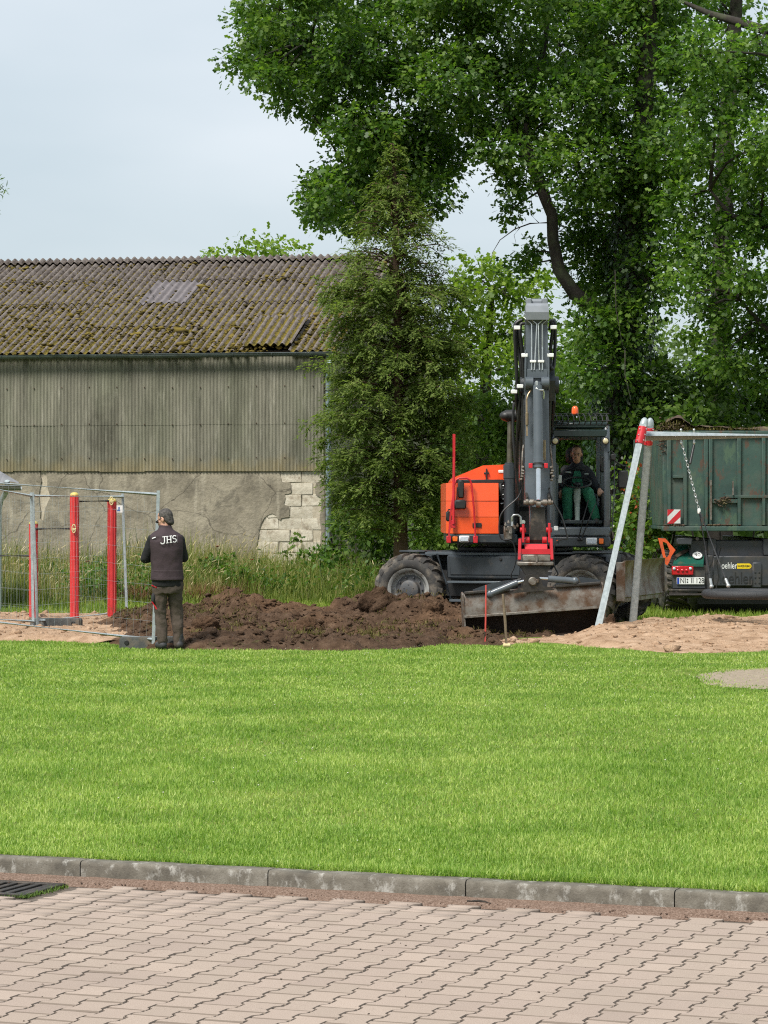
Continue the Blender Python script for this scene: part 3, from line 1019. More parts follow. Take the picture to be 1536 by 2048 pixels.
nt.links.new(c, bs.inputs['Base Color']); bs.inputs['Roughness'].default_value = .9
bs.inputs['Specular IOR Level'].default_value = .25
bump(nt, bs, noise(nt, 40, 6), .4, .01)
wallsheet_m = m

m, nt, bs = nodes('mossy_roof_sheet')
tcn = nt.nodes.new('ShaderNodeTexCoord')
sep = nt.nodes.new('ShaderNodeSeparateXYZ'); nt.links.new(tcn.outputs['Object'], sep.inputs[0])
c = ramp(nt, noise(nt, 5, 8, .65), [(.28, (.075, .060, .053)), (.5, (.150, .126, .112)), (.75, (.235, .205, .188))])
low = ramp(nt, sep.outputs['Z'], [(0.0, (1, 1, 1)), (.05, (0, 0, 0))])
g = nt.nodes.new('ShaderNodeNewGeometry')
sp2 = nt.nodes.new('ShaderNodeSeparateXYZ'); nt.links.new(g.outputs['Position'], sp2.inputs[0])
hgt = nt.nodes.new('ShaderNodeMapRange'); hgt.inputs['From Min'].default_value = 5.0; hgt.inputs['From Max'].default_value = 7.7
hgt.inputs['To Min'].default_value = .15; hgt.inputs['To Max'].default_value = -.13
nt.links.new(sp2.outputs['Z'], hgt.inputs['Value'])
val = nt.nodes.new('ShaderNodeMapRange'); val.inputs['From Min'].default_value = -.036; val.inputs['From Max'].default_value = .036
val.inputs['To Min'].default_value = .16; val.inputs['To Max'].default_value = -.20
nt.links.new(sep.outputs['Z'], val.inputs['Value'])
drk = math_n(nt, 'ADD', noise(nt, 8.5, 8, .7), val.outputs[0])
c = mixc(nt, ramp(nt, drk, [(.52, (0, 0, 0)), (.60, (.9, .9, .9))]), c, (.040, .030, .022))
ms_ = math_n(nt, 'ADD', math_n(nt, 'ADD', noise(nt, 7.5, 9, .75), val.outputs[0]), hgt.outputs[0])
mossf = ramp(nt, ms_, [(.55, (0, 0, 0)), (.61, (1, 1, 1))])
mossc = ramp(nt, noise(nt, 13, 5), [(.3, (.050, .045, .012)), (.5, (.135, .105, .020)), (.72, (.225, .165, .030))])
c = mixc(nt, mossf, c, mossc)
c = mixc(nt, ramp(nt, noise(nt, 9, 6, .75), [(.70, (0, 0, 0)), (.735, (.9, .9, .9))]), c, (.46, .43, .41))
nt.links.new(c, bs.inputs['Base Color']); bs.inputs['Roughness'].default_value = .95
bs.inputs['Specular IOR Level'].default_value = .2
hh = mixc(nt, mossf, noise(nt, 20, 6), (1, 1, 1))
bump(nt, bs, math_n(nt, 'ADD', mossf, noise(nt, 30, 7)), .8, .03)
roof_m = m
newsheet_m = pm('pale_grey_roof_sheet', (.18, .160, .163), (.125, .108, .110), 5, .8, 0, .3, 30, dirt=(.03, .025, .02), dscale=3.4, dlo=.60, dhi=.64)

# core walls
mb = MB()
core = .06
mb.span((0, 0, 0), (0.0001, .0001, .0001)) if False else None
MW = basis(WD, Vector((0, 0, 1)), -DD, B0)          # local x along wall, y up, z out of the wall (to the camera)
mb.box((BL / 2, 2.5, -.120), (BL, 5.0, .22), MW, .004)
mb.build('wall_core', mortar_m, barn)
# gable end: pentagon prism facing right
mb = MB()
MG = basis(DD, Vector((0, 0, 1)), -WD, B0)
mb.prism([(-.0, 0), (BDEP, 0), (BDEP, EZ - .1), (BDEP / 2, RZ - .12), (0, EZ - .1)], .06, MG)
mb.build('gable_wall', plaster_m, barn, 0)
mb = MB()
mb.prism([(.4, 0), (BDEP, 0), (BDEP, EZ - .1), (BDEP / 2, RZ - .12), (.4, EZ - .2)], .06, basis(DD, Vector((0, 0, 1)), -WD, B0 + WD * BL))
mb.box((BL / 2, 2.5, -BDEP + .1), (BL, 5.0, .2), MW, .004)
mb.build('back_wall', plaster_m, barn, 0)

# bared blocks, right end of the base wall
bh, bl_ = .252, .50
bme = []
for v_ in range(3):
    q = MB(); q.box((0, 0, 0), (bl_ - .006, bh - .006, .10), None, .008)
    for i, vv in enumerate(q.v):
        q.v[i] = tuple(np.array(vv) + rng.normal(0, .006, 3))
    me = q.mesh('block', smooth=30); me.materials.append(block_m); bme.append(me)
for r_ in range(10):
    for k in range(5):
        w = .012 + k * bl_ + (bl_ / 2 if r_ % 2 else 0)
        if w > 1.75: continue
        z = 2.50 - (r_ + .5) * bh
        o = bpy.data.objects.new('block', bme[(r_ * 5 + k) % 3])
        M = basis(WD, Vector((0, 0, 1)), -DD, bw(w + bl_ / 2, .046 + rng.uniform(-.006, .006), z) - B0)
        if w < 0: continue
        o.matrix_local = M
        col.objects.link(o); o.parent = barn


def zp(cx, cy):
    return wall_pt(500 + cx / 7.68, 920 + cy / 7.68)


def rough(poly, step=.05, amp=.010, seed=1, lock=()):
    out = []
    r_ = np.random.default_rng(seed)
    for i in range(len(poly)):
        a = np.array(poly[i]); b = np.array(poly[(i + 1) % len(poly)])
        n = max(1, int(np.linalg.norm(b - a) / step)) if i not in lock else 1
        for k in range(n):
            p = a + (b - a) * k / n
            out.append(tuple(p + (r_.normal(0, amp, 2) if k or i not in lock else 0)))
    return out


edge = [zp(*p) for p in ((455, 150), (470, 250), (490, 335), (620, 345), (635, 365), (630, 500), (600, 520), (535, 522), (548, 590), (520, 680), (605, 720), (612, 770), (600, 872), (490, 892), (470, 922), (430, 890), (400, 850), (340, 825), (280, 842), (215, 890), (172, 1000), (140, 1090), (120, 1250), (100, 1500))]
xl = [wall_pt(p, q)[0] for p, q in ((93, 1000), (96, 950))]
lcr = [wall_pt(p, q) for p, q in ((86.5, 1180), (86.5, 1043), (88, 1030), (90, 1020), (97, 1005), (101, 992), (95, 975), (94, 960), (93, 938))]
poly = [(edge[-1][0], -.1)] + list(reversed(edge))
poly[-1] = (edge[0][0], 2.56)
poly = poly + [(lcr[-1][0], 2.56)] + list(reversed(lcr))[1:] + [(lcr[0][0], -.1)]
mb = MB(); mb.prism(rough(poly, .06, .006, 2), .020, MW)
mb.build('plaster', plaster_m, barn, 0)
rcr = [wall_pt(p, q) for p, q in ((86.3, 1180), (86.3, 1043), (80, 1036), (82, 1022), (79, 1008), (79, 990), (80, 975), (84, 962), (81, 950), (81, 938))]
poly = [(BL, -.1), (rcr[0][0], -.1)] + rcr[1:-1] + [(rcr[-1][0], 2.56), (BL, 2.56)]
mb = MB(); mb.prism(rough(poly, .08, .006, 3, (0,)), .020, MW)
mb.build('plaster', plaster_m, barn, 0)
cn = [zp(*p) for p in ((1010, 350), (1000, 420), (1000, 520), (1040, 558), (1085, 572), (1092, 700), (1075, 900), (1092, 1060), (1085, 1300), (1070, 1500))]
poly = [(0, 2.3)] + cn + [(cn[-1][0], -.1), (0, -.1)]
mb = MB(); mb.prism(rough(poly, .07, .006, 4), .020, MW)
mb.build('plaster', plaster_m, barn, 0)


def corr(width, length, pitch, amp, seg, nl=1, thick=0.0):
    n = int(round(width / pitch * seg))
    xs = np.linspace(0, width, n + 1)
    zs = amp * np.cos(2 * np.pi * xs / pitch)
    vs, fs = [], []
    for j in range(nl + 1):
        for x, z in zip(xs, zs): vs.append((x, length * j / nl, z))
    for j in range(nl):
        for k in range(n):
            a = j * (n + 1) + k
            fs.append((a, a + 1, a + n + 2, a + n + 1))
    if thick:
        off = len(vs)
        vs += [(x, y, z - thick) for x, y, z in vs]
        fs += [tuple(reversed([i + off for i in f])) for f in fs]
        m_ = n + 1
        for k in range(n):
            fs.append((k + 1, k, k + off, k + 1 + off))
            a = nl * m_ + k
            fs.append((a, a + 1, a + 1 + off, a + off))
    me = bpy.data.meshes.new('sheet')
    me.from_pydata(vs, [], fs)
    me.shade_smooth(); me.set_sharp_from_angle(angle=R(50))
    return me


# wall cladding sheets
SW = .076 * 13
for r_, (z0, z1) in enumerate(((2.50, 3.56), (3.50, 5.02))):
    me = corr(SW + .02, z1 - z0, .076, .0095, 6)
    me.name = 'wall_sheet'; me.materials.append(wallsheet_m)
    for k in range(16):
        w = .02 + k * SW
        if w > BL - .5: break
        o = bpy.data.objects.new('wall_sheet', me)
        loc = bw(w, -.052 - .006 * r_ - rng.uniform(0, .004), z0 + rng.normal(0, .006)) - B0
        o.matrix_local = basis(WD, Vector((0, 0, 1)), -DD, loc) @ Matrix.Rotation(rng.normal(0, .0015), 4, 'Z')
        col.objects.link(o); o.parent = barn
mb = MB()
for zz_ in (2.78, 3.52, 4.32):
    for k in range(22):
        p = bw(.25 + k * .62, -.064, zz_ + .012 * math.sin(k))
        mb.cyl(p, p - DD * .02, .014, 8)
tag(mb.build('sheet_screws', pm('rusty_screw', (.10, .065, .04), (.05, .035, .025), 20, .8), barn), kind='stuff')

# roof sheets
SL = Vector((DD.x * RUN, DD.y * RUN, RZ - EZ - .02)).normalized()      # up the slope
SN = (-WD).cross(SL).normalized()
if SN.z < 0: SN = -SN
slope = math.hypot(RUN, RZ - EZ)
ov = .20
nrow = 4
rl = (slope + ov) / nrow
RWID = .177 * 6
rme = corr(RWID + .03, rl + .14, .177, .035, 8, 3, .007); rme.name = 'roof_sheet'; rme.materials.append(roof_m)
rme2 = rme.copy(); rme2.materials.clear(); rme2.materials.append(newsheet_m)
eave0 = bw(-.30, -.0, EZ + .05) - SL * ov
for r_ in range(nrow):
    for k in range(15):
        loc = eave0 + WD * ((k + 1) * RWID) + SL * (r_ * rl) + SN * (.012 + rng.uniform(0, .014))
        ang = -.011 + rng.normal(0, .0025); lift = 0
        special = (r_ == 2 and k == 4)
        if r_ == 0 and k in (1,):
            loc = loc + SL * .24 + SN * .09; ang += .03
        if r_ == 0 and k in (2,):
            loc = loc + SL * .05; ang += .008
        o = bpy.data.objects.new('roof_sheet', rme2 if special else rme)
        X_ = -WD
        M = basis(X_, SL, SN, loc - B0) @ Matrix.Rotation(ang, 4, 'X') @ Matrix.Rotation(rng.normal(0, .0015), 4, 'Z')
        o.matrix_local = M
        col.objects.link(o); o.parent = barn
# back slope (one sheet, out of sight) and ridge caps
SLb = Vector((-DD.x * RUN, -DD.y * RUN, RZ - EZ)).normalized()
mb = MB()
ridge = bw(0, RUN, RZ + .03)
p = [ridge + (-WD) * .3, ridge + WD * BL, ridge + WD * BL - SLb * (slope + .3), ridge - WD * .3 - SLb * (slope + .3)]
mb.add(p + [v - Vector((0, 0, .02)) for v in p], [[0, 1, 2, 3], [7, 6, 5, 4], [0, 4, 5, 1], [1, 5, 6, 2], [2, 6, 7, 3], [3, 7, 4, 0]])
mb.build('back_roof', roof_m, barn, 0)
capm = corr(RWID + .03, .36, .177, .035, 8, 1, .008)
vs = [v.co.copy() for v in capm.vertices]; fs = [list(p.vertices) for p in capm.polygons]
cm = MB()
cm.add([(v.x, v.y - .36, v.z + .012) for v in vs], fs)
bend = SLb
ca = math.acos(max(-1, min(1, SL.dot(-SLb))))
cm.add([(v.x, (v.y) * math.cos(-ca) - v.z * 0, v.z + .012 - v.y * math.sin(ca)) for v in vs], fs)
cme = cm.mesh('ridge_cap', smooth=50); cme.materials.append(roof_m)
for k in range(15):
    o = bpy.data.objects.new('ridge_cap', cme)
    loc = eave0 + WD * ((k + 1) * RWID) + SL * (slope + ov + .02) + SN * (.045 + rng.uniform(0, .008))
    o.matrix_local = basis(-WD, SL, SN, loc - B0)
    col.objects.link(o); o.parent = barn
n = 13000
u_ = rng.uniform(0, 15 * RWID, n); v_ = rng.random(n) ** 1.25 * (slope + ov)
k_ = np.round(u_ / .177 - .5) + .5
u_ = k_ * .177 + rng.normal(0, .030, n)
pt = fbm(u_ * .9, v_ * .9, 4, 81) + .22 * (1 - v_ / slope) - .10
keep = (rng.random(n) < smooth01((pt - .36) / .22)) & ~((u_ > 4 * RWID) & (u_ < 5 * RWID) & (v_ > 2 * rl) & (v_ < 3 * rl) & (rng.random(n) < .85))
u_, v_ = u_[keep], v_[keep]; n = len(u_)
cz_ = .035 * np.cos(2 * np.pi * (u_ / .177)) + .02
P = np.array(eave0)[None] + np.array(WD)[None] * u_[:, None] + np.array(SL)[None] * v_[:, None] + np.array(SN)[None] * cz_[:, None]
m, nt, bs = nodes('roof_moss')
g = nt.nodes.new('ShaderNodeNewGeometry')
c = ramp(nt, math_n(nt, 'ADD', math_n(nt, 'MULTIPLY', g.outputs['Random Per Island'], .6), math_n(nt, 'MULTIPLY', noise(nt, 1.2, 4), .7)), [(.25, (.030, .024, .014)), (.5, (.075, .060, .018)), (.72, (.130, .098, .024)), (.95, (.180, .138, .036))])
nt.links.new(c, bs.inputs['Base Color']); bs.inputs['Roughness'].default_value = 1; bs.inputs['Specular IOR Level'].default_value = .1
o = chunks('roof_moss', P, rng.gamma(2.2, .011, n) + .008, m, None, .55)
o.data.transform(Matrix.Translation(-B0)); o.parent = barn; tag(o, kind='stuff')
# purlins and rafters under the roof
dark_wood = pm('old_roof_timber', (.05, .036, .026), (.03, .022, .016), 10, .95)
for t in (.35, 2.2, 4.0, 5.8, 7.2):
    mb = MB()
    c0 = bw(-.2, 0, EZ) + SL * (t - .1) - SN * .09
    mb.bar(c0, c0 + WD * (BL + .2), .08, .10, .004, SN)
    mb.build('purlin', dark_wood, barn)
# eaves board, gutter, downpipe
gz = pm('zinc_gutter', (.15, .175, .175), (.10, .12, .12), 5, .55, .4, dirt=(.07, .075, .06), dscale=4, dlo=.5, dhi=.75)
mb = MB()
gc0 = bw(-.22, -.27, EZ - .04); L_ = BL
rings = []
for w in np.linspace(0, L_, 20):
    c0 = gc0 + WD * w + Vector((0, 0, .006 * math.sin(w * 1.3)))
    ring = []
    for k in range(11):
        a_ = math.pi + math.pi * k / 10
        ring.append(c0 + (-DD) * (.078 * math.cos(a_)) * -1 + Vector((0, 0, .078 * math.sin(a_))))
    for k in range(10, -1, -1):
        a_ = math.pi + math.pi * k / 10
        ring.append(c0 + (-DD) * (.072 * math.cos(a_)) * -1 + Vector((0, 0, .072 * math.sin(a_) + .001)))
    rings.append(ring)
mb.loft(rings)
mb.tube([gc0 - DD * .078 + Vector((0, 0, .004)), gc0 - DD * .078 + WD * L_ + Vector((0, 0, .004))], .011, 8)
gut = mb.build('gutter', gz, barn)
for k in range(17):
    mb = MB()
    c0 = gc0 + WD * (.45 + k * .86)
    pts = [c0 + (-DD) * (.083 * math.cos(a_)) + Vector((0, 0, .083 * math.sin(a_))) for a_ in np.linspace(math.pi, 2 * math.pi, 9)]
    mb.tube(pts, .008, 6); mb.build('bracket', gz, gut)
mb = MB()
pb = pm('blue_grey_zinc', (.27, .34, .37), (.20, .26, .29), 6, .45, .4, dirt=(.14, .15, .14), dscale=6, dlo=.55, dhi=.8)
dpx = bw(-.085, -.09, 0)
mb.tube([gc0 + WD * .1 + Vector((0, 0, -.07)), gc0 + WD * .08 + Vector((0, 0, -.2)), Vector((dpx.x, dpx.y, 4.55)), Vector((dpx.x, dpx.y, 4.3)), Vector((dpx.x, dpx.y, .75))], .052, 14)
for z in (.76, 1.72, 3.1, 4.2): mb.tube([Vector((dpx.x, dpx.y, z)), Vector((dpx.x, dpx.y, z + .05))], .058, 14)
dp = mb.build('downpipe', pb, barn)
mb = MB(); mb.tube([Vector((dpx.x, dpx.y, .75)), Vector((dpx.x, dpx.y, 0))], .06, 12); mb.build('standpipe', M_['galv_dark'], dp)
mb = MB()
for z in (1.74, 3.12, 4.22):
    mb.tube([Vector((dpx.x, dpx.y, z)) + Vector((.062 * math.cos(a_), .062 * math.sin(a_), 0)) for a_ in np.linspace(0, 6.28, 14)], .008, 6)
mb.build('clamp', M_['black'], dp)

# ================================================================== shed corner at the left edge
SD = 47.0
s0 = at(43, 1200, SD); s0.z = 0
shed = empty('shed', Vector((s0.x - 1.6, SD + 1, 0)), 'small shed with grey tiled roof corner and gutter at the left edge', 'shed')
k_ = SD / F
brick_m = pm('reddish_render', (.30, .17, .14), (.24, .135, .11), 6, .9, 0, .4, 30)
mb = MB(); mb.span((s0.x - 4.2, SD + .30, -.1), (s0.x - .95, SD + 3.2, 2.05), .01); mb.build('wall', brick_m, shed)
tile_m = pm('grey_roof_tile', (.20, .20, .21), (.14, .14, .15), 7, .7, 0, .2, 30)
gx, gzz = s0.x, CZ + (HY - 972) * k_
for k in range(11):
    mb = MB()
    x0 = s0.x - .08 - (k + 1) * .30
    rings = []
    for t in np.linspace(0, 1, 7):
        ring = []
        for q in np.linspace(0, 1, 9):
            hgt_ = .035 * (1 - abs(2 * q - 1) ** 2) + .012 * (1 - t)
            cut = (x0 + .3 * q - (s0.x - .08)) * -.0
            ring.append(Vector((x0 + .32 * q, SD + .06 + 1.5 * t, gzz + .03 + hgt_ + .78 * t - .0)))
        rings.append(ring)
    # hipped corner: drop the far edge towards the right end
    for ri, ring in enumerate(rings):
        for v in ring:
            lim = gzz + .06 + (s0.x - .05 - v.x) * .52
            if v.z > lim:
                v.z = lim
                v.y = SD + .06 + max(0, (lim - gzz - .03)) / .78 * 1.5
    mb.loft(rings, cap=False, closed=False)
    mb.build('tile', tile_m, shed)
mb = MB()
c0 = Vector((s0.x - 3.6, SD - .03, gzz)); c1 = Vector((s0.x, SD - .03, gzz))
rings = []
for x in (c0, c1):
    ring = [x + Vector((0, .075 * math.cos(a_), .075 * math.sin(a_))) for a_ in np.linspace(math.pi, 2 * math.pi, 11)]
    ring += [x + Vector((0, .068 * math.cos(a_), .068 * math.sin(a_) + .002)) for a_ in np.linspace(2 * math.pi, math.pi, 11)]
    rings.append(ring)
mb.loft(rings); mb.tube([c0 + Vector((0, -.078, .004)), c1 + Vector((0, -.078, .004))], .011, 8)
gut = mb.build('gutter', M_['galv_dark'], shed)
mb = MB()
a0 = at(14, 962, SD - .03)
mb.tube([a0, at(15, 972, SD + .02), at(13, 982, SD + .1), at(8, 992, SD + .2), at(2, 1000, SD + .22), at(-2, 1020, SD + .22), at(-2, 1225, SD + .22)], .045, 12)
mb.build('downpipe', M_['galv'], shed)

# ================================================================== trees and shrubs
LEAF6 = np.array([(0, 0), (.25, .30), (.45, .13), (.70, .36), (1.0, 0), (.66, -.34), (.48, -.13), (.28, -.32)], float)
LEAF4 = np.array([(0, 0), (.45, .32), (1.0, 0), (.45, -.32)], float)


def unit(a):
    return a / np.maximum(np.linalg.norm(a, axis=1), 1e-6)[:, None]


def leaves(name, P, D, U, size, mat, parent, shape=LEAF6):
    """P positions, D leaf direction, U rough normal"""
    D = unit(D); S = unit(np.cross(D, U)); Nn = np.cross(S, D)
    sz = np.asarray(size)[:, None]
    k = len(shape)
    V = np.zeros((len(P), k, 3))
    for i, (l, w) in enumerate(shape):
        V[:, i] = P + D * sz * l + S * sz * w - Nn * sz * (.10 * l * l + .25 * w * w)
    return np_mesh(name, V, k, [list(range(k))], mat, parent, root_loc(parent))


def crown(blobs, per_m2, lsize, clump=.28, nper=46, droop=.25, shell=.5):
    """blobs: (centre Vector, (rx, ry, rz)); leaf clumps through each blob's volume"""
    PP, DD_, UU, SS, cents = [], [], [], [], []
    for c, r in blobs:
        area = math.pi * r[0] * r[2]
        ns = max(3, int(area * per_m2 / nper))
        d = rng.normal(0, 1, (ns, 3)); d = unit(d)
        rad = shell + (1 - shell) * rng.random(ns) ** .6
        rad *= np.where(rng.random(ns) < .2, rng.uniform(1.0, 1.22, ns), 1)
        sc_ = np.array(c)[None] + d * rad[:, None] * np.array(r)[None]
        cents.append((c, sc_))
        m_ = rng.integers(int(nper * .6), int(nper * 1.4), ns)
        ci = np.repeat(np.arange(ns), m_)
        n = len(ci)
        cl = clump * rng.uniform(.6, 1.35, ns)[ci]
        od = unit(rng.normal(0, 1, (n, 3)) + np.array([0, 0, .35])[None])
        off = od * (cl * 1.35 * rng.random(n) ** .45)[:, None] * np.array([1, 1, .62])[None]
        P = sc_[ci] + off
        PP.append(P)
        DD_.append(od * .7 + d[ci] * .3 + rng.normal(0, .45, (n, 3)) + np.array([0, 0, -droop])[None])
        UU.append(rng.normal(0, .38, (n, 3)) + np.array([0, 0, .6])[None] + od * .75 + d[ci] * .2)
        SS.append(lsize * rng.uniform(.6, 1.4, n))
    return np.concatenate(PP), np.concatenate(DD_), np.concatenate(UU), np.concatenate(SS), cents


def branchwork(mb, cents, stems, r0=.035, twigs=.5):
    """limbs from the nearest stem point to each blob, twigs on to the clumps"""
    sp = [Vector(p) for s_ in stems for p in s_]
    for c, sc_ in cents:
        s0_ = min(sp, key=lambda p: (p - c).length + max(0, p.z - c.z) * .25)
        L = (c - s0_).length
        mid = s0_.lerp(c, .5) + Vector((rng.normal(0, .08 * L), rng.normal(0, .08 * L), .10 * L))
        mb.tube([s0_, s0_.lerp(mid, .5) + Vector((0, 0, .03 * L)), mid, mid.lerp(c, .5) + Vector((0, 0, .02 * L)), c], [r0 * 1.0, r0 * .85, r0 * .7, r0 * .5, r0 * .32], 6)
        for q in sc_[: max(1, int(len(sc_) * twigs))]:
            q = Vector(q)
            k = q.lerp(c, .5) + Vector(rng.normal(0, .08, 3))
            mb.tube([c, k, q], [r0 * .3, r0 * .2, r0 * .08], 4, cap=False)


def blob_list(rows, d, s=1.0):
    out = []
    for row in rows:
        px, py, rx, ry = row[:4]
        dd = d + (row[4] if len(row) > 4 else rng.uniform(-1.6, 1.6))
        k = dd / F
        out.append((at(px, py, dd), (rx * k * s, max(.5, .5 * (rx + ry) * k * s * 1.15), ry * k * s)))
    return out


def tree(name, base, stems, rows, d, per_m2, lsize, mat, label, cat='tree', group=None, bark=None, clump=.28, nper=46, droop=.25, shape=LEAF6, r0=.035, extra=None, twigs=.45, stem_seg=12):
    t = empty(name, base, label, cat, group)
    bl = blob_list(rows, d)
    P, D, U, S, cents = crown(bl, per_m2, lsize, clump, nper, droop)
    mb = MB()
    for pts, rad in stems:
        mb.tube(pts, rad, stem_seg)
    branchwork(mb, cents, [p for p, _ in stems], r0, twigs)
    if extra: extra(mb)
    mb.build('trunk', bark or M_['bark'], t)
    leaves('crown', P, D, U, S, mat, t, shape)
    return t


oak_m = leafm('oak_leaf', (.026, .062, .010), (.066, .138, .020), (.155, .240, .038), .45, .8, .45, .35)
light_m = leafm('light_leaf', (.060, .115, .010), (.135, .215, .022), (.23, .31, .045), .45, .8, .5, .3)
dark_m = leafm('dark_leaf', (.024, .054, .010), (.058, .115, .018), (.120, .190, .032), .42, .8, .5, .3)  # darker green leaf for shrubs and brambles
ivy_m = leafm('ivy_leaf', (.008, .024, .006), (.018, .048, .010), (.040, .085, .015), .2, 1.0, .35, .45)
mid_m = leafm('bush_leaf', (.040, .085, .011), (.090, .165, .022), (.175, .255, .042), .42, .8, .5, .3)

OD = 53.0
ob = at(1238, 1130, OD); ob.z = 0
trunk_pts = [Vector((ob.x, OD, -.1)), at(1238, 1040, OD), at(1240, 900, OD), at(1248, 760, OD), at(1256, 620, OD), at(1268, 450, OD), at(1282, 280, OD), at(1296, 100, OD), at(1305, -80, OD), at(1310, -300, OD)]
limb1 = [at(1258, 660, OD), at(1200, 625, OD - .2), at(1150, 588, OD - .4), at(1118, 540, OD - .5), at(1106, 480, OD - .6), at(1104, 430, OD - .7), at(1085, 385, OD - .6), at(1062, 330, OD - .3), at(1040, 270, OD + .1), at(1010, 210, OD + .5), at(985, 150, OD + .8), at(940, 70, OD + 1.0), at(900, -20, OD + 1.0)]
limb2 = [at(1104, 430, OD - .7), at(1075, 330, OD - .3), at(1050, 280, OD - .2), at(1060, 200, OD), at(1090, 90, OD), at(1100, -50, OD)]
limb3 = [at(1268, 450, OD), at(1330, 380, OD - .4), at(1400, 330, OD - .8), at(1470, 300, OD - 1)]
limb4 = [at(1040, 270, OD + .1), at(960, 215, OD + .3), at(860, 175, OD + .4), at(740, 130, OD + .6), at(620, 90, OD + .5)]
limb5 = [at(860, 175, OD + .4), at(830, 260, OD + .3), at(770, 310, OD), at(700, 360, OD - .2)]
rows = [(720, 250, 56, 56), (700, 310, 40, 46), (780, 290, 60, 56), (845, 315, 56, 50), (780, 425, 66, 50), (700, 400, 36, 46), (725, 440, 40, 34), (655, 370, 42, 44), (640, 410, 36, 40), (490, 132, 32, 26), (505, 45, 40, 50), (530, 160, 46, 28), (600, 200, 40, 30), (645, 225, 36, 34), (870, 350, 50, 50), (540, 90, 62, 66), (508, 140, 38, 30), (560, 20, 75, 60), (640, 60, 88, 78), (620, 165, 45, 40), (690, 190, 52, 60), (600, 110, 50, 45), (560, 165, 36, 30), (700, 120, 70, 60), (640, -40, 90, 60), (770, -40, 100, 70),
        (742, 280, 52, 60), (760, 100, 95, 88), (800, 215, 86, 78), (815, 325, 66, 52), (760, 370, 58, 52), (850, 395, 46, 42), (652, 395, 38, 52), (640, 430, 26, 32), (672, 350, 28, 26), (735, 335, 30, 40),
        (880, 60, 95, 80), (900, 170, 88, 84), (895, 275, 56, 50), (935, 315, 26, 22), (1000, 80, 100, 88), (1000, 200, 92, 86), (1005, 305, 44, 40), (1022, 370, 30, 50), (1016, 425, 22, 26),
        (1055, 505, 34, 28), (1040, 540, 16, 14), (900, -30, 110, 70), (1050, -30, 110, 70),
        (1120, 90, 105, 95), (1140, 215, 90, 90), (1150, 330, 70, 70), (1165, 430, 48, 62), (1185, 520, 46, 52), (1060, 260, 60, 60),
        (1230, 90, 100, 95), (1250, 225, 95, 85), (1230, 340, 80, 70), (1240, 450, 76, 66), (1225, 560, 60, 60), (1170, 655, 46, 44), (1240, 660, 70, 60), (1290, 560, 62, 60), (1310, 430, 70, 70), (1330, 300, 75, 70), (1180, -30, 110, 70), (1310, -20, 110, 70), (1340, 90, 70, 70), (1340, 180, 70, 60),
        (1200, 740, 60, 44), (1165, 600, 26, 22)]


def oak_extra(mb):
    mb.tube([at(1104, 445, OD - .7), at(1060, 447, OD - .9), at(1030, 458, OD - 1), at(1000, 480, OD - 1.1), at(985, 505, OD - 1.1), at(980, 528, OD - 1.1)], [.022, .015, .012, .008, .005, .003], 6)
    mb.tube([at(1078, 446, OD - .85), at(1062, 430, OD - .9), at(1058, 408, OD - .9)], [.010, .006, .003], 5)
    mb.tube([at(1040, 455, OD - .95), at(1028, 470, OD - .9), at(1032, 486, OD - .9)], [.009, .005, .003], 5)
    for a_, b_ in (((1230, 540), (1245, 690)), ((1250, 700), (1262, 800))):
        mb.tube([at(*a_, OD - 2.4), at((a_[0] + b_[0]) / 2 - 6, (a_[1] + b_[1]) / 2, OD - 2.5), at(*b_, OD - 2.5)], [.012, .009, .004], 5)


oak = tree('oak_tree', Vector((ob.x, OD, 0)), [(trunk_pts, [.36, .32, .28, .26, .24, .21, .19, .17, .15, .1]), (limb1, [.16, .15, .135, .12, .11, .105, .10, .09, .085, .075, .065, .05, .03]), (limb2, [.08, .07, .06, .055, .05, .03]), (limb3, [.10, .08, .06, .03]), (limb4, [.07, .06, .05, .04, .02]), (limb5, [.045, .035, .028, .015])],
           rows, OD, 1280, .106, oak_m, 'tall oak with crooked dark limb and ivy trunk spreading over the excavator', extra=oak_extra, r0=.026)
# ivy on the trunk: a climbing plant of its own
n = 7000
hz_ = rng.uniform(.6, 8.6, n); an = rng.uniform(0, 6.28, n)
tp = np.array([tuple(p) for p in trunk_pts])
cx = np.interp(hz_, tp[:, 2], tp[:, 0]); cy = np.interp(hz_, tp[:, 2], tp[:, 1])
rr = np.interp(hz_, [0, 2, 5, 8.6], [.75, .70, .52, .34]) * rng.uniform(.75, 1.15, n)
P = np.stack([cx + rr * np.cos(an), cy + rr * np.sin(an), hz_], 1)
Dn = np.stack([np.cos(an) * .3, np.sin(an) * .3, np.full(n, -.9)], 1) + rng.normal(0, .35, (n, 3))
Un = np.stack([np.cos(an), np.sin(an), np.full(n, .35)], 1) + rng.normal(0, .35, (n, 3))
iv = empty('ivy', Vector((ob.x, OD - .4, 0)), 'dark ivy climbing the trunk of the oak behind the cab', 'ivy')
leaves('foliage', P, Dn, Un, .10 * rng.uniform(.6, 1.3, n), ivy_m, iv, LEAF4)
mb = MB()
for a_ in (3.6, 4.3, 5.0):
    mb.tube([Vector((np.interp(z, tp[:, 2], tp[:, 0]) + .36 * math.cos(a_ + .15 * math.sin(z * 2)), OD + .36 * math.sin(a_), z)) for z in np.linspace(0, 7.5, 14)], .02, 5)
mb.build('stem', M_['bark'], iv)

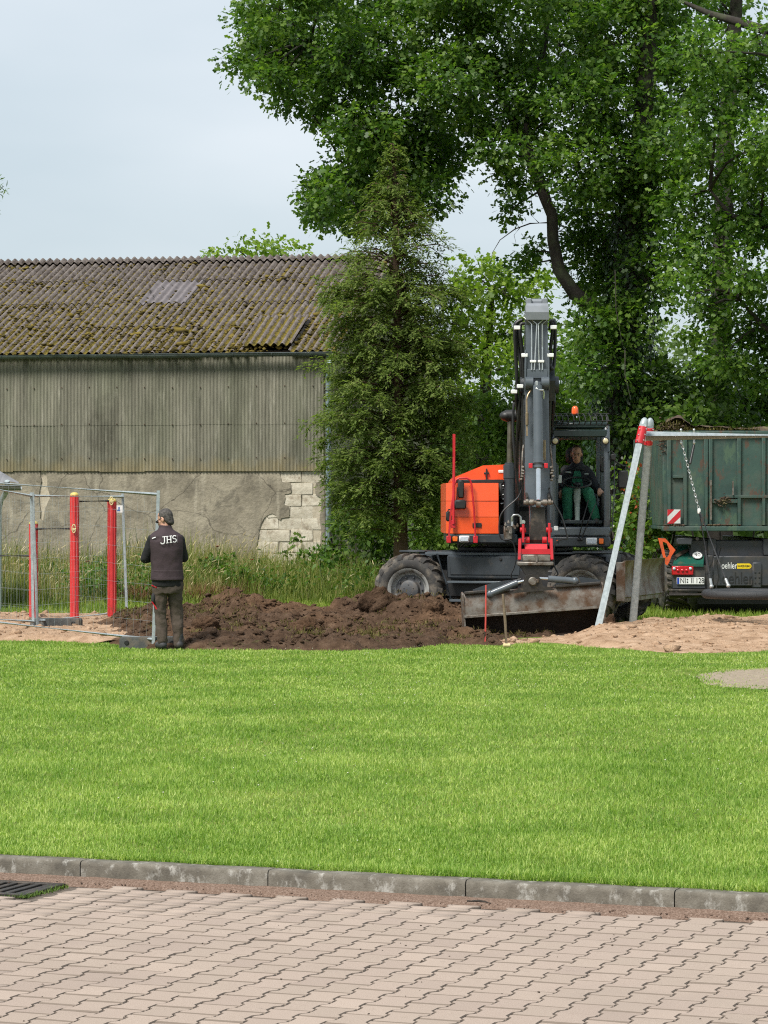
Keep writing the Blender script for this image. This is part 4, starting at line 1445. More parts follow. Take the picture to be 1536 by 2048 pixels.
# second broadleaf to the right, its trunk beyond the frame
RD = 50.0
rows = [(1400, 110, 60, 60), (1450, 130, 50, 60), (1490, 190, 60, 70), (1430, 220, 60, 60), (1500, 300, 60, 70), (1420, 320, 66, 60), (1470, 400, 66, 60), (1390, 420, 60, 60), (1520, 90, 40, 40), (1520, 430, 50, 70), (1440, 500, 66, 60), (1375, 520, 52, 54), (1500, 545, 60, 52), (1420, 600, 56, 44), (1500, 650, 64, 60), (1390, 660, 30, 24), (1450, 710, 66, 52), (1530, 740, 56, 52), (1600, 300, 90, 100), (1620, 520, 90, 110), (1600, 120, 80, 80), (1590, 700, 70, 80), (1385, 590, 34, 34)]
rb = at(1690, 1200, RD); rb.z = 0
rtr = [Vector((rb.x, RD, -.1)), at(1690, 1000, RD), at(1680, 760, RD), at(1670, 500, RD), at(1680, 250, RD), at(1690, 0, RD), at(1700, -200, RD)]
rl1 = [at(1680, 250, RD), at(1620, 150, RD), at(1536, 62, RD + .6), at(1480, 45, RD + 1), at(1420, 28, RD + 1.2), at(1370, 5, RD + 1.4)]
rl2 = [at(1680, 560, RD), at(1600, 480, RD), at(1520, 450, RD), at(1460, 430, RD), at(1420, 380, RD)]
rl3 = [at(1680, 760, RD), at(1600, 690, RD), at(1530, 655, RD), at(1480, 600, RD)]
maple_m = leafm('pale_oak_leaf', (.030, .072, .011), (.078, .158, .023), (.175, .272, .046), .46, .8, .45, .35)
tree('oak_tree', Vector((rb.x, RD, 0)), [(rtr, [.34, .3, .26, .22, .18, .14, .1]), (rl1, [.13, .11, .09, .08, .06, .03]), (rl2, [.09, .08, .06, .045, .02]), (rl3, [.08, .06, .05, .02])],
     rows, RD, 1120, .104, maple_m, 'brighter green oak at the right edge hanging over the trailer')
# trees at the top right, farther back
rows = [(1330, 20, 60, 40), (1420, 60, 40, 30), (1480, 20, 60, 30), (1400, -30, 90, 40), (1500, 110, 50, 30), (1370, 140, 30, 30)]
b3 = at(1440, 1160, 62); b3.z = 0
tree('oak_tree', b3, [([b3, at(1440, 700, 62), at(1450, 300, 62), at(1470, 40, 62), at(1480, -100, 62)], [.3, .25, .2, .15, .1])], rows, 62, 420, .14, oak_m, 'oak far back whose bare limbs show at the top right corner')

# dark understorey behind the trailer and cab
shr = [(('hazel_shrub', 1290, 52.5), [(1290, 770, 66, 56), (1340, 800, 60, 50), (1270, 850, 60, 46), (1330, 880, 60, 50), (1250, 930, 40, 60), (1380, 850, 50, 50)], dark_m, 'dark leafy shrub right of the ivy trunk above the swing frame'),
       (('hazel_shrub', 1450, 53), [(1420, 790, 64, 56), (1480, 800, 66, 60), (1450, 730, 60, 46), (1530, 820, 60, 60), (1440, 860, 60, 40), (1590, 830, 60, 70), (1520, 900, 80, 60)], dark_m, 'dark shrub mass standing behind the green trailer body'),
       (('hawthorn_shrub', 1288, 48.5), [(1290, 960, 42, 40), (1270, 1010, 38, 46), (1305, 1040, 32, 50), (1268, 1080, 34, 46), (1300, 1110, 34, 36), (1250, 1130, 24, 30)], mid_m, 'hawthorn bush with reddish tips between the swing legs and the trailer'),
       (('elder_shrub', 985, 58), [(960, 840, 60, 60), (1010, 800, 50, 56), (960, 920, 60, 60), (1030, 880, 60, 60), (1080, 820, 46, 50), (1130, 790, 50, 50), (1110, 880, 60, 60), (1180, 880, 56, 70), (1150, 970, 66, 60), (1060, 980, 70, 70), (1000, 1020, 60, 60), (1180, 1040, 60, 50)], mid_m, 'broad bright green bush directly behind the excavator boom'),
       (('bramble_shrub', 720, 57.5), [(700, 1040, 36, 46), (740, 1060, 44, 50), (690, 1090, 30, 40), (770, 1090, 44, 40)], dark_m, 'dark bramble bush between barn corner and conifer trunk'),
       (('bramble_shrub', 870, 56), [(850, 1070, 50, 46), (900, 1050, 54, 56), (960, 1080, 50, 50), (1010, 1100, 46, 40), (1100, 1090, 60, 40), (1180, 1110, 50, 40)], mid_m, 'low bramble thicket seen under the excavator superstructure')]
for (nm, bx, d), rw, mt, lb in shr:
    b = at(bx, 1200, d); b.z = 0
    st = [([Vector((b.x + q, d, -.05)), Vector((b.x + q * 1.6, d + rng.normal(0, .2), .9)), Vector((b.x + q * 1.9, d, 1.5))], [.03, .025, .012]) for q in (-.35, -.05, .3)]
    tree(nm, b, st, rw, d, 900, .125, mt, lb, 'shrub', 'shrubs behind the diggings', clump=.22, nper=30, shape=LEAF4, r0=.02, twigs=.3, stem_seg=7)
# red haws or young leaves on the hawthorn
n = 260
P = np.array([tuple(at(rng.uniform(1245, 1325), rng.uniform(925, 1140), 48.5 + rng.uniform(-.9, .2))) for _ in range(n)])
hw = [o for o in bpy.data.objects if o.name == 'hawthorn_shrub'][0]
tag(leaves('red_tips', P, rng.normal(0, 1, (n, 3)), rng.normal(0, .5, (n, 3)) + np.array([0, 0, .8]), .07 * rng.uniform(.6, 1.3, n), leafm('red_leaf', (.16, .035, .012), (.28, .06, .02), (.36, .10, .03), .3), hw, LEAF4), kind='stuff')

# light green trees in the middle distance
rows = [(960, 560, 60, 40), (930, 610, 56, 50), (1010, 590, 60, 46), (1060, 570, 46, 36), (980, 660, 66, 50), (1040, 660, 60, 50), (930, 700, 60, 60), (1000, 740, 60, 56), (920, 800, 50, 60), (1090, 560, 24, 24), (940, 540, 30, 22)]
b = at(965, 1150, 68); b.z = 0
tree('maple_tree', b, [([b, at(965, 900, 68), at(975, 700, 68), at(985, 580, 68)], [.2, .17, .12, .06])], rows, 68, 330, .15, light_m, 'light yellow green maple between conifer and boom', clump=.3, nper=26)
rows = [(1030, 690, 46, 40), (1060, 760, 46, 46), (1100, 700, 46, 46), (1130, 760, 46, 46), (1110, 830, 50, 50), (1060, 640, 34, 30), (1150, 690, 40, 36)]
b = at(1090, 1140, 78); b.z = 0
tree('maple_tree', b, [([b, at(1090, 900, 78), at(1090, 720, 78)], [.2, .16, .08])], rows, 78, 230, .16, mid_m, 'farther green tree showing on both sides of the boom', clump=.36, nper=24)
# tree tops behind the barn ridge
rows = [(430, 510, 20, 12), (470, 500, 34, 20), (510, 495, 40, 22), (555, 500, 40, 20), (590, 512, 20, 10), (500, 540, 90, 30)]
b = at(510, 1120, 90); b.z = 0
tree('maple_tree', b, [([b, at(510, 800, 90), at(510, 540, 90)], [.25, .2, .1])], rows, 90, 220, .18, light_m, 'light green treetop peeping over the barn ridge', clump=.35, nper=24)
# pale far trees glimpsed through the gaps
for k, (px, py, rx, ry, d, lb) in enumerate(((1320, 700, 70, 60, 130, 'pale far tree glimpsed right of the ivy trunk'), (1180, 700, 60, 60, 135, 'pale far tree glimpsed left of the ivy trunk above the cab'))):
    b = at(px, 1085, d); b.z = 0
    tree('distant_tree', b, [([b, at(px, 900, d), at(px, py + 20, d)], [.3, .25, .1])], [(px, py, rx, ry), (px - 40, py + 60, rx, ry), (px + 40, py + 80, rx, ry), (px, py + 140, rx, ry)], d, 70, .35, leafm('far_leaf_%d' % k, (.10, .15, .06), (.15, .21, .08), (.20, .27, .11), .4), lb, 'tree', 'pale trees far beyond', clump=.6, nper=20, shape=LEAF4)
# wood on the skyline, one mass
fw = []
for k in range(70):
    px = rng.uniform(640, 2300); d = rng.uniform(112, 150)
    hz_ = rng.uniform(3.0, 6.2)
    fw.append((Vector(((px - 768) * d / F, d, hz_ * .5)), (3.0, 2.5, hz_ * .55)))
P, D, U, S, _c = crown(fw, 17, .72, .8, 16)
tag(leaves('far_wood', P, D, U, S, leafm('far_wood_leaf', (.040, .075, .022), (.070, .115, .032), (.11, .165, .05), .35, .2), None, LEAF4), 'distant belt of trees closing the skyline', 'wood', kind='stuff')
# birch twig reaching in at the left edge
rows = [(-60, 380, 60, 60, 0.), (-30, 430, 30, 26, 0.), (-90, 470, 70, 60, 0.), (-80, 300, 50, 50, 0.), (-6, 385, 9, 12, 0.)]
b = at(-140, 1240, 42); b.z = 0
tree('willow_tree', b, [([b, at(-140, 1000, 42), at(-130, 700, 42), at(-100, 450, 42)], [.09, .08, .06, .03]), ([at(-100, 450, 42), at(-50, 400, 42), at(-4, 382, 42), at(8, 372, 42)], [.02, .012, .006, .003])], rows, 42, 500, .085, mid_m, 'twig of narrow leaves poking in at the left edge above the barn', clump=.12, nper=14, shape=np.array([(0, 0), (.4, .13), (1, 0), (.4, -.13)], float), twigs=.6)

# conifer in front of the barn corner
CD = 50.0
cb = at(803, 1200, CD); cb.z = 0
con = empty('conifer_tree', cb, 'tall olive green conifer with bare trunk foot beside the barn', 'tree')
cax = lambda z: np.interp(z, [0, 2, 5, 8], [(803 - 768) * CD / F, (800 - 768) * CD / F, (795 - 768) * CD / F, (788 - 768) * CD / F])
mb = MB()
mb.tube([Vector((cax(z), CD, z)) for z in np.linspace(-.1, 8.1, 18)], [.135 * (1 - z / 9.2) + .012 for z in np.linspace(0, 8.1, 18)], 12)
PP, DD2, UU2 = [], [], []
prof_z = [.95, 1.3, 1.9, 2.6, 3.6, 4.6, 5.6, 6.3, 7.0, 7.6, 8.2]
prof_r = [.50, .80, 1.18, 1.36, 1.42, 1.40, 1.26, .98, .66, .34, .10]
levels = np.concatenate([np.arange(1.48, 5.7, .15), np.arange(5.72, 8.1, .17)])
for z_l in levels:
    nbr = 13 if z_l < 5.7 else 9
    a00 = rng.random() * 6.28
    for kk in range(nbr):
        z0 = z_l + rng.normal(0, .2)
        a_ = a00 + kk * 6.283 / nbr + rng.normal(0, .18)
        L = np.interp(z0 + .1, prof_z, prof_r) * (rng.uniform(.62, 1.0) if rng.random() < .8 else rng.uniform(1.0, 1.15))
        L *= 1 - .10 * math.cos(a_)
        s0_ = Vector((cax(z0), CD, z0))
        dirh = Vector((math.cos(a_), math.sin(a_), 0))
        rise = rng.uniform(.10, .34) + (.25 if z0 > 6 else 0)
        pts = [s0_, s0_ + dirh * L * .4 + Vector((0, 0, L * rise * .55)), s0_ + dirh * L * .75 + Vector((0, 0, L * rise * .62)), s0_ + dirh * L + Vector((0, 0, L * rise * .40 - .04))]
        mb.tube(pts, [.018, .013, .008, .003], 5, cap=False)
        side = Vector((-dirh.y, dirh.x, 0))
        nsp = int(10 + 15 * L) if z0 < 5.6 else int(6 + 9 * L)
        for j in range(nsp):
            u = .25 + .75 * rng.random() ** .7
            seg_ = u * 3; i0 = min(int(seg_), 2); p = pts[i0].lerp(pts[i0 + 1], seg_ - i0)
            sgn = 1 if rng.random() < .5 else -1
            br = (side * sgn * rng.uniform(.3, 1.0) + dirh * rng.uniform(.35, 1.0) + Vector((0, 0, rng.normal(-.12, .42)))).normalized()
            sl = (.12 + .26 * (1 - u) + .10 * rng.random()) * min(1, L)
            jit = Vector(rng.normal(0, .05, 3))
            cr_ = br.cross(Vector((0, 0, 1))).normalized()
            for q in range(10):
                tt = (q + .5) / 10
                ss = 1 if q % 2 else -1
                PP.append(p + jit + br * sl * tt + Vector((0, 0, -.10 * tt * tt * sl / .3)) + Vector(rng.normal(0, .012, 3)))
                DD2.append(br * .9 + cr_ * ss * rng.uniform(.3, .9) + Vector((0, 0, rng.normal(-.15, .2))))
                UU2.append(Vector((rng.normal(0, .3) + dirh.x * .3, rng.normal(0, .3) + dirh.y * .3, 1)))
mb.build('trunk', M_['bark_red'], con)
P = np.array([tuple(v) for v in PP]); D2 = np.array([tuple(v) for v in DD2]); U2 = np.array([tuple(v) for v in UU2])
con_m = leafm('cypress_spray', (.058, .092, .022), (.122, .172, .040), (.205, .250, .070), .45, 1.6, .6, .15)
leaves('crown', P, D2, U2, .075 * rng.uniform(.6, 1.35, len(P)), con_m, con, np.array([(0, 0), (.35, .20), (1, 0), (.35, -.20)], float))

# ================================================================== tall weeds before the barn and trees
def weed_pts(n, y0, y1, p0=-260, p1=1800):
    y = rng.uniform(y0, y1, n); px = rng.uniform(p0, p1, n); x = (px - 768) * y / F
    lim = 60 + (-(x - B0.x)) * math.tan(BT) - .25
    ok = (x > B0.x + .3) | (y < lim)
    P = np.stack([x, y, np.full(n, -.012)], 1)[ok]
    return P, 768 + F * P[:, 0] / P[:, 1]


weed_m = leafm('weed_grass', (.055, .090, .014), (.130, .175, .032), (.29, .29, .095), .38, .9, .6, .2)
P, px = weed_pts(60000, 50.2, 60)
pat = fbm(P[:, 0] * .8, P[:, 1] * .8, 3, 61)
hmul = np.interp(px, [-100, 0, 350, 420, 560, 700, 780, 1000, 1500], [.80, .80, .85, .92, .82, .72, .62, .6, .6]) * np.interp(P[:, 1], [50.2, 51.2, 53, 60], [.35, .6, 1.0, 1.25])
pat2 = fbm(P[:, 0] * 2.0, P[:, 1] * 2.0, 3, 62)
h = hmul * (.15 + 1.1 * pat + 1.5 * np.clip(pat2 - .45, 0, 1)) * rng.uniform(.5, 1.3, len(P))
tag(blades('weed_grass', P, h, rng.uniform(.005, .011, len(P)), np.clip(rng.gamma(2, .22, len(P)), .05, 1.2), weed_m), 'tall green grass growing wild in front of the barn', 'grass', kind='stuff')
dry_m = leafm('dry_grass', (.17, .14, .055), (.29, .24, .105), (.44, .37, .20), .3, .5, .7, .15)
P, px = weed_pts(30000, 50.6, 59.5)
w_ = np.interp(px, [-100, 60, 330, 480, 640, 720, 1500], [.7, .8, .8, .75, .45, .12, .05]) * smooth01((fbm(P[:, 0] * .7, P[:, 1] * .7, 3, 63) - .30) / .2)
P = P[rng.random(len(P)) < w_]; px = 768 + F * P[:, 0] / P[:, 1]
h = np.interp(px, [-100, 200, 380, 430, 560, 700], [1.0, .95, 1.12, 1.12, .9, .75]) * rng.uniform(.5, 1.2, len(P)) * np.interp(P[:, 1], [50.5, 52, 56], [.6, .9, 1.1])
tag(blades('dry_grass', P, h, rng.uniform(.003, .005, len(P)), rng.uniform(.1, .6, len(P)), dry_m), 'dry straw coloured stalks among the tall grass by the barn', 'grass', kind='stuff')
# seed heads
sel = rng.random(len(P)) < .22
Q = P[sel].copy(); Q[:, 2] += h[sel] * .82; n = len(Q)
Q[:, 0] += rng.normal(0, .12, n)
Dh = rng.normal(0, .45, (n, 3)) + np.array([.45, 0, .75])[None]
seed_m = leafm('seed_head', (.32, .25, .12), (.48, .40, .22), (.62, .55, .36), .3, .6, .8, .1)
t = leaves('seed_heads', Q, Dh, rng.normal(0, 1, (n, 3)), rng.uniform(.07, .15, n), seed_m, None, np.array([(0, 0), (.2, .055), (.8, .045), (1, 0), (.8, -.045), (.2, -.055)], float))
tag(t, 'pale nodding grass seed heads in front of the barn wall', 'grass', kind='stuff')
# russet dead patch and leafy weeds
rus_m = leafm('russet_grass', (.12, .060, .030), (.22, .120, .070), (.32, .20, .12), .25, .6, .7, .15)
P, px = weed_pts(26000, 50.2, 54, 200, 640)
k = ((px - 430) / 90) ** 2 + ((P[:, 1] - 51.8) / 1.2) ** 2 + .9 * (fbm(P[:, 0] * 1.8, P[:, 1] * 1.8, 3, 65) - .5)
k2 = ((px - 290) / 70) ** 2 + ((P[:, 1] - 51.4) / .9) ** 2 + .9 * (fbm(P[:, 0] * 1.8, P[:, 1] * 1.8, 3, 66) - .5)
P = P[(k < .8) | (k2 < .8)]
tag(blades('russet_weeds', P, rng.uniform(.2, .50, len(P)), rng.uniform(.004, .008, len(P)), rng.uniform(.2, 1.1, len(P)), rus_m), 'reddish brown withered patch low in the weeds', 'weeds', kind='stuff')
P, px = weed_pts(5200, 50.3, 59.5)
P = P[fbm(P[:, 0] * 1.1, P[:, 1] * 1.1, 3, 67) > np.interp(768 + F * P[:, 0] / P[:, 1], [0, 700, 800], [.62, .60, .46])]
rep = np.repeat(P, 16, 0) + rng.normal(0, 1, (len(P) * 16, 3)) * np.array([.13, .13, .16]) + np.array([0, 0, .38])
rep[:, 2] = np.maximum(rep[:, 2], .03)
nettle_m = leafm('weed_leaf', (.030, .070, .010), (.065, .135, .020), (.13, .21, .035), .35, .8, .5, .25)
n = len(rep)
tag(leaves('leafy_weeds', rep, rng.normal(0, 1, (n, 3)) + np.array([0, 0, -.2]), rng.normal(0, .4, (n, 3)) + np.array([0, 0, 1.]), rng.uniform(.05, .11, n), nettle_m, None, LEAF4), 'broad leaved green weeds mixed into the tall grass', 'weeds', kind='stuff')
for (px_c, rw, lb) in ((450, [(440, 1125, 30, 26), (465, 1142, 24, 20), (425, 1140, 20, 18)], 'bright leafy weed clump just right of the standing person'), (640, [(630, 1120, 30, 16), (660, 1112, 22, 14)], 'low leafy weed clump below the bared pale blocks')):
    b = at(px_c, 1200, 53); b.z = 0
    tree('weed_clump', b, [([b, b + Vector((.03, 0, .35)), b + Vector((.0, 0, .6))], [.012, .010, .006])], rw, 53, 700, .10, nettle_m, lb, 'plant', 'leafy clumps in the weeds', bark=pm('weed_stem', (.06, .09, .03), (.05, .07, .02), 9, .7) if 'weed_stem' not in bpy.data.materials else bpy.data.materials['weed_stem'], clump=.12, nper=22, shape=LEAF4, r0=.008, twigs=.3, stem_seg=6)
# bramble shoot against the pale blocks
b = at(592, 1175, 58.6); b.z = 0
bs_ = empty('bramble_shoot', b, 'young bramble shoot with dark leaves in front of the bared pale blocks', 'plant')
st = [b, at(575, 1120, 58.6), at(570, 1105, 58.5), at(585, 1090, 58.4), at(596, 1070, 58.4)]
mb = MB(); mb.tube(st, [.012, .01, .008, .006, .004], 6); mb.build('stem', pm('green_stem', (.07, .10, .03), (.05, .08, .02), 9, .7), bs_)
LP, LD = [], []
for (px, py) in ((586, 1085), (582, 1092), (596, 1080), (598, 1078), (593, 1072), (590, 1075), (597, 1068), (580, 1098), (574, 1100), (578, 1106), (600, 1104), (605, 1102), (566, 1108)):
    for q in range(3):
        LP.append(tuple(at(px + rng.normal(0, 2), py + rng.normal(0, 2), 58.4))); LD.append((rng.normal(0, 1), rng.normal(-.3, .4), rng.normal(-.2, .5)))
n = len(LP)
leaves('leaf', np.array(LP), np.array(LD), rng.normal(0, .3, (n, 3)) + np.array([0, -.8, .6]), rng.uniform(.08, .13, n), dark_m, bs_, LEAF6)
# poppies
pop_m = pm('poppy_petal', (.62, .045, .012), (.48, .025, .010), 20, .6)
for k, (px, py, lb) in enumerate(((435, 1094, 'red poppy high in the grass right of the standing person'), (415, 1117, 'red poppy low in the grass nearest the standing person'), (503, 1121, 'red poppy in the grass farther right towards the pale blocks'), (176, 1124, 'red poppy behind the fence between the tall red posts'))):
    d = 53.5 + k * .3
    c0 = at(px, py, d)
    b = Vector((c0.x + .05, d, 0))
    pp = empty('poppy', b, lb, 'poppy', 'poppies in the weeds')
    mb = MB(); mb.tube([b, Vector((b.x - .04, d, c0.z * .6)), c0], [.005, .004, .003], 5); mb.build('stem', nettle_m, pp)
    for q in range(5):
        a_ = q * 1.257
        mb = MB()
        e1 = Vector((math.cos(a_), math.sin(a_), .5)); e2 = Vector((-math.sin(a_), math.cos(a_), 0))
        mb.add([c0, c0 + e1 * .030 + e2 * .028, c0 + e1 * .048 + e2 * .020, c0 + e1 * .052, c0 + e1 * .048 - e2 * .020, c0 + e1 * .030 - e2 * .028], [[0, 1, 2, 3, 4, 5]])
        mb.build('petal', pop_m, pp)
# ================================================================== wheeled excavator
UC = Vector((1.96, 41.5, 0)); UA = R(19)
UL = Vector((math.cos(UA), -math.sin(UA), 0)); UD = Vector((math.sin(UA), math.cos(UA), 0))
MU = basis(UL, UD, Vector((0, 0, 1)), UC)
ex = empty('excavator', UC, 'orange and dark grey wheeled excavator with raised folded arm', 'excavator')


def U(l, a, z):
    return UC + UL * l + UD * a + Vector((0, 0, z))


def ex_part(name, mb, mat, parent=None, smooth=38):
    return mb.build(name, M_[mat] if isinstance(mat, str) else mat, parent or ex, smooth)


# wheels
def wheel(l, a, out, steer=0.0):
    c = U(l, a, .535)
    ax = UD * out
    ax = Matrix.Rotation(steer, 3, 'Z') @ ax
    Mw = axis_m(c, ax)
    hw_ = .215; Ro = .50
    mb = MB()
    mb.lathe([(.290, hw_ - .05), (.300, hw_ - .035), (.27, hw_ - .10), (.24, hw_ - .125), (.13, hw_ - .13), (.02, hw_ - .13), (.02, -hw_ + .1), (.29, -hw_ + .1), (.29, -.1), (.285, .05)], Mw, 40, close=True)
    mb.lathe([(.268, hw_ - .045), (.292, hw_ - .02), (.312, hw_ - .012), (.318, hw_ - .025), (.312, hw_ - .045), (.29, hw_ - .06)], Mw, 44, close=True)
    w = ex_part('wheel', mb, 'rim')
    mb = MB()
    mb.lathe([(.300, -hw_ + .03), (.33, -hw_), (.42, -hw_ - .005), (.465, -hw_ + .02), (Ro - .012, -hw_ + .05), (Ro, -hw_ + .09), (Ro + .006, 0), (Ro, hw_ - .09), (Ro - .012, hw_ - .05), (.465, hw_ - .02), (.42, hw_ + .008), (.36, hw_ + .01), (.33, hw_), (.300, hw_ - .03)], Mw, 56, close=True)
    nl = 17
    for s_ in (-1, 1):
        for k in range(nl):
            a0 = 2 * math.pi * (k + (.5 if s_ > 0 else 0)) / nl
            rings = []
            for t, wd_, rr_ in ((0, .036, Ro + .034), (.35, .042, Ro + .036), (.72, .046, Ro + .032), (.94, .050, Ro + .012), (1.04, .046, Ro - .035)):
                hgt = s_ * (-.015 + t * (hw_ + .005))
                aa_ = a0 + (1 - t) * .30 * 1.0
                ring = []
                for da, rr2 in ((-wd_, 0), (-wd_ * .75, 1), (wd_ * .75, 1), (wd_, 0)):
                    rad = rr_ if rr2 else Ro - .05
                    an_ = aa_ + da / Ro
                    ring.append(Mw @ Vector((rad * math.cos(an_), rad * math.sin(an_), hgt)))
                rings.append(ring)
            mb.loft(rings)
    ex_part('tyre', mb, 'tyre', w)
    mb = MB()
    mb.lathe([(.02, hw_ - .035), (.10, hw_ - .035), (.135, hw_ - .05), (.145, hw_ - .09), (.15, hw_ - .12), (.215, hw_ - .122), (.22, hw_ - .135), (.02, hw_ - .14)], Mw, 32)
    for k in range(10):
        a_ = 2 * math.pi * k / 10
        p = Mw @ Vector((.185 * math.cos(a_), .185 * math.sin(a_), hw_ - .125)); q = Mw @ Vector((.185 * math.cos(a_), .185 * math.sin(a_), hw_ - .09))
        mb.cyl(p, q, .014, 6)
    for k in range(5):
        a_ = 2 * math.pi * k / 5 + .3
        mb.cyl(Mw @ Vector((.075 * math.cos(a_), .075 * math.sin(a_), hw_ - .04)), Mw @ Vector((.075 * math.cos(a_), .075 * math.sin(a_), hw_ - .027)), .010, 6)
    ex_part('hub', mb, 'hub', w, 28)


wheel(-1.30, -1.0, -1, R(4)); wheel(1.30, -1.0, -1); wheel(-1.30, 1.0, 1); wheel(1.30, 1.0, 1)
mb = MB()
mb.box((0, 0, .80), (3.0, .80, .50), MU, .03)
mb.box((-1.3, 0, .56), (.34, 1.60, .30), MU, .05); mb.box((1.3, 0, .56), (.34, 1.60, .30), MU, .05)
ex_part('chassis', mb, 'dkgrey')
mb = MB(); mb.box((.05, 0, 1.075), (2.5, 1.95, .035), MU, .01); mb.box((-1.28, -.78, 1.09), (.40, .55, .03), MU, .01)
mb.box((1.45, -.8, 1.09), (.6, .6, .03), MU, .01)
ex_part('deck_plate', mb, 'dkgrey')
mb = MB(); mb.box((-.12, -1.02, .875), (1.16, .34, .34), MU, .02); mb.box((-.12, -1.195, .89), (1.05, .02, .26), MU, .006)
tb = ex_part('tool_box', mb, 'dkgrey')
mb = MB(); mb.cyl(U(.12, -1.205, .99), U(.12, -1.222, .99), .022, 10); ex_part('latch', mb, 'black', tb)
mb = MB()
for (p, q) in ((U(-.86, -1.16, 1.06), U(-.70, -1.20, .62)), (U(-.70, -1.20, .62), U(-.62, -1.20, .36)), (U(.50, -1.2, .70), U(.48, -1.2, .36))):
    mb.tube([p, q], .017, 8)
mb.box((-.02, -1.17, .655), (1.32, .13, .035), MU, .006); mb.box((-.10, -1.17, .385), (1.10, .13, .035), MU, .006)
mb.bar(U(-1.05, -1.12, 1.062), U(.62, -1.12, 1.062), .04, .035)
ex_part('step', mb, 'boomgrey')
mb = MB(); mb.box((.75, -.95, .62), (.8, .5, .45), MU, .03); mb.box((-.1, -.85, .62), (1.6, .35, .4), MU, .03); ex_part('drive_case', mb, 'black')
# dozer blade
mb = MB()
prof = [(0, .40), (.05, .46), (.02, .60), (.005, .72), (.02, .86), (.06, .96), (.085, .98)]
bl0 = 1.80
fr = [(bl0 + .10 + x, z) for x, z in prof]; bk = [(bl0 + .06 + x, z) for x, z in reversed(prof)]
rings = [[U(l, a, z) for l, z in fr + bk] for a in np.linspace(-1.22, 1.22, 3)]
mb.loft(rings)
for a in (-1.22, 1.22): mb.box((bl0 + .10, a, .68), (.13, .025, .56), MU, .006)
mb.box((bl0 + .105, 0, .43), (.06, 2.42, .09), MU, .006)
bl = ex_part('dozer_blade', mb, 'bucket')
mb = MB()
for a in (-.45, .45): mb.bar(U(1.3, a, .55), U(bl0 + .08, a, .62), .1, .16)
ex_part('blade_arm', mb, 'dkgrey', bl)

# turntable
mb = MB(); mb.lathe([(.50, 1.04), (.56, 1.06), (.56, 1.14), (.50, 1.16), (.50, 1.24)], Matrix.Translation(UC), 32)
mb.box((0, 0, 1.12), (1.5, .9, .06), MU, .01)
for px, q in ((965, -12), (1140, 10), (1160, 6)):
    p = at(px, 1095, 40.7); mb.bar(p, p + Vector((q * .01, 0, .14)), .03, .03)
ex_part('slew_ring', mb, 'black')

# superstructure: base frame
FD = 40.2


def fr_(px, py, d=FD): return at(px, py, d)


mb = MB()
p = fr_(897, 1087); q = fr_(1035, 1068)
mb.span((p.x, FD, p.z), (q.x, FD + 3.2, q.z), .02)
p = fr_(1099, 1094); q = fr_(1221, 1073)
mb.span((p.x, FD, p.z), (q.x, FD + 3.2, q.z), .02)
p = fr_(1030, 1093); q = fr_(1104, 1075)
mb.span((p.x, FD + .25, p.z), (q.x, FD + 3.1, q.z), .02)
ex_part('base_frame', mb, 'dkgrey')
# orange housing
k_ = FD / F
xl, xr = (890 - 768) * k_, (997 - 768) * k_
zt, zb = fr_(0, 966).z, fr_(0, 1067).z
z1, z2 = fr_(0, 1002).z, fr_(0, 1034).z


def slab(ztop, zbot, yt, yb, ch=.13):
    ring = lambda z, y: [Vector((xl + .02, y + ch * 1.15, z)), Vector((xl + ch, y, z)), Vector((xr, y, z)), Vector((xr, FD + 3.0, z)), Vector((xl, FD + 3.0, z)), Vector((xl - .012, y + .9, z))]
    return [ring(zbot, yb), ring(ztop, yt)]


hous = empty('housing', (0, 0, 0)); hous.parent = ex; hous.location = (0, 0, 0)
for nm, (a_, b_, ya, yb) in (('upper_panel', (zt, z1 + .003, FD + .03, FD + .005)), ('middle_panel', (z1 - .003, z2 + .003, FD + .012, FD - .004)), ('lower_panel', (z2 - .003, zb, FD + .0, FD + .004))):
    mb = MB(); mb.loft(slab(a_, b_, ya, yb)); ex_part(nm, mb, 'orange', hous, 25)
mb = MB(); mb.span((xl + .2, FD + .06, zb + .02), (xr - .01, FD + 2.9, zt - .01), .01); ex_part('panel_core', mb, 'black', hous)
mb = MB(); mb.span(fr_(945, 1055, FD - .012), fr_(963, 1046, FD + .03), .004)
ex_part('vent', mb, 'black', hous)
mb = MB(); mb.span((fr_(905, 0).x, FD + .07, zt - .005), (fr_(1008, 0).x, FD + .16, fr_(0, 959).z), .01); ex_part('top_rail', mb, 'black', hous)
# engine hood behind
ED = 41.2
k2 = ED / F
hp = [at(px, py, ED) for px, py in ((903, 962), (908, 955), (966, 931), (1012, 929), (1100, 931), (1112, 938), (1112, 990), (903, 990))]
mb = MB(); mb.loft([hp, [v + Vector((0, 2.0, 0)) for v in hp]]); hood = ex_part('engine_hood', mb, 'orange', None, 25)
mb = MB(); mb.span(at(997, 946, ED - .01), at(1022, 940, ED + .02), .006); ex_part('sticker', mb, 'white', hood)
mb = MB(); p = at(973, 948, ED - .02)
mb.bar(p + Vector((0, 0, -.1)), p + Vector((0, 0, .08)), .022, .03); mb.bar(p + Vector((-.04, 0, .01)), p + Vector((.04, 0, .01)), .022, .03); mb.span(p + Vector((-.03, -.02, -.12)), p + Vector((.06, .06, -.10)), .004)
ex_part('hood_latch', mb, 'black', hood)
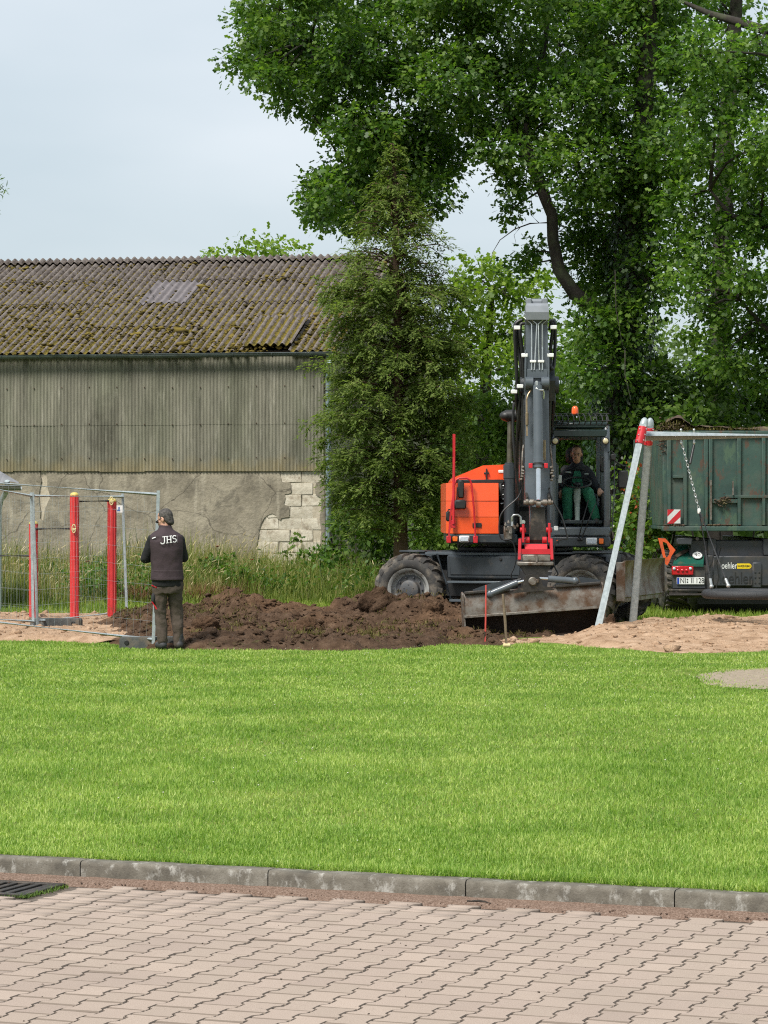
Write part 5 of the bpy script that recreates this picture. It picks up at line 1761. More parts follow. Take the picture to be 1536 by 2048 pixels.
# dark engine bay and centre
mb = MB()
mb.span(fr_(998, 1066, FD + .5), fr_(1040, 965, FD + 2.6), .03); mb.span(fr_(1036, 1072, FD + .45), fr_(1100, 1000, FD + 2.8), .03)
ex_part('bay_wall', mb, 'black')
mb = MB()
for k in range(9):
    a_ = fr_(999 + rng.uniform(0, 9), 968 + k * 10, FD + .35); mb.tube([a_, a_ + Vector((.06, -.05, .03)), a_ + Vector((.10, .1, -.03))], .018, 7)
mb.tube([fr_(1001, 1065, FD + .35), fr_(1003, 1035, FD + .33), fr_(1006, 1015, FD + .35), fr_(1008, 1000, FD + .4)], .035, 9)
ex_part('bay_hoses', mb, 'rubber')
mb = MB()
for k in range(5):
    a_ = fr_(1000 + rng.uniform(0, 8), 972 + k * 9, FD + .3); mb.cyl(a_, a_ + Vector((.05, 0, .012)), .012, 8)
ex_part('bay_fittings', mb, 'pipe')
# valve block and handle in the middle
mb = MB()
mb.span(fr_(1008, 1079, FD - .1), fr_(1023, 1052, FD + .15), .01)
for px, py in ((1011, 1050), (1017, 1045), (1014, 1060), (1020, 1066), (1030, 1056), (1035, 1052), (1027, 1053)):
    a_ = fr_(px, py, FD - .12); mb.cyl(a_, a_ + Vector((0, .06, 0)), .018, 8); mb.cyl(a_ + Vector((0, .02, -.02)), a_ + Vector((0, .02, .035)), .012, 8)
ex_part('valve_block', mb, 'steel')
mb = MB(); mb.tube([fr_(1024, 1052, FD - .1), fr_(1024, 1034, FD - .1), fr_(1027, 1030, FD - .1), fr_(1036, 1030, FD - .1), fr_(1041, 1034, FD - .1), fr_(1042, 1048, FD - .1)], .017, 8)
ex_part('grab_handle', mb, 'pipe')

# red rails and mast
HD = FD - .06
mb = MB(); mb.tube([fr_(908, 868, HD), fr_(907.5, 960, HD), fr_(907, 1048, HD)], .020, 10); mast = ex_part('mast', mb, 'red')
mb = MB(); mb.span(fr_(902, 1056, HD), fr_(911, 1040, HD + .05), .005); ex_part('bracket', mb, 'red', mast)
mb = MB(); mb.tube([fr_(897.5, 1075, HD), fr_(902, 1020, HD), fr_(909, 970, HD), fr_(912, 960, HD), fr_(918, 956.5, HD), fr_(934, 956.5, HD), fr_(940, 960, HD), fr_(943, 968, HD), fr_(948, 1020, HD), fr_(951, 1075, HD)], .0135, 8)
rail = ex_part('guard_rail', mb, 'red')
for px in (897.5, 951):
    mb = MB(); mb.span(fr_(px - 4.5, 1086, HD - .01), fr_(px + 4.5, 1072, HD + .05), .006); ex_part('bracket', mb, 'red', rail)


def mirror(x0, y0, x1, y1, d, arm):
    mb = MB(); mb.span(at(x0, y1, d), at(x1, y0, d + .06), .018); m_ = ex_part('mirror', mb, 'black')
    mb = MB(); mb.tube(arm, .009, 7); ex_part('mirror_arm', mb, 'black', m_)


mirror(916, 960, 928, 996, HD - .03, [fr_(921, 970, HD + .02), fr_(915, 975, HD + .02), fr_(913, 1010, HD + .02)])
mirror(909, 1000, 932, 1018, HD - .05, [fr_(912, 1018, HD), fr_(897, 1019, HD), fr_(895, 1024, HD)])
mirror(892, 1022, 901, 1043, HD + .05, [fr_(895, 1024, HD), fr_(896, 1020, HD), fr_(904, 1019, HD)])


def lamp(x0, x1, y0, y1, mat, bez=1.5):
    mb = MB(); mb.span(fr_(x0 - bez, y1 + bez, FD - .02), fr_(x1 + bez, y0 - bez, FD + .02), .008); l_ = ex_part('lamp', mb, 'white' if mat == 'lens' else 'black')
    mb = MB(); mb.span(fr_(x0, y1, FD - .035), fr_(x1, y0, FD - .018), .008); ex_part('lens', mb, mat, l_)


lamp(905, 915, 1073, 1083, 'amber'); lamp(920, 937, 1073, 1083, 'lens'); lamp(1174, 1192, 1077, 1088, 'lens'); lamp(1198, 1207, 1077, 1088, 'amber')

# cab ---------------------------------------------------------------
CBK = FD + 1.55
cab = empty('cab', (0, 0, 0)); cab.parent = ex
mb = MB()
cl, cr_x = fr_(1100, 0).x, fr_(1221, 0).x
zf = fr_(0, 1072).z; zc = fr_(0, 852).z


def px_(p): return (p - 768) * k_


for (x0, x1) in ((1100, 1111.5), (1207.5, 1221)):
    mb.tube([Vector((px_((x0 + x1) / 2), FD + .05, zf)), Vector((px_((x0 + x1) / 2), FD + .03, fr_(0, 1040).z)), Vector((px_((x0 + x1) / 2), FD + .05, fr_(0, 900).z)), Vector((px_((x0 + x1) / 2), FD + .09, fr_(0, 866).z)), Vector((px_((x0 + x1) / 2), FD + .16, fr_(0, 853).z))], .045, 10)
    mb.bar(Vector((px_((x0 + x1) / 2), CBK, zf)), Vector((px_((x0 + x1) / 2), CBK, zc)), .08, .10)
    mb.bar(Vector((px_((x0 + x1) / 2), FD + .85, zf)), Vector((px_((x0 + x1) / 2), FD + .85, zc)), .06, .08)
mb.span((cl, FD + .0, zf), (cr_x, FD + .12, fr_(0, 1054).z), .02)
mb.span((cl, CBK - .03, zf), (cr_x, CBK + .06, fr_(0, 985).z), .02)
mb.span((cl, FD + .1, zf), (cl + .05, CBK, fr_(0, 1010).z), .01); mb.span((cr_x - .05, FD + .1, zf), (cr_x, CBK, fr_(0, 1010).z), .01)
mb.span((cl, CBK - .03, fr_(0, 875).z), (cr_x, CBK + .06, zc), .02)
ex_part('frame', mb, 'boomgrey', cab)
mb = MB(); mb.span((cl, FD + .06, zf - .005), (cr_x, CBK, zf + .05), .01); ex_part('floor', mb, 'black', cab)
mb = MB()
mb.span((cl + .02, FD + .10, fr_(0, 858).z), (cr_x - .02, CBK + .05, fr_(0, 843).z), .03)
mb.span((cl + .04, FD + .04, fr_(0, 874).z), (cr_x - .04, FD + .12, fr_(0, 859).z), .015)
visor = pm('dark_green_visor', (.012, .026, .022), (.018, .034, .028), 6, .25)
ex_part('roof', mb, visor, cab)
mb = MB(); p = fr_(1112, 1052, FD + .045); q = fr_(1207, 874, FD + .049)
mb.add([(p.x, FD + .047, p.z), (q.x, FD + .047, p.z), (q.x, FD + .06, q.z), (p.x, FD + .06, q.z)], [[0, 1, 2, 3]])
ex_part('windscreen', mb, 'glass', cab, 0)
mb = MB(); mb.add([(p.x, CBK + .01, zf + .65), (q.x, CBK + .01, zf + .65), (q.x, CBK + .01, q.z), (p.x, CBK + .01, q.z)], [[0, 1, 2, 3]])
ex_part('rear_window', mb, 'glass', cab, 0)
for x in (cl + .02, cr_x - .02):
    mb = MB(); mb.add([(x, FD + .1, zf + .45), (x, CBK - .05, zf + .45), (x, CBK - .05, zc - .1), (x, FD + .12, zc - .1)], [[0, 1, 2, 3]])
    ex_part('side_window', mb, 'glass', cab, 0)
# roof guard: curved bars
gp = lambda px, s_: [at(px, 832, FD + .72) + Vector((0, 0, .0)), at(px + 1, 827.5, FD + .35), at(px + 4, 828, FD + .05), at(px + 7, 834, FD - .10), at(px + 8, 842, FD - .14), at(px + 6, 850, FD - .10)]
for k in range(10):
    mb = MB(); mb.tube(gp(1106 + k * 11.4, 1), .008, 6); ex_part('guard_bar', mb, 'black', cab)
for (py, dd, ox) in ((828, .10, 3.5), (842, -.145, 8), (832, .72, 0), (850, -.10, 6)):
    mb = MB(); mb.tube([at(1102 + ox * .8, py, FD + dd), at(1215 + ox, py, FD + dd)], .010, 7); ex_part('guard_rail', mb, 'black', cab)
for px in (1105, 1214):
    mb = MB(); mb.bar(at(px, 833, FD + .2), at(px, 858, FD + .1), .03, .04); ex_part('guard_post', mb, 'black', cab)
mb = MB(); bc = at(1150, 829, FD + .55); mb.lathe([(.05, 0), (.05, .05), (.046, .09), (.03, .115), (.008, .125)], Matrix.Translation(bc), 16); ex_part('beacon', mb, pm('beacon_orange', (.85, .13, .03), (.75, .10, .02), 30, .25), cab)
for px in (1110.5, 1211):
    c_ = fr_(px, 882, FD - .05)
    mb = MB(); mb.lathe([(.02, .07), (.04, .05), (.052, 0), (.056, -.012), (.050, -.016)], axis_m(c_, Vector((0, 1, 0))), 20); w_l = ex_part('work_light', mb, 'black', cab)
    mb = MB(); mb.lathe([(.042, -.012), (.036, -.020), (.015, -.026), (.004, -.027)], axis_m(c_, Vector((0, 1, 0))), 18)
    mb.build('lens', M_['lens_y'], ex)['label'] = 'pale yellow work light lens'
for (a_, b_) in (((1157, 1079), (1177, 1000)), ((1163, 1079), (1192, 1006))):
    mb = MB(); mb.tube([fr_(a_[0], a_[1], FD - .03), fr_((a_[0] + b_[0]) / 2 - 1, (a_[1] + b_[1]) / 2, FD - .05), fr_(b_[0], b_[1], FD + .02)], [.011, .010, .006], 6)
    c_ = fr_(a_[0], a_[1], FD - .03); mb.ball(c_, .024, 10, 6)
    ex_part('wiper', mb, 'black', cab)
mb = MB(); mb.span(fr_(1108, 1061, FD - .004), fr_(1116, 1052, FD + .02), .003); ex_part('sticker', mb, 'white', cab)
mb = MB(); p = fr_(1115, 1082, FD - .01); mb.ball(p, .016, 10, 6); ex_part('marker_lamp', mb, 'amber')
# right hand mirror
mb = MB(); mb.span(at(1236, 977, FD + .1), at(1256, 941, FD + .17), .02); mr = ex_part('mirror', mb, 'black')
mb = MB(); mb.tube([fr_(1216, 905, FD), fr_(1222, 902, FD), fr_(1229, 908, FD), fr_(1230, 922, FD), fr_(1246, 932, FD + .1), fr_(1252, 930, FD + .13), fr_(1250, 942, FD + .13)], .010, 7)
mb.span(fr_(1222, 920, FD - .04), fr_(1231, 908, FD + .04), .01); ex_part('mirror_arm', mb, 'black', mr)
mb = MB(); mb.tube([fr_(1229, 908, FD), fr_(1228, 1000, FD), fr_(1224, 1060, FD), fr_(1218, 1066, FD)], .008, 6); ex_part('grab_rail', mb, 'dkgrey', cab)
mb = MB(); mb.span(fr_(1200, 945, FD + .15), fr_(1211, 912, FD + .22), .02); ex_part('mirror', mb, 'black', cab)
# cab interior
mb = MB()
sx = px_(1155) * 41.1 / FD
seat_y = 41.25
mb.box((sx, seat_y, 1.83), (.52, .50, .14), None, .05); mb.box((sx, seat_y + .27, 2.10), (.44, .14, .52), Matrix.Identity(4), .05)
mb.box((sx - .02, seat_y + .22, 2.50), (.26, .10, .24), None, .045); mb.box((sx, seat_y, 1.62), (.36, .4, .3), None, .03)
ex_part('seat', mb, pm('seat_black', (.012, .012, .013), (.018, .018, .019), 12, .8), cab)
mb = MB()
for s_ in (-1, 1):
    mb.box((sx + s_ * .34, seat_y - .12, 1.98), (.12, .42, .10), None, .03)
mb.box((sx + .38, 40.75, 1.72), (.14, .5, .45), None, .03)
ex_part('console', mb, 'black', cab)
mb = MB(); p0 = at(1155, 1050, 40.55); p1 = at(1154, 978, 40.62)
mb.tube([p0, p0 + Vector((0, 0, .05)), p0.lerp(p1, .15), p0.lerp(p1, .6), p0.lerp(p1, .75), p1], [.055, .05, .036, .042, .055, .052], 12)
ex_part('steering_column', mb, pm('pale_grey_plastic', (.34, .38, .35), (.28, .32, .29), 8, .6), cab)
mb = MB(); sc_ = at(1154, 965, 40.66)
ring = [sc_ + Vector((.20 * math.cos(a_), .17 * math.sin(a_), .075 * math.sin(a_))) for a_ in np.linspace(0, 2 * math.pi, 33)]
mb.tube(ring, .016, 8, cap=False)
for a_ in (.5, 2.64, 4.71): mb.tube([sc_ + Vector((0, 0, -.03)), sc_ + Vector((.20 * math.cos(a_), .17 * math.sin(a_), .075 * math.sin(a_)))], .014, 6)
mb.ball(sc_ + Vector((0, 0, -.03)), (.06, .05, .035), 12, 7)
ex_part('steering_wheel', mb, 'black', cab)
for px in (1122, 1199):
    mb = MB(); j0 = at(px, 990, 40.9); mb.tube([j0 + Vector((0, 0, -.05)), j0 + Vector((0, 0, .12))], [.02, .026], 8); mb.ball(j0 + Vector((0, 0, .13)), (.03, .03, .04), 10, 6); ex_part('joystick', mb, 'black', cab)
mb = MB(); mb.span(at(1114, 966, 40.5), at(1123, 950, 40.53), .006); ex_part('monitor', mb, 'white', cab)
mb = MB(); mb.span(at(1120, 1048, 40.4), at(1200, 1040, 40.9), .01); ex_part('pedal_plate', mb, 'dkgrey', cab)

# boom ----------------------------------------------------------------
BX = px_(1072) * 40.6 / FD * .985
mb = MB()
side = [(41.3, 1.65), (41.0, 2.0), (40.75, 2.9), (40.35, 3.55), (39.75, 3.85), (39.15, 3.72), (38.95, 3.50), (39.05, 3.22), (39.5, 3.28), (40.0, 3.05), (40.3, 2.5), (40.55, 1.75), (40.9, 1.5)]
mb.prism([(y, z) for y, z in side], .42, Matrix(((0, 0, 1, BX - .21), (1, 0, 0, 0), (0, 1, 0, 0), (0, 0, 0, 1))))
boom = ex_part('boom', mb, 'dkgrey', None, 30)
mb = MB()
for s_ in (-1, 1):
    mb.cyl(Vector((BX + s_ * .18, 39.15, 3.45)), Vector((BX + s_ * .27, 39.15, 3.45)), .12, 18)
    mb.bar(Vector((BX + s_ * .24, 40.5, 2.75)), Vector((BX + s_ * .24, 39.6, 3.35)), .03, .3)
ex_part('boom_boss', mb, 'dkgrey', boom)
# boom lift cylinders
for px0, px1 in ((1018, 1021), (1104, 1103)):
    b0 = at(px0 + 1, 1068, FD + .10); b1 = at(px0 + 1, 930, FD + .16); b2 = at(px1, 836, FD + .22)
    mb = MB(); mb.cyl(b0, b1, .083, 20); mb.cyl(b0.lerp(b1, .80), b0.lerp(b1, 1.0), .090, 20); mb.cyl(b0.lerp(b1, .985), b0.lerp(b1, 1.03), .070, 18)
    cy = ex_part('lift_cylinder', mb, 'dkgrey', boom)
    mb = MB(); mb.cyl(b1, b2, .042, 16); mb.build('rod', pm('brown_oiled_rod', (.16, .14, .10), (.10, .085, .06), 9, .35, .8) if 'brown_oiled_rod' not in bpy.data.materials else bpy.data.materials['brown_oiled_rod'], ex)['label'] = 'oily lift cylinder rod'
mb = MB(); p = at(1021, 836, FD + .2)
mb.cyl(p + Vector((-.10, 0, .03)), p + Vector((.4, 0, .05)), .085, 16, .03); mb.ball(p + Vector((-.06, 0, .03)), (.10, .09, .075), 14, 9)
ex_part('cylinder_pin', mb, 'black', boom)

# stick ---------------------------------------------------------------
TD = 38.7
kt = TD / F
SX = (1074 - 768) * kt


def st(px, py, d=TD): return at(px, py, d)


zz = lambda py: CZ + (HY - py) * kt
mb = MB()


def ring_st(py, hw_, y0, y1):
    z = zz(py)
    return [Vector((SX - hw_, y0, z)), Vector((SX + hw_, y0, z)), Vector((SX + hw_, y1, z)), Vector((SX - hw_, y1, z))]


mb.loft([ring_st(1084, .100, 38.52, 38.72), ring_st(1012, .105, 38.55, 38.86), ring_st(1000, .165, 38.58, 38.9), ring_st(940, .17, 38.62, 39.0), ring_st(780, .165, 38.72, 39.3), ring_st(700, .155, 38.72, 39.25), ring_st(650, .150, 38.74, 39.12), ring_st(637, .150, 38.70, 39.10)])
stick = ex_part('stick', mb, 'boomgrey', None, 20)
mb = MB()
mb.loft([ring_st(640, .158, 38.62, 38.95), ring_st(625, .160, 38.60, 38.93), ring_st(612, .155, 38.63, 38.92), ring_st(607, .145, 38.66, 38.90)])
for s_ in (-1, 1): mb.box((SX + s_ * .110, 38.78, zz(603)), (.075, .24, .09), None, .015)
mb.cyl(Vector((SX - .07, 38.76, zz(604))), Vector((SX + .07, 38.76, zz(604))), .05, 18)
ex_part('stick_head', mb, pm('light_grey_paint', (.22, .235, .26), (.18, .195, .215), 6, .4, coat=.15), stick, 20)
mb = MB()
for s_ in (-1, 1): mb.bar(Vector((SX + s_ * .158, 38.72, zz(700))), Vector((SX + s_ * .162, 38.72, zz(780))), .022, .10, up=Vector((0, 1, 0)))
mb.span(Vector((SX - .15, 38.69, zz(757))), Vector((SX + .15, 38.80, zz(738))), .006)
mb.cyl(Vector((SX - .165, 38.66, zz(766))), Vector((SX - .055, 38.66, zz(766))), .085, 18); mb.cyl(Vector((SX + .055, 38.66, zz(766))), Vector((SX + .165, 38.66, zz(766))), .085, 18)
ex_part('cylinder_bracket', mb, 'boomgrey', stick)
# bucket cylinder
mb = MB(); b0 = Vector((SX, 38.56, zz(772))); b1 = Vector((SX, 38.40, zz(922)))
mb.cyl(b0, b1, .064, 22); mb.cyl(b0.lerp(b1, .96), b0.lerp(b1, 1.10), .072, 22); mb.cyl(b0.lerp(b1, -.04), b0.lerp(b1, .02), .05, 14)
bc_ = ex_part('bucket_cylinder', mb, 'boomgrey', stick)
mb = MB(); b2 = Vector((SX, 38.36, zz(1000))); mb.cyl(b1, b2, .034, 18); mb.build('rod', M_['chrome'], ex)['label'] = 'bright chrome bucket cylinder rod'
mb = MB(); mb.cyl(b0.lerp(b1, 1.03), b0.lerp(b1, 1.06), .076, 24); ex_part('gland', mb, 'black', stick)
for s_ in (-1, 1):
    mb = MB(); mb.span(Vector((SX + s_ * .105 - .025, 38.34, zz(937))), Vector((SX + s_ * .105 + .025, 38.44, zz(927))), .005); ex_part('red_clamp', mb, 'red', stick)
# linkage pin
mb = MB()
mb.cyl(Vector((SX - .20, 38.38, zz(1005))), Vector((SX + .20, 38.38, zz(1005))), .030, 14)
for s_ in (-1, 1):
    mb.cyl(Vector((SX + s_ * .06, 38.38, zz(1005))), Vector((SX + s_ * .12, 38.38, zz(1005))), .045, 14); mb.cyl(Vector((SX + s_ * .135, 38.38, zz(1004))), Vector((SX + s_ * .175, 38.38, zz(1004))), .043, 14)
mb.lathe([(.02, -.035), (.05, -.03), (.05, .03), (.02, .035)], axis_m(Vector((SX, 38.38, zz(1008))), Vector((1, 0, 0))), 16)
ex_part('linkage_pin', mb, 'steel', stick)
mb = MB()
for s_ in (-1, 1):
    mb.bar(Vector((SX + s_ * .150, 38.40, zz(1000))), Vector((SX + s_ * .155, 38.75, zz(985))), .03, .09)
    mb.bar(Vector((SX + s_ * .09, 38.50, zz(1012))), Vector((SX + s_ * .085, 38.46, zz(1082))), .018, .02)
ex_part('link_arm', mb, 'dksteel', stick)
mb = MB(); mb.loft([ring_st(1086, .115, 38.42, 38.62), ring_st(1079, .118, 38.40, 38.62), ring_st(1014, .085, 38.42, 38.62)]); ex_part('stick_nose', mb, 'dksteel', stick, 20)
# hard lines on the stick face
yf = 38.70
for pts in (((1063, 740), (1063, 648), (1048, 634)), ((1068.5, 740), (1073.5, 648), (1051, 629)), ((1084.5, 740), (1084.5, 648), (1100, 634)), ((1079, 740), (1077, 700), (1076.5, 648), (1097, 629))):
    mb = MB(); mb.tube([Vector(((p_[0] - 768) * kt, yf - (.02 if i < len(pts) - 1 else -.04), zz(p_[1]))) for i, p_ in enumerate(pts)], .0085, 7); ex_part('oil_pipe', mb, 'pipe', stick)
for px in (1066, 1082):
    mb = MB(); mb.span(st(px - 6, 725, yf - .04), st(px + 6, 720.5, yf + .02), .004); ex_part('pipe_clamp', mb, 'white', stick)
for px, py in ((1049, 710), (1101, 710), (1040, 772), (1028, 783), (1107, 654), (1034, 655)):
    mb = MB(); mb.span(st(px - 6, py + 4, TD - .03), st(px + 6, py - 3, TD + .05), .006); ex_part('hose_clamp', mb, 'white', stick)
mb = MB(); mb.tube([st(1074, 763, 38.55), st(1073, 777, 38.50), st(1078, 780, 38.50), st(1086, 780, 38.50), st(1088, 786, 38.52), st(1087, 797, 38.54)], .014, 8); mb.span(st(1071, 775, 38.5), st(1076, 762, 38.55), .004)
ex_part('elbow_pipe', mb, 'pipe', stick)
# hoses
H = [[(1046, 640, .3), (1036, 643, .3), (1030, 655, .3), (1031, 700, .35), (1034, 760, .4), (1033, 800, .5), (1040, 860, .8), (1044, 930, 1.0)],
     [(1050, 648, .3), (1042, 648, .3), (1040, 665, .3), (1044, 700, .35), (1047, 760, .4), (1046, 830, .5), (1048, 905, .6), (1046, 960, .8)],
     [(1036, 640, .35), (1033, 660, .35), (1037, 700, .4), (1042, 740, .4), (1040, 800, .5), (1035, 870, .7), (1034, 960, 1.0), (1036, 1000, 1.1)],
     [(1099, 646, .3), (1106, 641, .3), (1110, 650, .3), (1110, 690, .35), (1108, 730, .35), (1104, 738, .3), (1100, 728, .3)],
     [(1098, 660, .3), (1104, 645, .3), (1106, 655, .3), (1101, 700, .35), (1100, 760, .4), (1099, 830, .5), (1097, 900, .6), (1099, 950, .7)],
     [(1050, 790, .1), (1048, 840, .1), (1050, 890, .1), (1047, 930, .1), (1044, 955, .1)],
     [(1093, 800, .1), (1092, 850, .1), (1096, 900, .1), (1100, 940, .1), (1103, 960, .1)],
     [(1054, 800, .05), (1056, 850, .05), (1054, 900, .05), (1050, 935, .05)],
     [(1028, 800, .9), (1026, 850, .9), (1030, 920, .9), (1040, 1000, 1.0)],
     [(1044, 820, .6), (1042, 880, .7), (1044, 940, .8), (1050, 1010, .9)]]
for i, h_ in enumerate(H):
    mb = MB()
    pts = [st(p_[0], p_[1], TD + p_[2]) for p_ in h_]
    fine = []
    for j in range(len(pts) - 1):
        p0_ = pts[max(j - 1, 0)]; p1_ = pts[j]; p2_ = pts[j + 1]; p3_ = pts[min(j + 2, len(pts) - 1)]
        for t in (0, .25, .5, .75):
            fine.append(.5 * ((2 * p1_) + (p2_ - p0_) * t + (2 * p0_ - 5 * p1_ + 4 * p2_ - p3_) * t * t + (3 * p1_ - p0_ - 3 * p2_ + p3_) * t ** 3))
    fine.append(pts[-1])
    mb.tube(fine, .025 if i < 5 else .019, 8); ex_part('hose', mb, 'rubber', stick)
for k in range(6):
    pass
for base_px, s_ in ((1043, -1), (1104, 1)):
    mb = MB()
    for j in range(5):
        c_ = st(base_px + rng.uniform(-4, 4), 935 + j * 6, TD - .1); mb.cyl(c_ + Vector((-.02, 0, 0)), c_ + Vector((.02, 0, rng.uniform(-.01, .01))), .016, 8); mb.cyl(c_, c_ + Vector((0, .1, .01)), .011, 7)
    mb.tube([st(base_px, 960, TD - .08), st(base_px + 1, 930, TD - .05), st(base_px + s_ * -2, 905, TD), st(base_px - s_ * 4, 890, TD + .02)], .012, 7)
    ex_part('coupling', mb, 'steel', stick)
mb = MB(); mb.tube([st(1054, 872, TD - .15), st(1053, 800, TD - .1), st(1056, 790, TD - .1), st(1062, 780, TD - .05)], .013, 8); mb.cyl(st(1054, 850, TD - .15), st(1054, 825, TD - .15), .022, 10); mb.cyl(st(1089, 920, TD - .15), st(1089, 880, TD - .15), .018, 10)
ex_part('brass_pipe', mb, pm('brass', (.36, .27, .16), (.24, .18, .11), 12, .4, .7), stick)
for pts in (((1044, 975), (1036, 995), (1010, 1018), (1000, 1035), (998, 1060), (1003, 1078), (1018, 1080), (1028, 1090), (1032, 1115), (1028, 1135), (1022, 1150), (1028, 1160), (1042, 1158)), ((1098, 975), (1104, 1000), (1122, 1030), (1135, 1075), (1128, 1078), (1114, 1083), (1107, 1100), (1108, 1130), (1116, 1148), (1105, 1155))):
    P_ = [st(a_, b_, TD - .18) for a_, b_ in pts]
    fine = []
    for j in range(len(P_) - 1):
        p0_ = P_[max(j - 1, 0)]; p1_ = P_[j]; p2_ = P_[j + 1]; p3_ = P_[min(j + 2, len(P_) - 1)]
        for t in (0, .33, .66):
            fine.append(.5 * ((2 * p1_) + (p2_ - p0_) * t + (2 * p0_ - 5 * p1_ + 4 * p2_ - p3_) * t * t + (3 * p1_ - p0_ - 3 * p2_ + p3_) * t ** 3))
    fine.append(P_[-1])
    mb = MB(); mb.tube(fine, .011, 6); ex_part('hose', mb, 'rubber', stick)

# coupler, tilt yoke ---------------------------------------------------
QD = 38.3
kq = QD / F
qx = lambda p: (p - 768) * kq
qz = lambda p: CZ + (HY - p) * kq
mb = MB()
for s_, (xa, xb) in ((-1, (1046, 1038)), (1, (1098, 1103))):
    mb.bar(Vector((qx(xa), QD - .05, qz(1046))), Vector((qx(xa), QD - .05, qz(1085))), .032, .08, up=Vector((0, 1, 0)))
    mb.bar(Vector((qx(xb) - .01 * s_, QD - .05, qz(1078))), Vector((qx(xb), QD - .10, qz(1120))), .040, .09, up=Vector((0, 1, 0)))
    mb.cyl(Vector((qx(xa) - .04, QD, qz(1060))), Vector((qx(xa) + .04, QD, qz(1060))), .035, 14)
    mb.cyl(Vector((qx(xa) - .06 * s_ - .03, QD + .02, qz(1080))), Vector((qx(xa) - .06 * s_ + .03, QD + .02, qz(1080))), .045, 14)
mb.loft([[Vector((qx(x), y, qz(z))) for x, y, z in ((1042, QD - .12, z0), (1101, QD - .12, z0), (1101, QD + .1, z0), (1042, QD + .1, z0))] for z0 in (1108, 1098)])
mb.loft([[Vector((qx(x), y, qz(z))) for x, y, z in ((1050, QD - .08 + o_, z0), (1094, QD - .08 + o_, z0), (1094, QD + .1, z0), (1050, QD + .1, z0))] for z0, o_ in ((1098, 0), (1088, .06))])
coup = ex_part('coupler', mb, 'red', None, 25)
mb = MB(); mb.tube([Vector((qx(1046), QD - .09, qz(1044))), Vector((qx(1046), QD + .03, qz(1044)))], .028, 12); ex_part('lock_pin', mb, 'pipe', coup)
mb = MB()
mb.span(Vector((qx(1044), QD - .14, qz(1122))), Vector((qx(1100), QD + .14, qz(1109))), .01)
mb.span(Vector((qx(1034), QD - .17, qz(1131))), Vector((qx(1106), QD + .17, qz(1123))), .012)
mb.bar(Vector((qx(1072), QD - .15, qz(1109))), Vector((qx(1072), QD - .16, qz(1124))), .03, .03)
yk = ex_part('yoke_plate', mb, 'steel', coup)
mb = MB()
mb.prism([(qx(1038), qz(1131)), (qx(1102), qz(1131)), (qx(1092), qz(1148)), (qx(1080), qz(1160)), (qx(1062), qz(1160)), (qx(1050), qz(1148))], .26, Matrix(((1, 0, 0, 0), (0, 0, -1, QD + .13), (0, 1, 0, 0), (0, 0, 0, 1))))
ex_part('tilt_yoke', mb, 'dksteel', coup, 20)

# grading bucket -------------------------------------------------------
KD = 38.0
kb = KD / F
bcx = (1068 - 768) * kb; bw_ = 1.88
tilt = Matrix.Translation(Vector((bcx, KD, .30))) @ Matrix.Rotation(R(-4.2), 4, 'Y') @ Matrix.Rotation(R(1.5), 4, 'Z')
hwid = bw_ / 2
mb = MB()
# front band, rear wall and floor as one bent plate
band = [(-.04, .26), (-.06, .33), (.00, .36), (.12, .37)]
plate = [(-.075, .030), (-.07, .12), (-.055, .28), (-.03, .325), (.05, .345), (.20, .32), (.34, .22), (.42, .06), (.42, -.12), (.34, -.25), (.22, -.315), (.02, -.335)]
inner = [(y * .93 + .012, z * .95 - .004) for y, z in reversed(plate)]
prof2 = plate + inner
mb.loft([[tilt @ Vector((x, y, z)) for y, z in prof2] for x in (-hwid, -hwid * .33, hwid * .33, hwid)])
bk_ = ex_part('bucket', mb, 'bucket', None, 25)
mb = MB()
sp = [(-.082, .02), (-.08, .32), (-.03, .345), (.05, .36), (.21, .335), (.355, .23), (.435, .06), (.435, -.125), (.35, -.262), (.22, -.33), (.0, -.35), (-.06, -.34)]
for s_ in (-1, 1):
    mb = MB(); mb.prism(sp, .022 * s_, tilt @ Matrix(((0, 0, 1, s_ * hwid), (1, 0, 0, 0), (0, 1, 0, 0), (0, 0, 0, 1))))
    ex_part('side_plate', mb, 'bucket', bk_, 20)
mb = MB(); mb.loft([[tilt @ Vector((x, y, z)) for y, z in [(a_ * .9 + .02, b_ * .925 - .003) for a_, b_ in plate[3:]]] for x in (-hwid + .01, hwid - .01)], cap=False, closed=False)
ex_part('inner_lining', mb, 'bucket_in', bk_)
mb = MB(); mb.box((0, -.085, .022), (bw_ + .03, .02, .035), tilt, .004); mb.box((0, .00, -.345), (bw_, .16, .02), tilt, .004); ex_part('cutting_edge', mb, 'steel', bk_)
mb = MB()
mb.box((-.62, -.06, .345), (.62, .07, .045), tilt, .012); mb.box((.62, -.06, .345), (.62, .07, .045), tilt, .012)
ear = [(-.30, .30), (.30, .30), (.22, .345), (.14, .36), (.115, .46), (.08, .515), (0, .535), (-.08, .515), (-.115, .46), (-.14, .36), (-.22, .345)]
for y in (-.10, .16): mb.prism(ear, .05, tilt @ Matrix(((1, 0, 0, 0), (0, 0, -1, y), (0, 1, 0, 0), (0, 0, 0, 1))))
ex_part('ear_plate', mb, 'dksteel', bk_, 25)
mb = MB(); mb.cyl(tilt @ Vector((0, -.19, .44)), tilt @ Vector((0, .2, .44)), .058, 18, .012); mb.box((.06, -.16, .44), (.05, .02, .05), tilt, .006); ex_part('tilt_pin', mb, 'steel', bk_)
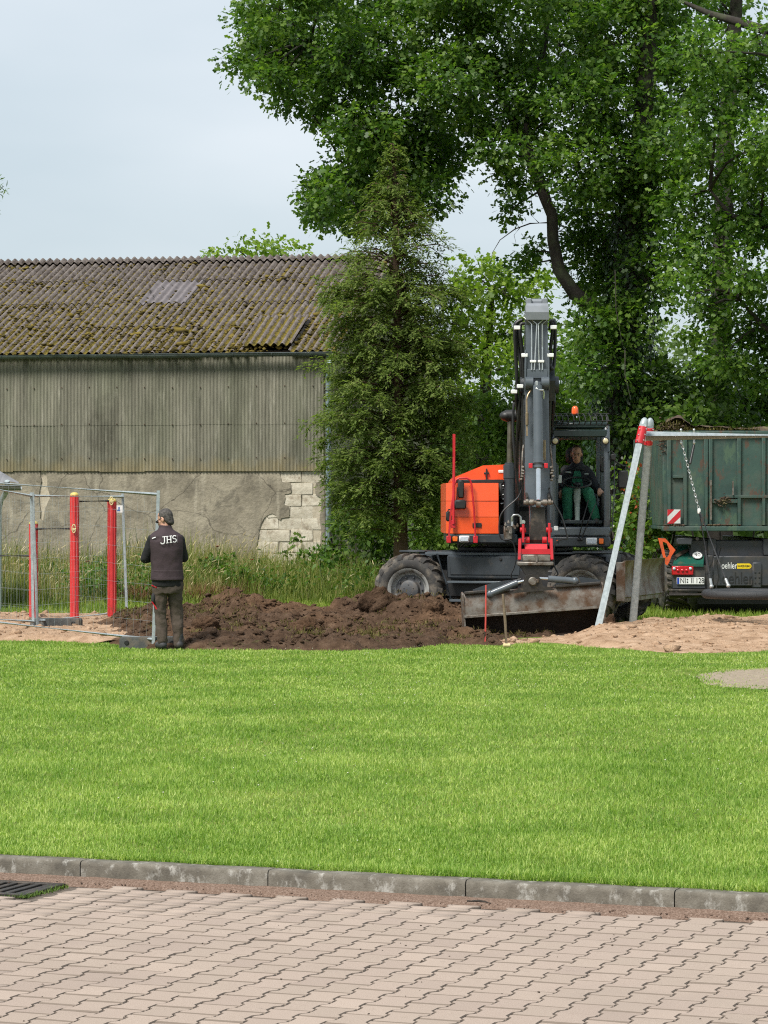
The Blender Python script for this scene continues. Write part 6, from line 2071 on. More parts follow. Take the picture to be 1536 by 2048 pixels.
for s_, (x0, z0, x1, z1) in ((-1, (-.58, .31, -.20, .435)), (1, (.58, .40, .22, .455))):
    p0 = tilt @ Vector((x0, -.07, z0)); p1 = tilt @ Vector((x1, -.07, z1)); p2 = tilt @ Vector((s_ * .10, -.07, z1 + .015))
    mb = MB(); mb.cyl(p0, p1, .045, 16); mb.ball(p0, (.055, .05, .055), 12, 8); cy = ex_part('tilt_cylinder', mb, 'boomgrey', bk_)
    mb = MB(); mb.cyl(p1, p2, .022, 12); mb.build('rod', M_['chrome'], ex)['label'] = 'short chrome tilt cylinder rod'
    mb = MB(); mb.prism([(x0 - .11, .335), (x0 + .09, .335), (x0 + .05, z0 + .05), (x0 - .0, z0 + .075), (x0 - .05, z0 + .05)], .04, tilt @ Matrix(((1, 0, 0, 0), (0, 0, -1, -.04), (0, 1, 0, 0), (0, 0, 0, 1)))); ex_part('cylinder_lug', mb, 'dksteel', bk_, 25)
mb = MB(); mb.prism([(-.80, .35), (-.30, .35), (-.16, .47), (-.36, .47), (-.62, .43), (-.80, .38)], .02, tilt @ Matrix(((1, 0, 0, 0), (0, 0, -1, .10), (0, 1, 0, 0), (0, 0, 0, 1))))
ex_part('guard_plate', mb, 'dkgrey', bk_, 20)
mb = MB(); mb.prism([(.30, .35), (.92, .35), (.95, .38), (.70, .44), (.40, .43)], .02, tilt @ Matrix(((1, 0, 0, 0), (0, 0, -1, .12), (0, 1, 0, 0), (0, 0, 0, 1))))
ex_part('guard_plate', mb, 'dkgrey', bk_, 20)
# fill earth hanging at the bucket's right end
clod(1222, 1255, 38.0, (.08, .09, .17), 'loose crumbling earth spilling at the right end of the grading bucket', 14)
clod(1214, 1268, 37.6, (.12, .10, .09), 'small earth lump under the right corner of the bucket', 15)
# ================================================================== green tipping trailer
TR = 45.5
kt_ = TR / F
tx = lambda p: (p - 768) * kt_
tz = lambda p: CZ + (HY - p) * kt_
TW = 2.52
tl, trr = tx(1326), tx(1326) + TW
tcx = (tl + trr) / 2
trl = empty('trailer', Vector((tcx, TR + 2.5, 0)), 'worn green tipping trailer loaded with soil, seen from behind', 'trailer')
m, nt, bs = nodes('scratched_green_paint')
c = ramp(nt, noise(nt, 2.2, 6, .6), [(.3, (.024, .054, .045)), (.6, (.038, .078, .062)), (.8, (.056, .098, .076))])
c = mixc(nt, ramp(nt, noise(nt, 3.2, 9, .75, stretch=(1, 1, .45)), [(.55, (0, 0, 0)), (.60, (.9, .9, .9))]), c, (.060, .105, .065))
c = mixc(nt, ramp(nt, noise(nt, 4.5, 9, .75, stretch=(1, 1, .5)), [(.56, (0, 0, 0)), (.61, (.95, .95, .95))]), c, (.085, .050, .032))
c = mixc(nt, ramp(nt, noise(nt, 1.6, 7, .65), [(.50, (0, 0, 0)), (.72, (.75, .75, .75))]), c, (.11, .095, .072))
nt.links.new(c, bs.inputs['Base Color']); bs.inputs['Roughness'].default_value = .6
bump(nt, bs, noise(nt, 14, 7), .25, .01)
green_m = m
chass_m = pm('chassis_grey', (.040, .044, .050), (.028, .030, .034), 5, .5, dirt=(.085, .070, .055), dscale=5, dlo=.5, dhi=.8)
zb_, zt_ = tz(1052), tz(864)


def tp(name, mb, mat, parent=None, smooth=38):
    return mb.build(name, mat if not isinstance(mat, str) else M_[mat], parent or trl, smooth)


tipper = empty('tipper_body', (0, 0, 0)); tipper.parent = trl
mb = MB()
mb.span((tl, TR + .05, zb_), (tl + .05, TR + 5.4, zt_), .01); mb.span((trr - .05, TR + .05, zb_), (trr, TR + 5.4, zt_), .01); mb.span((tl, TR + 5.35, zb_), (trr, TR + 5.42, zt_), .01)
mb.span((tl, TR + .05, zb_ - .06), (trr, TR + 5.4, zb_), .01)
tp('side_wall', mb, green_m, tipper)
mb = MB(); mb.span((tl + .01, TR + .02, zb_), (trr - .01, TR + .06, zt_ - .03), .006); tp('tailgate', mb, green_m, tipper)
for px in (1338, 1370, 1412, 1421, 1478, 1527, 1580, 1610):
    mb = MB(); x = tx(px)
    if x < trr - .04:
        mb.span((x - .03, TR - .035, zb_ + .01), (x + .03, TR + .02, zt_ - .05), .008); tp('rib', mb, green_m, tipper)
mb = MB(); mb.span((tl - .01, TR - .045, zt_ - .055), (trr + .01, TR + .07, zt_ + .02), .012); tp('top_rail', mb, green_m, tipper)
mb = MB(); mb.span((tl - .02, TR - .07, zb_ - .085), (trr + .02, TR + .08, zb_ - .005), .012); tp('bottom_rail', mb, green_m, tipper)
for q in ((1422, 1475, 1006, 998, .03), (1450, 1580, 996, 990, .04), (1345, 1366, 956, 951, .03)):
    mb = MB(); mb.span((tx(q[0]), TR - q[4], tz(q[2])), (tx(q[1]), TR + .02, tz(q[3])), .004); tp('cross_rib', mb, green_m, tipper)
mb = MB(); mb.tube([Vector((tx(1421), TR - .06, tz(1040))), Vector((tx(1421), TR - .06, tz(960)))], .014, 8); mb.tube([Vector((tx(1465), TR - .06, tz(990))), Vector((tx(1465), TR - .06, tz(962)))], .012, 8); tp('lock_rod', mb, 'steel', tipper)


def board(x0, x1, y0, y1):
    bd = MB(); bd.span((tx(x0), TR - .075, tz(y1)), (tx(x1), TR - .065, tz(y0)), .002); b_ = tp('warning_board', bd, pm('board_white', (.62, .62, .60), (.55, .55, .53), 12, .4, dirt=(.3, .25, .2), dscale=8, dlo=.55, dhi=.8) if 'board_white' not in bpy.data.materials else bpy.data.materials['board_white'], tipper)
    s_ = MB()
    w = x1 - x0; h = y1 - y0
    quads = [[(0, 0), (.52, 0), (0, .50)], [(1.0, .02), (1.0, .52), (.45, 1.0), (0, 1.0), (0, .98)]]
    for q in quads:
        vs = [Vector((tx(x0 + u * w), TR - .077, tz(y0 + v * h))) for u, v in q]
        s_.add(vs, [list(range(len(vs)))])
    s_.build('red_stripe', M_['red'], trl, 0)


board(1334, 1360, 1019, 1047); board(1536, 1562, 1019, 1047)
# soil load
m_l = pm('heaped_soil', (.085, .055, .036), (.050, .031, .020), 9, 1, 0, 1.0, 26, dirt=(.13, .115, .05), dscale=5, dlo=.55, dhi=.7)
xs = np.linspace(tl + .06, trr - .06, 50); ys = np.linspace(TR + .06, TR + 5.3, 80)
X, Y = np.meshgrid(xs, ys)
Z = zt_ - .06 + .12 * fbm(X * 1.6, Y * 1.6, 4, 71) + .10 * (fbm(X * 6, Y * 6, 3, 72) - .5) + .05 + .20 * np.exp(-(((X - tl - .22) / .24) ** 2 + ((Y - TR - .2) / .5) ** 2)) + .05 * np.exp(-((X - tx(1445)) / .3) ** 2)
idx = np.arange(X.size).reshape(X.shape)
q = np.stack([idx[:-1, :-1], idx[:-1, 1:], idx[1:, 1:], idx[1:, :-1]], -1).reshape(-1, 4)
me = bpy.data.meshes.new('soil_load'); me.from_pydata(np.stack([X.ravel(), Y.ravel(), Z.ravel()], 1).tolist(), [], q.tolist()); me.shade_smooth()
lo = link('soil_load', me, m_l); tag(lo, 'dark soil heaped in the green trailer body', 'soil')
n = 900
P = np.stack([np.concatenate([rng.normal(tl + .15, .13, 500), rng.uniform(tl, tx(1520), 400)]), np.concatenate([TR + rng.uniform(-.05, .3, 500), TR + rng.uniform(-.02, .12, 400)]), np.concatenate([zt_ + .05 + rng.normal(0, .06, 500), np.full(400, zt_ + .03)])], 1)
tag(blades('soil_roots', P, rng.uniform(.04, .12, n), np.full(n, .005), rng.uniform(.3, 1.9, n), root_m), 'rooty turf bits stuck along the trailer rim', 'sod', kind='stuff')
P = np.concatenate([np.stack([rng.normal(tl + .12, .09, 160), TR + rng.uniform(-.05, .2, 160), zt_ + .05 + rng.normal(0, .05, 160)], 1),
                    np.stack([rng.uniform(tl, tl + .35, 60), np.full(60, TR - .05), np.full(60, zb_ + .012)], 1), np.stack([tx(1440) + rng.normal(0, .14, 80), np.full(80, TR - .05), np.full(80, zb_ + .015)], 1),
                    np.stack([tx(1445) + rng.normal(0, .05, 70), np.full(70, TR - .045), tz(1002) + rng.normal(0, .04, 70)], 1), np.stack([tl - .02 + rng.normal(0, .03, 90), np.full(90, TR + .0), zt_ - .12 + rng.normal(0, .12, 90)], 1)])
tag(chunks('soil_bits', P, rng.uniform(.006, .026, len(P)), m_l), 'lumps of soil caught on the trailer tailgate and rails', 'soil', kind='stuff')
# chassis, axles, wheels
mb = MB()
for x in (tcx - .45, tcx + .45): mb.span((x - .07, TR + .1, .95), (x + .07, TR + 5.6, 1.22), .01)
mb.span((tl + .45, TR + .15, .62), (trr - .45, TR + .45, 1.20), .02)
for x in (tl + .35, trr - .35): mb.span((x - .13, TR - .0, 1.12), (x + .13, TR + .3, 1.24), .02)
mb.span((tl + .55, TR + .5, .34), (trr - .55, TR + 3.4, .95), .05)
mb.tube([Vector((tl + .2, TR + 1.3, .52)), Vector((trr - .2, TR + 1.3, .52))], .07, 10); mb.tube([Vector((tl + .2, TR + 2.6, .52)), Vector((trr - .2, TR + 2.6, .52))], .07, 10)
mb.bar(Vector((tcx, TR + 5.5, .9)), Vector((tcx, TR + 7.2, .75)), .2, .2)
tp('chassis', mb, chass_m)
mb = MB(); mb.span((tx(1385), TR + .35, .03), (trr - .45, TR + .9, .62), .12); tp('underbody_shade', mb, 'black')  # black box added as the underbody shade between the wheels
mb = MB(); mb.span((tx(1425), TR - .06, tz(1172)), (tx(1550), TR + .06, tz(1112)), .015); mb.span((tx(1412), TR - .03, tz(1180)), (tx(1428), TR + .05, tz(1110)), .02); mb.span((tx(1503), TR - .10, tz(1176)), (tx(1522), TR + .05, tz(1124)), .02)
cx_ = tp('rear_beam', mb, chass_m)
for px in (1509, 1517):
    for py in (1145, 1155, 1166):
        mb = MB(); mb.cyl(Vector((tx(px), TR - .106, tz(py))), Vector((tx(px), TR - .095, tz(py))), .016, 10); mb.build('hole', M_['rubber'], trl)
for y in (1.3, 2.6):
    for s_ in (-1, 1):
        c0 = Vector((tcx + s_ * .90, TR + y, .50))
        Mw = axis_m(c0, Vector((s_, 0, 0)))
        mb = MB(); mb.lathe([(.26, -.32), (.40, -.34), (.47, -.30), (.50, -.2), (.50, .15), (.47, .24), (.40, .28), (.26, .26)], Mw, 36)
        for k in range(30):
            a_ = 2 * math.pi * k / 30
            mb.box((0, 0, 0), (.03, .05, .46), Mw @ Matrix.Rotation(a_, 4, 'Z') @ Matrix.Translation((.50, 0, 0)) @ Matrix.Rotation(.35, 4, 'X'), .006)
        w_ = tp('wheel', mb, 'tyre')
        mb = MB(); mb.lathe([(.27, .2), (.25, .16), (.12, .15), (.10, .2), (.02, .2)], Mw, 24); tp('rim', mb, 'rim', w_)
# mudguard, lamps, plate
gm_ = pm('mudguard_green', (.010, .075, .052), (.014, .090, .062), 5, .35, dirt=(.10, .085, .05), dscale=7, dlo=.55, dhi=.8)
mb = MB()
mb.loft([[Vector((tx(1345), TR - .06, tz(1128))), Vector((tx(1406), TR - .06, tz(1128))), Vector((tx(1416), TR + .45, tz(1088))), Vector((tx(1362), TR + .45, tz(1092)))], [Vector((tx(1345), TR - .06, tz(1133))), Vector((tx(1406), TR - .06, tz(1133))), Vector((tx(1416), TR + .48, tz(1094))), Vector((tx(1362), TR + .48, tz(1098)))]])
mg = tp('mudguard', mb, gm_, None, 20)
mb = MB(); mb.prism([(0, 0), (.055, .10), (.20, .22), (.28, .30), (.26, .33), (.12, .26), (.0, .14)], .004, Matrix.Translation(Vector((tx(1350), TR + .02, tz(1122)))) @ Matrix(((1, 0, 0, 0), (0, .8, -.6, 0), (0, .6, .8, 0), (0, 0, 0, 1)))); mb.build('mud_smear', m_l, trl, 0)
mb = MB(); c0 = Vector((tx(1396), TR + .12, tz(1111))); nrm = Vector((0, -.62, .78)); 
sN = Vector((0, -.72, .70)); c0 = Vector((tx(1396), TR + .12, tz(1113.5))) + sN * .035
mb.cyl(c0, c0 + sN * .004, .083, 28, .001); sg = mb.build('speed_disc', M_['white'], trl)
mb = MB(); Ms = axis_m(c0 + sN * .005, sN)
mb.lathe([(.074, 0), (.080, 0), (.080, .002), (.074, .002)], Ms, 28, close=True); mb.build('disc_ring', M_['rubber'], trl)
up_ = Vector((0, .70, .72)); Mt = basis(Vector((1, 0, 0)), up_, sN, c0 + sN * .0055)
text_mesh('40', .105, Mt @ Matrix.Scale(1, 4)).build('numeral', M_['rubber'], trl, 0)
mb = MB(); mb.span((tx(1343), TR - .075, tz(1150)), (tx(1386), TR - .0, tz(1132)), .012); lmp = tp('tail_lamp', mb, 'redlens')
for px, mt in ((1347.5, 'lens'), (1380, 'lens'), (1355, 'redlens'), (1364, 'redlens'), (1372, 'redlens')):
    mb = MB(); c0 = Vector((tx(px), TR - .075, tz(1137 if mt == 'lens' else 1141))); mb.lathe([(.024, .0), (.022, .012), (.012, .02), (.003, .022)], axis_m(c0, Vector((0, -1, 0))), 14); mb.build('lamp_lens', M_[mt], trl)
mb = MB(); mb.span((tx(1344), TR - .02, tz(1178)), (tx(1412), TR + .05, tz(1130)), .015); tp('lamp_bracket', mb, chass_m)
mb = MB(); mb.span((tx(1353), TR - .045, tz(1168.5)), (tx(1408), TR - .032, tz(1154.5)), .003); npl = tp('number_plate', mb, 'white')
mb = MB(); mb.span((tx(1353.6), TR - .048, tz(1168)), (tx(1358), TR - .0455, tz(1155)), .001); mb.build('blue_band', pm('plate_blue', (.01, .05, .35), (.01, .04, .30), 10, .4), trl)
mb = text_mesh('NI   II 128', .122, front((tx(1383.5), TR - .0465, tz(1161.5))) @ Matrix.Diagonal((.78, 1, 1, 1))); mb.build('plate_text', M_['rubber'], trl, 0)
mb = MB()
for py in (1159, 1164): mb.cyl(Vector((tx(1374.3), TR - .046, tz(py))), Vector((tx(1374.3), TR - .0485, tz(py))), .013, 12, .001)
mb.build('plate_seal', M_['dkgrey'], trl)
# lettering on the beam
mb = text_mesh('oehler', .15, front((tx(1457.5), TR - .0625, tz(1131.5))) @ Matrix.Diagonal((.64, 1, 1, 1))); mb.build('maker_name', M_['white'], trl, 0)
yel = pm('badge_yellow', (.80, .58, .01), (.74, .52, .01), 8, .4)
mb = MB(); hx = (tx(1502) - tx(1473)) / 2; cxx = tx(1487.5); hz2 = .042
pl = [(-hx, -hz2), (hx - hz2, -hz2)] + [(hx - hz2 + hz2 * math.sin(a_), -hz2 * math.cos(a_)) for a_ in np.linspace(.3, math.pi - .3, 7)] + [(hx - hz2, hz2), (-hx, hz2)]
mb.prism(pl, .003, front((cxx, TR - .061, tz(1132)))); mb.build('badge', yel, trl, 0)
mb = text_mesh('FAHRZEUGBAU', .05, front((cxx - .005, TR - .0665, tz(1132))) @ Matrix.Diagonal((.60, 1, 1, 1))); mb.build('badge_text', M_['rubber'], trl, 0)
mb = text_mesh('oehler', .27, front((tx(1474), TR - .0625, tz(1157))) @ Matrix.Diagonal((.72, 1, 1, 1)), .004); mb.build('relief_name', M_['black'], trl, 0)
mb = MB(); mb.tube([Vector((tx(1337), TR - .08, tz(1190))), Vector((trr, TR - .08, tz(1190)))], .055, 12); mb.span((tx(1336), TR - .1, tz(1183)), (tx(1420), TR + .1, tz(1178)), .006); tp('bumper_bar', mb, 'dksteel')
mb = MB()
for pts in (((1402, 1075), (1413, 1110), (1418, 1150), (1422, 1175)), ((1440, 1095), (1432, 1125), (1436, 1155), (1430, 1178)), ((1428, 1090), (1424, 1120), (1412, 1150))):
    mb = MB(); mb.tube([Vector((tx(a_), TR - .12, tz(b_))) for a_, b_ in pts], .010, 6); tp('air_hose', mb, 'rubber')
# orange flap folded out at the left
of = pm('orange_flap', (.72, .10, .02), (.60, .08, .015), 6, .5, dirt=(.15, .06, .03), dscale=9, dlo=.5, dhi=.75)
ring = [(1316, 1076), (1331, 1077), (1351, 1100), (1343, 1112), (1336, 1131), (1330, 1128)]
hole = [(1325, 1083), (1333, 1086), (1340, 1102), (1338, 1110), (1334, 1116), (1331, 1112)]
mb = MB()
fo = [Vector((tx(a_), TR + .0, tz(b_))) for a_, b_ in ring]; fi = [Vector((tx(a_), TR + .0, tz(b_))) for a_, b_ in hole]
bkw = Vector((0, .03, 0))
rr_ = [fo, fi, [v + bkw for v in fi], [v + bkw for v in fo], fo]
mb.loft(rr_, cap=False); tp('orange_flap', mb, of, None, 20)
mb = MB(); mb.tube([Vector((tx(1336), TR, tz(1128))), Vector((tx(1346), TR + .05, tz(1135)))], .02, 8); mb.cyl(Vector((tx(1395), TR, tz(1078))), Vector((tx(1395), TR + .04, tz(1078))), .03, 10); tp('flap_hinge', mb, 'dksteel')

# ================================================================== swing frame and nest swing
sw = empty('swing_frame', Vector((at(1232, 1010, 38.2).x, 38.2, 0)), 'galvanised A-frame swing with red joint sleeves in front of the trailer', 'swing frame')


def swp(name, mb, mat, parent=None, smooth=38): return mb.build(name, M_[mat] if isinstance(mat, str) else mat, parent or sw, smooth)


lr = .055
tops = []
pairs = [((1197, 1254, 37.4), (1287, 850, 38.02)), ((1266, 1243, 39.0), (1299.5, 851, 38.38))]
shift = 4.9
for dx in (0, shift):
    for (b_, t_) in pairs:
        p0 = at(*b_)
        p0 = p0 + (p0 - at(*t_)).normalized() * .25
        p1 = at(*t_)
        ex_ = (p1 - p0).normalized()
        if dx:
            p0 = Vector((p0.x + dx + .5 - .0, p0.y, p0.z)); p1 = Vector((p1.x + dx, p1.y, p1.z))
            ex_ = (p1 - p0).normalized()
        mb = MB(); mb.tube([p0, p1], lr, 20); lg = swp('leg', mb, 'galv')
        mb = MB(); Mw = axis_m(p1, ex_); mb.lathe([(lr * 1.0, 0), (lr * .98, .03), (lr * .78, .075), (lr * .42, .10), (lr * .1, .108)], Mw, 18); mb.build('end_cap', M_['galv'], sw)
        mb = MB(); mb.cyl(p1 - ex_ * .27, p1 - ex_ * .03, lr + .007, 22, .003); jt = swp('joint_sleeve', mb, 'red')
        mb = MB()
        for q in (.06, .14, .22):
            for s_ in (-1, 1):
                c0 = p1 - ex_ * q + Vector((s_ * .045, -lr - .004, 0)); mb.cyl(c0, c0 + Vector((0, -.012, 0)), .009, 8)
        swp('bolt', mb, 'pipe', jt)
cbz = CZ + (HY - 872) * 38.2 / F
c0 = Vector((at(1291, 872, 38.2).x, 38.2, cbz))
mb = MB(); mb.tube([c0, c0 + Vector((shift - .05, 0, 0))], .066, 20); swp('crossbar', mb, 'galv')

ns = empty('nest_swing', Vector((at(1497, 1188, 38.2).x, 38.2, .556)), 'black nest swing ring hanging on chains from the crossbar', 'swing')
nc = Vector((at(1497, 1188, 38.2).x, 38.2, .556))
mb = MB()
ringp = [nc + Vector((.58 * math.cos(a_), .58 * math.sin(a_), 0)) for a_ in np.linspace(0, 2 * math.pi, 61)]
mb.tube(ringp, .060, 16, cap=False)
rope_m = pm('black_rope', (.020, .021, .023), (.036, .037, .040), 90, .6, 0, .8, 120)
mb.build('ring', rope_m, ns)
mb = MB()
for k in range(-6, 7):
    o_ = k * .09; hl = math.sqrt(max(0, .56 ** 2 - o_ ** 2))
    mb.tube([nc + Vector((-hl, o_, 0)), nc + Vector((0, o_, -.05)), nc + Vector((hl, o_, 0))], .009, 6)
    mb.tube([nc + Vector((o_, -hl, 0)), nc + Vector((o_, 0, -.055)), nc + Vector((o_, hl, 0))], .009, 6)
mb.build('net', rope_m, ns)


def chain(p0, p1, mat, parent, step=.042):
    L = (p1 - p0).length; n_ = int(L / step)
    d = (p1 - p0).normalized(); x, y = frame_from(d)
    mb = MB()
    for k in range(n_):
        c_ = p0 + d * (k + .5) * step
        s_ = x if k % 2 else y
        loop = [c_ + d * (.026 * math.sin(a_)) + s_ * (.013 * math.cos(a_)) for a_ in np.linspace(0, 2 * math.pi, 9)]
        mb.tube(loop, .0055, 5, cap=False)
    return mb.build('chain', mat, parent)


zinc = pm('bright_chain', (.62, .63, .62), (.50, .51, .50), 30, .3, .7)
for mir in (False, True):
    mx_ = (lambda v: Vector((2 * nc.x - v.x, v.y, v.z))) if mir else (lambda v: v)
    h0 = mx_(at(1362, 880, 38.2)); j0 = mx_(at(1398, 1020, 38.2)); r1 = mx_(at(1424, 1180, 38.0)); r2 = mx_(at(1459, 1178, 37.72))
    chain(h0, j0, zinc, ns)
    mb = MB(); mb.span(j0 + Vector((-.02, -.02, -.05)), j0 + Vector((.02, .02, .02)), .006); mb.build('chain_joint', M_['white'], ns)
    for r_ in (r1, r2):
        mb = MB(); mb.tube([j0, j0.lerp(r_, .5), r_], .0105, 7); mb.build('rope', rope_m, ns)
        mb = MB(); d_ = (j0 - r_).normalized(); mb.cyl(r_ + d_ * .05, r_ + d_ * .16, .02, 10); mb.ball(r_ + d_ * .05, .03, 10, 7); mb.build('shackle', zinc, ns)
    mb = MB(); t0 = mx_(at(1388, 890, 38.2)); t1 = mx_(at(1380, 928, 38.1)); mb.cyl(t0, t1, .019, 10); mb.build('strap', M_['rubber'], ns)
    for px in (1362, 1388):
        e = mx_(at(px, 872, 38.2)); mb = MB()
        mb.tube([e + Vector((0, 0, .085)), e + Vector((0, 0, -.10))], .012, 8); mb.ball(e + Vector((0, 0, -.09)), (.02, .02, .03), 10, 7); mb.ball(e + Vector((0, 0, .085)), .017, 8, 6); mb.build('hanger', zinc, ns)

# ================================================================== site fence
def fence_panel(A, B, label, z0=.10, hgt=1.80, lean=0.0, za=0.0, zb=0.0):
    """frame from A to B (ground points)"""
    A = Vector(A); B = Vector(B)
    f_ = empty('mesh_fence', A, label, 'fence', 'site fence panels')
    ln = Vector((lean, 0, 0))
    a0, b0 = A + Vector((0, 0, z0 + za)), B + Vector((0, 0, z0 + zb)); a1, b1 = a0 + Vector((0, 0, hgt)) + ln, b0 + Vector((0, 0, hgt)) + ln
    for p, q, nm in ((a0 - Vector((0, 0, .10)), a1 + Vector((0, 0, .05)), 'post'), (b0 - Vector((0, 0, .10)), b1 + Vector((0, 0, .05)), 'post'), (a1, b1, 'top_rail'), (a0, b0, 'bottom_rail')):
        mb = MB(); mb.tube([p, q], .021, 12); mb.build(nm, M_['galv'], f_)
    mb = MB()
    for k in range(1, 8):
        t = k / 8
        mb.tube([a0.lerp(a1, t), b0.lerp(b1, t)], .0016, 4, cap=False)
    n_ = int((B - A).length / .11)
    for k in range(1, n_):
        t = k / n_
        mb.tube([a0.lerp(b0, t), a1.lerp(b1, t)], .0009, 3, cap=False)
    tag(mb.build('wire_mesh', M_['galv'], f_), kind='stuff')
    return f_


Ac, Bc = Vector((-5.73, 36.85, 0)), Vector((-2.865, 34.75, 0))
fence_panel(Ac, Bc, 'nearest mesh fence panel running up to the standing person', lean=.065, za=.20)
Cc, Dc = Vector((-4.98, 40.25, 0)), Vector((-4.03, 43.9, 0))
fence_panel(Cc, Dc, 'mesh fence panel with white sign in front of the tallest red posts', lean=-.07)
fence_panel(Vector((-5.03, 40.15, 0)), Vector((-5.73, 36.95, 0)), 'side fence panel leaving the picture at the left edge', lean=-.03, zb=.20)


def foot(px, py, d, w, yaw, label):
    c_ = at(px, py, d); c_.z = .0
    f_ = empty('ballast_block', c_, label, 'block', 'ballast blocks of the fence')
    M = Matrix.Translation(c_) @ Matrix.Rotation(yaw, 4, 'Z')
    mb = MB()
    mb.loft([[M @ Vector((sx_ * w / 2 * k, sy * .12 * k, z)) for sx_, sy in ((-1, -1), (1, -1), (1, 1), (-1, 1))] for z, k in ((-.02, 1.0), (.10, 1.0), (.125, .96), (.13, .93))])
    mb.build('block', M_['concrete'], f_, 20)
    mb = MB()
    for k in (-1, 1): mb.cyl(M @ Vector((k * w * .38, -.13, .06)), M @ Vector((k * w * .38, -.10, .06)), .03, 12)
    mb.build('hand_hole', M_['rubber'], f_)


foot(300, 1288, 34.9, .74, R(0), 'grey block fence foot lying at the standing person\'s boots')
foot(113, 1250, 40.6, .72, R(-6), 'grey block fence foot under the fence corner by the shortest red post')
foot(285, 1227, 44.0, .50, R(8), 'grey block fence foot at the far end of the fence behind')
mb = MB(); s0_ = at(236.5, 1018, 43.2); mb.box((0, 0, 0), (.135, .004, .11), Matrix.Translation(s0_), .001)
sgn = mb.thing('fence_sign', M_['white'], s0_, 'small white sign with blue print wired to the fence beside the red post', 'sign')
mb = MB(); mb.box((.005, -.004, -.022), (.05, .003, .02), Matrix.Translation(s0_), .001); mb.box((.012, -.004, .012), (.022, .003, .04), Matrix.Translation(s0_), .001)
mb.build('print', pm('print_blue', (.05, .14, .38), (.08, .18, .42), 30, .6), sgn)

# ================================================================== red pull-up frame
pu = empty('pull_up_frame', Vector((at(149, 1010, 43).x, 43, 0)), 'row of fluted red posts with black pull-up bars behind the fence', 'pull-up bars')
PD = 43.0
posts_ = ((-18, 1130, 43.6), (67, 1043, 43.0), (149, 986, 42.6), (224, 998, 43.0))
pts_ = []
for px, py, d in posts_:
    top = at(px, py + 5, d); r_ = .066
    mb = MB()
    seg = 48
    rings = []
    for z in (-.1, top.z):
        rings.append([Vector((top.x + (r_ + (.004 if k % 6 < 3 else -.004)) * math.cos(2 * math.pi * k / seg), d + (r_ + (.004 if k % 6 < 3 else -.004)) * math.sin(2 * math.pi * k / seg), z)) for k in range(seg)])
    mb.loft(rings); po = mb.build('post', M_['redpost'], pu, 25)
    mb = MB(); mb.lathe([(r_ * 1.02, 0), (r_ * 1.02, .012), (r_ * .9, .03), (r_ * .55, .045), (r_ * .1, .05)], Matrix.Translation(top), 24); mb.build('cap', M_['yellowcap'], pu)
    pts_.append(top)
for i, py in ((0, 1113), (1, 1058), (2, 1003)):
    a_ = pts_[i]; b_ = pts_[i + 1]
    z_ = CZ + (HY - py) * 43 / F
    p = Vector((a_.x, a_.y - .02, z_)); q = Vector((b_.x, b_.y - .02, z_ + .01))
    mb = MB(); mb.tube([p, q], .019, 10); mb.build('bar', M_['black'], pu)
    for e in (q,) if i != 1 else (p, q):
        c_ = e + Vector((.0, -.075, 0))
        mb = MB(); lp_ = [c_ + Vector((.026 * math.cos(t), 0, .062 * math.sin(t))) for t in np.linspace(0, 2 * math.pi, 21)]
        mb.tube(lp_, .009, 6, cap=False); mb.cyl(c_ + Vector((0, -.01, -.01)), c_ + Vector((0, .03, -.01)), .021, 12); mb.build('bracket', M_['cream'], pu)

# ================================================================== stakes
def stake(name, px0, py0, px1, py1, r_, mat, label, cat, head=None):
    d = gd(py1); b_ = at(px1, py1, d); t_ = at(px0, py0, d)
    s_ = empty(name, b_, label, cat)
    mb = MB(); mb.tube([b_ - Vector((0, 0, .05)), b_.lerp(t_, .5) + Vector((.003, 0, 0)), t_], [r_ * .9, r_, r_ * .95], 10); mb.build('shaft', mat, s_)
    if head: head(s_, b_)
    return s_


pink = pm('faded_red_stake', (.58, .085, .065), (.50, .06, .05), 10, .6)


def spike(s_, b_):
    mb = MB(); mb.tube([b_ - Vector((0, 0, .05)), b_ + Vector((0, 0, .16))], .0095, 8); mb.build('spike', M_['dksteel'], s_)


stake('marker_stake', 972, 1170, 970, 1288, .0105, pink, 'thin red marker stake in the grass before the bucket', 'stake', spike)


def mallet(s_, b_):
    mb = MB(); mb.cyl(b_ + Vector((-.045, 0, .02)), b_ + Vector((.045, .01, .02)), .027, 14, .008); mb.build('head', M_['cream'], s_)


stake('sledge_hammer', 1006, 1188, 1013.5, 1294, .017, M_['wood'], 'upright wooden hammer handle standing on its head beside the red stake', 'hammer', mallet)
# ================================================================== people
skin_m = pm('skin', (.52, .29, .20), (.46, .245, .165), 14, .55, spec=.35)


def head_into(mb, M):
    """head in its own frame: +Y is the face, +X the person's right, origin between the ears"""
    T = lambda c: M @ Vector(c)
    R3 = M.to_3x3().to_4x4()
    mb.ball(T((0, -.012, .030)), (.074, .094, .092), 18, 12, R3)
    mb.ball(T((0, .030, -.030)), (.060, .064, .085), 16, 11, R3)
    mb.ball(T((0, .040, -.085)), (.042, .044, .034), 14, 9, R3)
    mb.ball(T((0, .076, .022)), (.050, .020, .013), 12, 8, R3)
    mb.limb(T((0, .090, .008)), T((0, .106, -.030)), .009, .013, 10)
    mb.ball(T((0, .086, -.064)), (.024, .012, .007), 10, 7, R3)
    mb.ball(T((0, .083, -.075)), (.020, .012, .008), 10, 7, R3)
    for s_ in (-1, 1):
        mb.ball(T((s_ * .077, -.008, -.012)), (.011, .022, .032), 10, 8, R3)
        mb.ball(T((s_ * .040, .058, -.022)), (.020, .018, .020), 10, 8, R3)


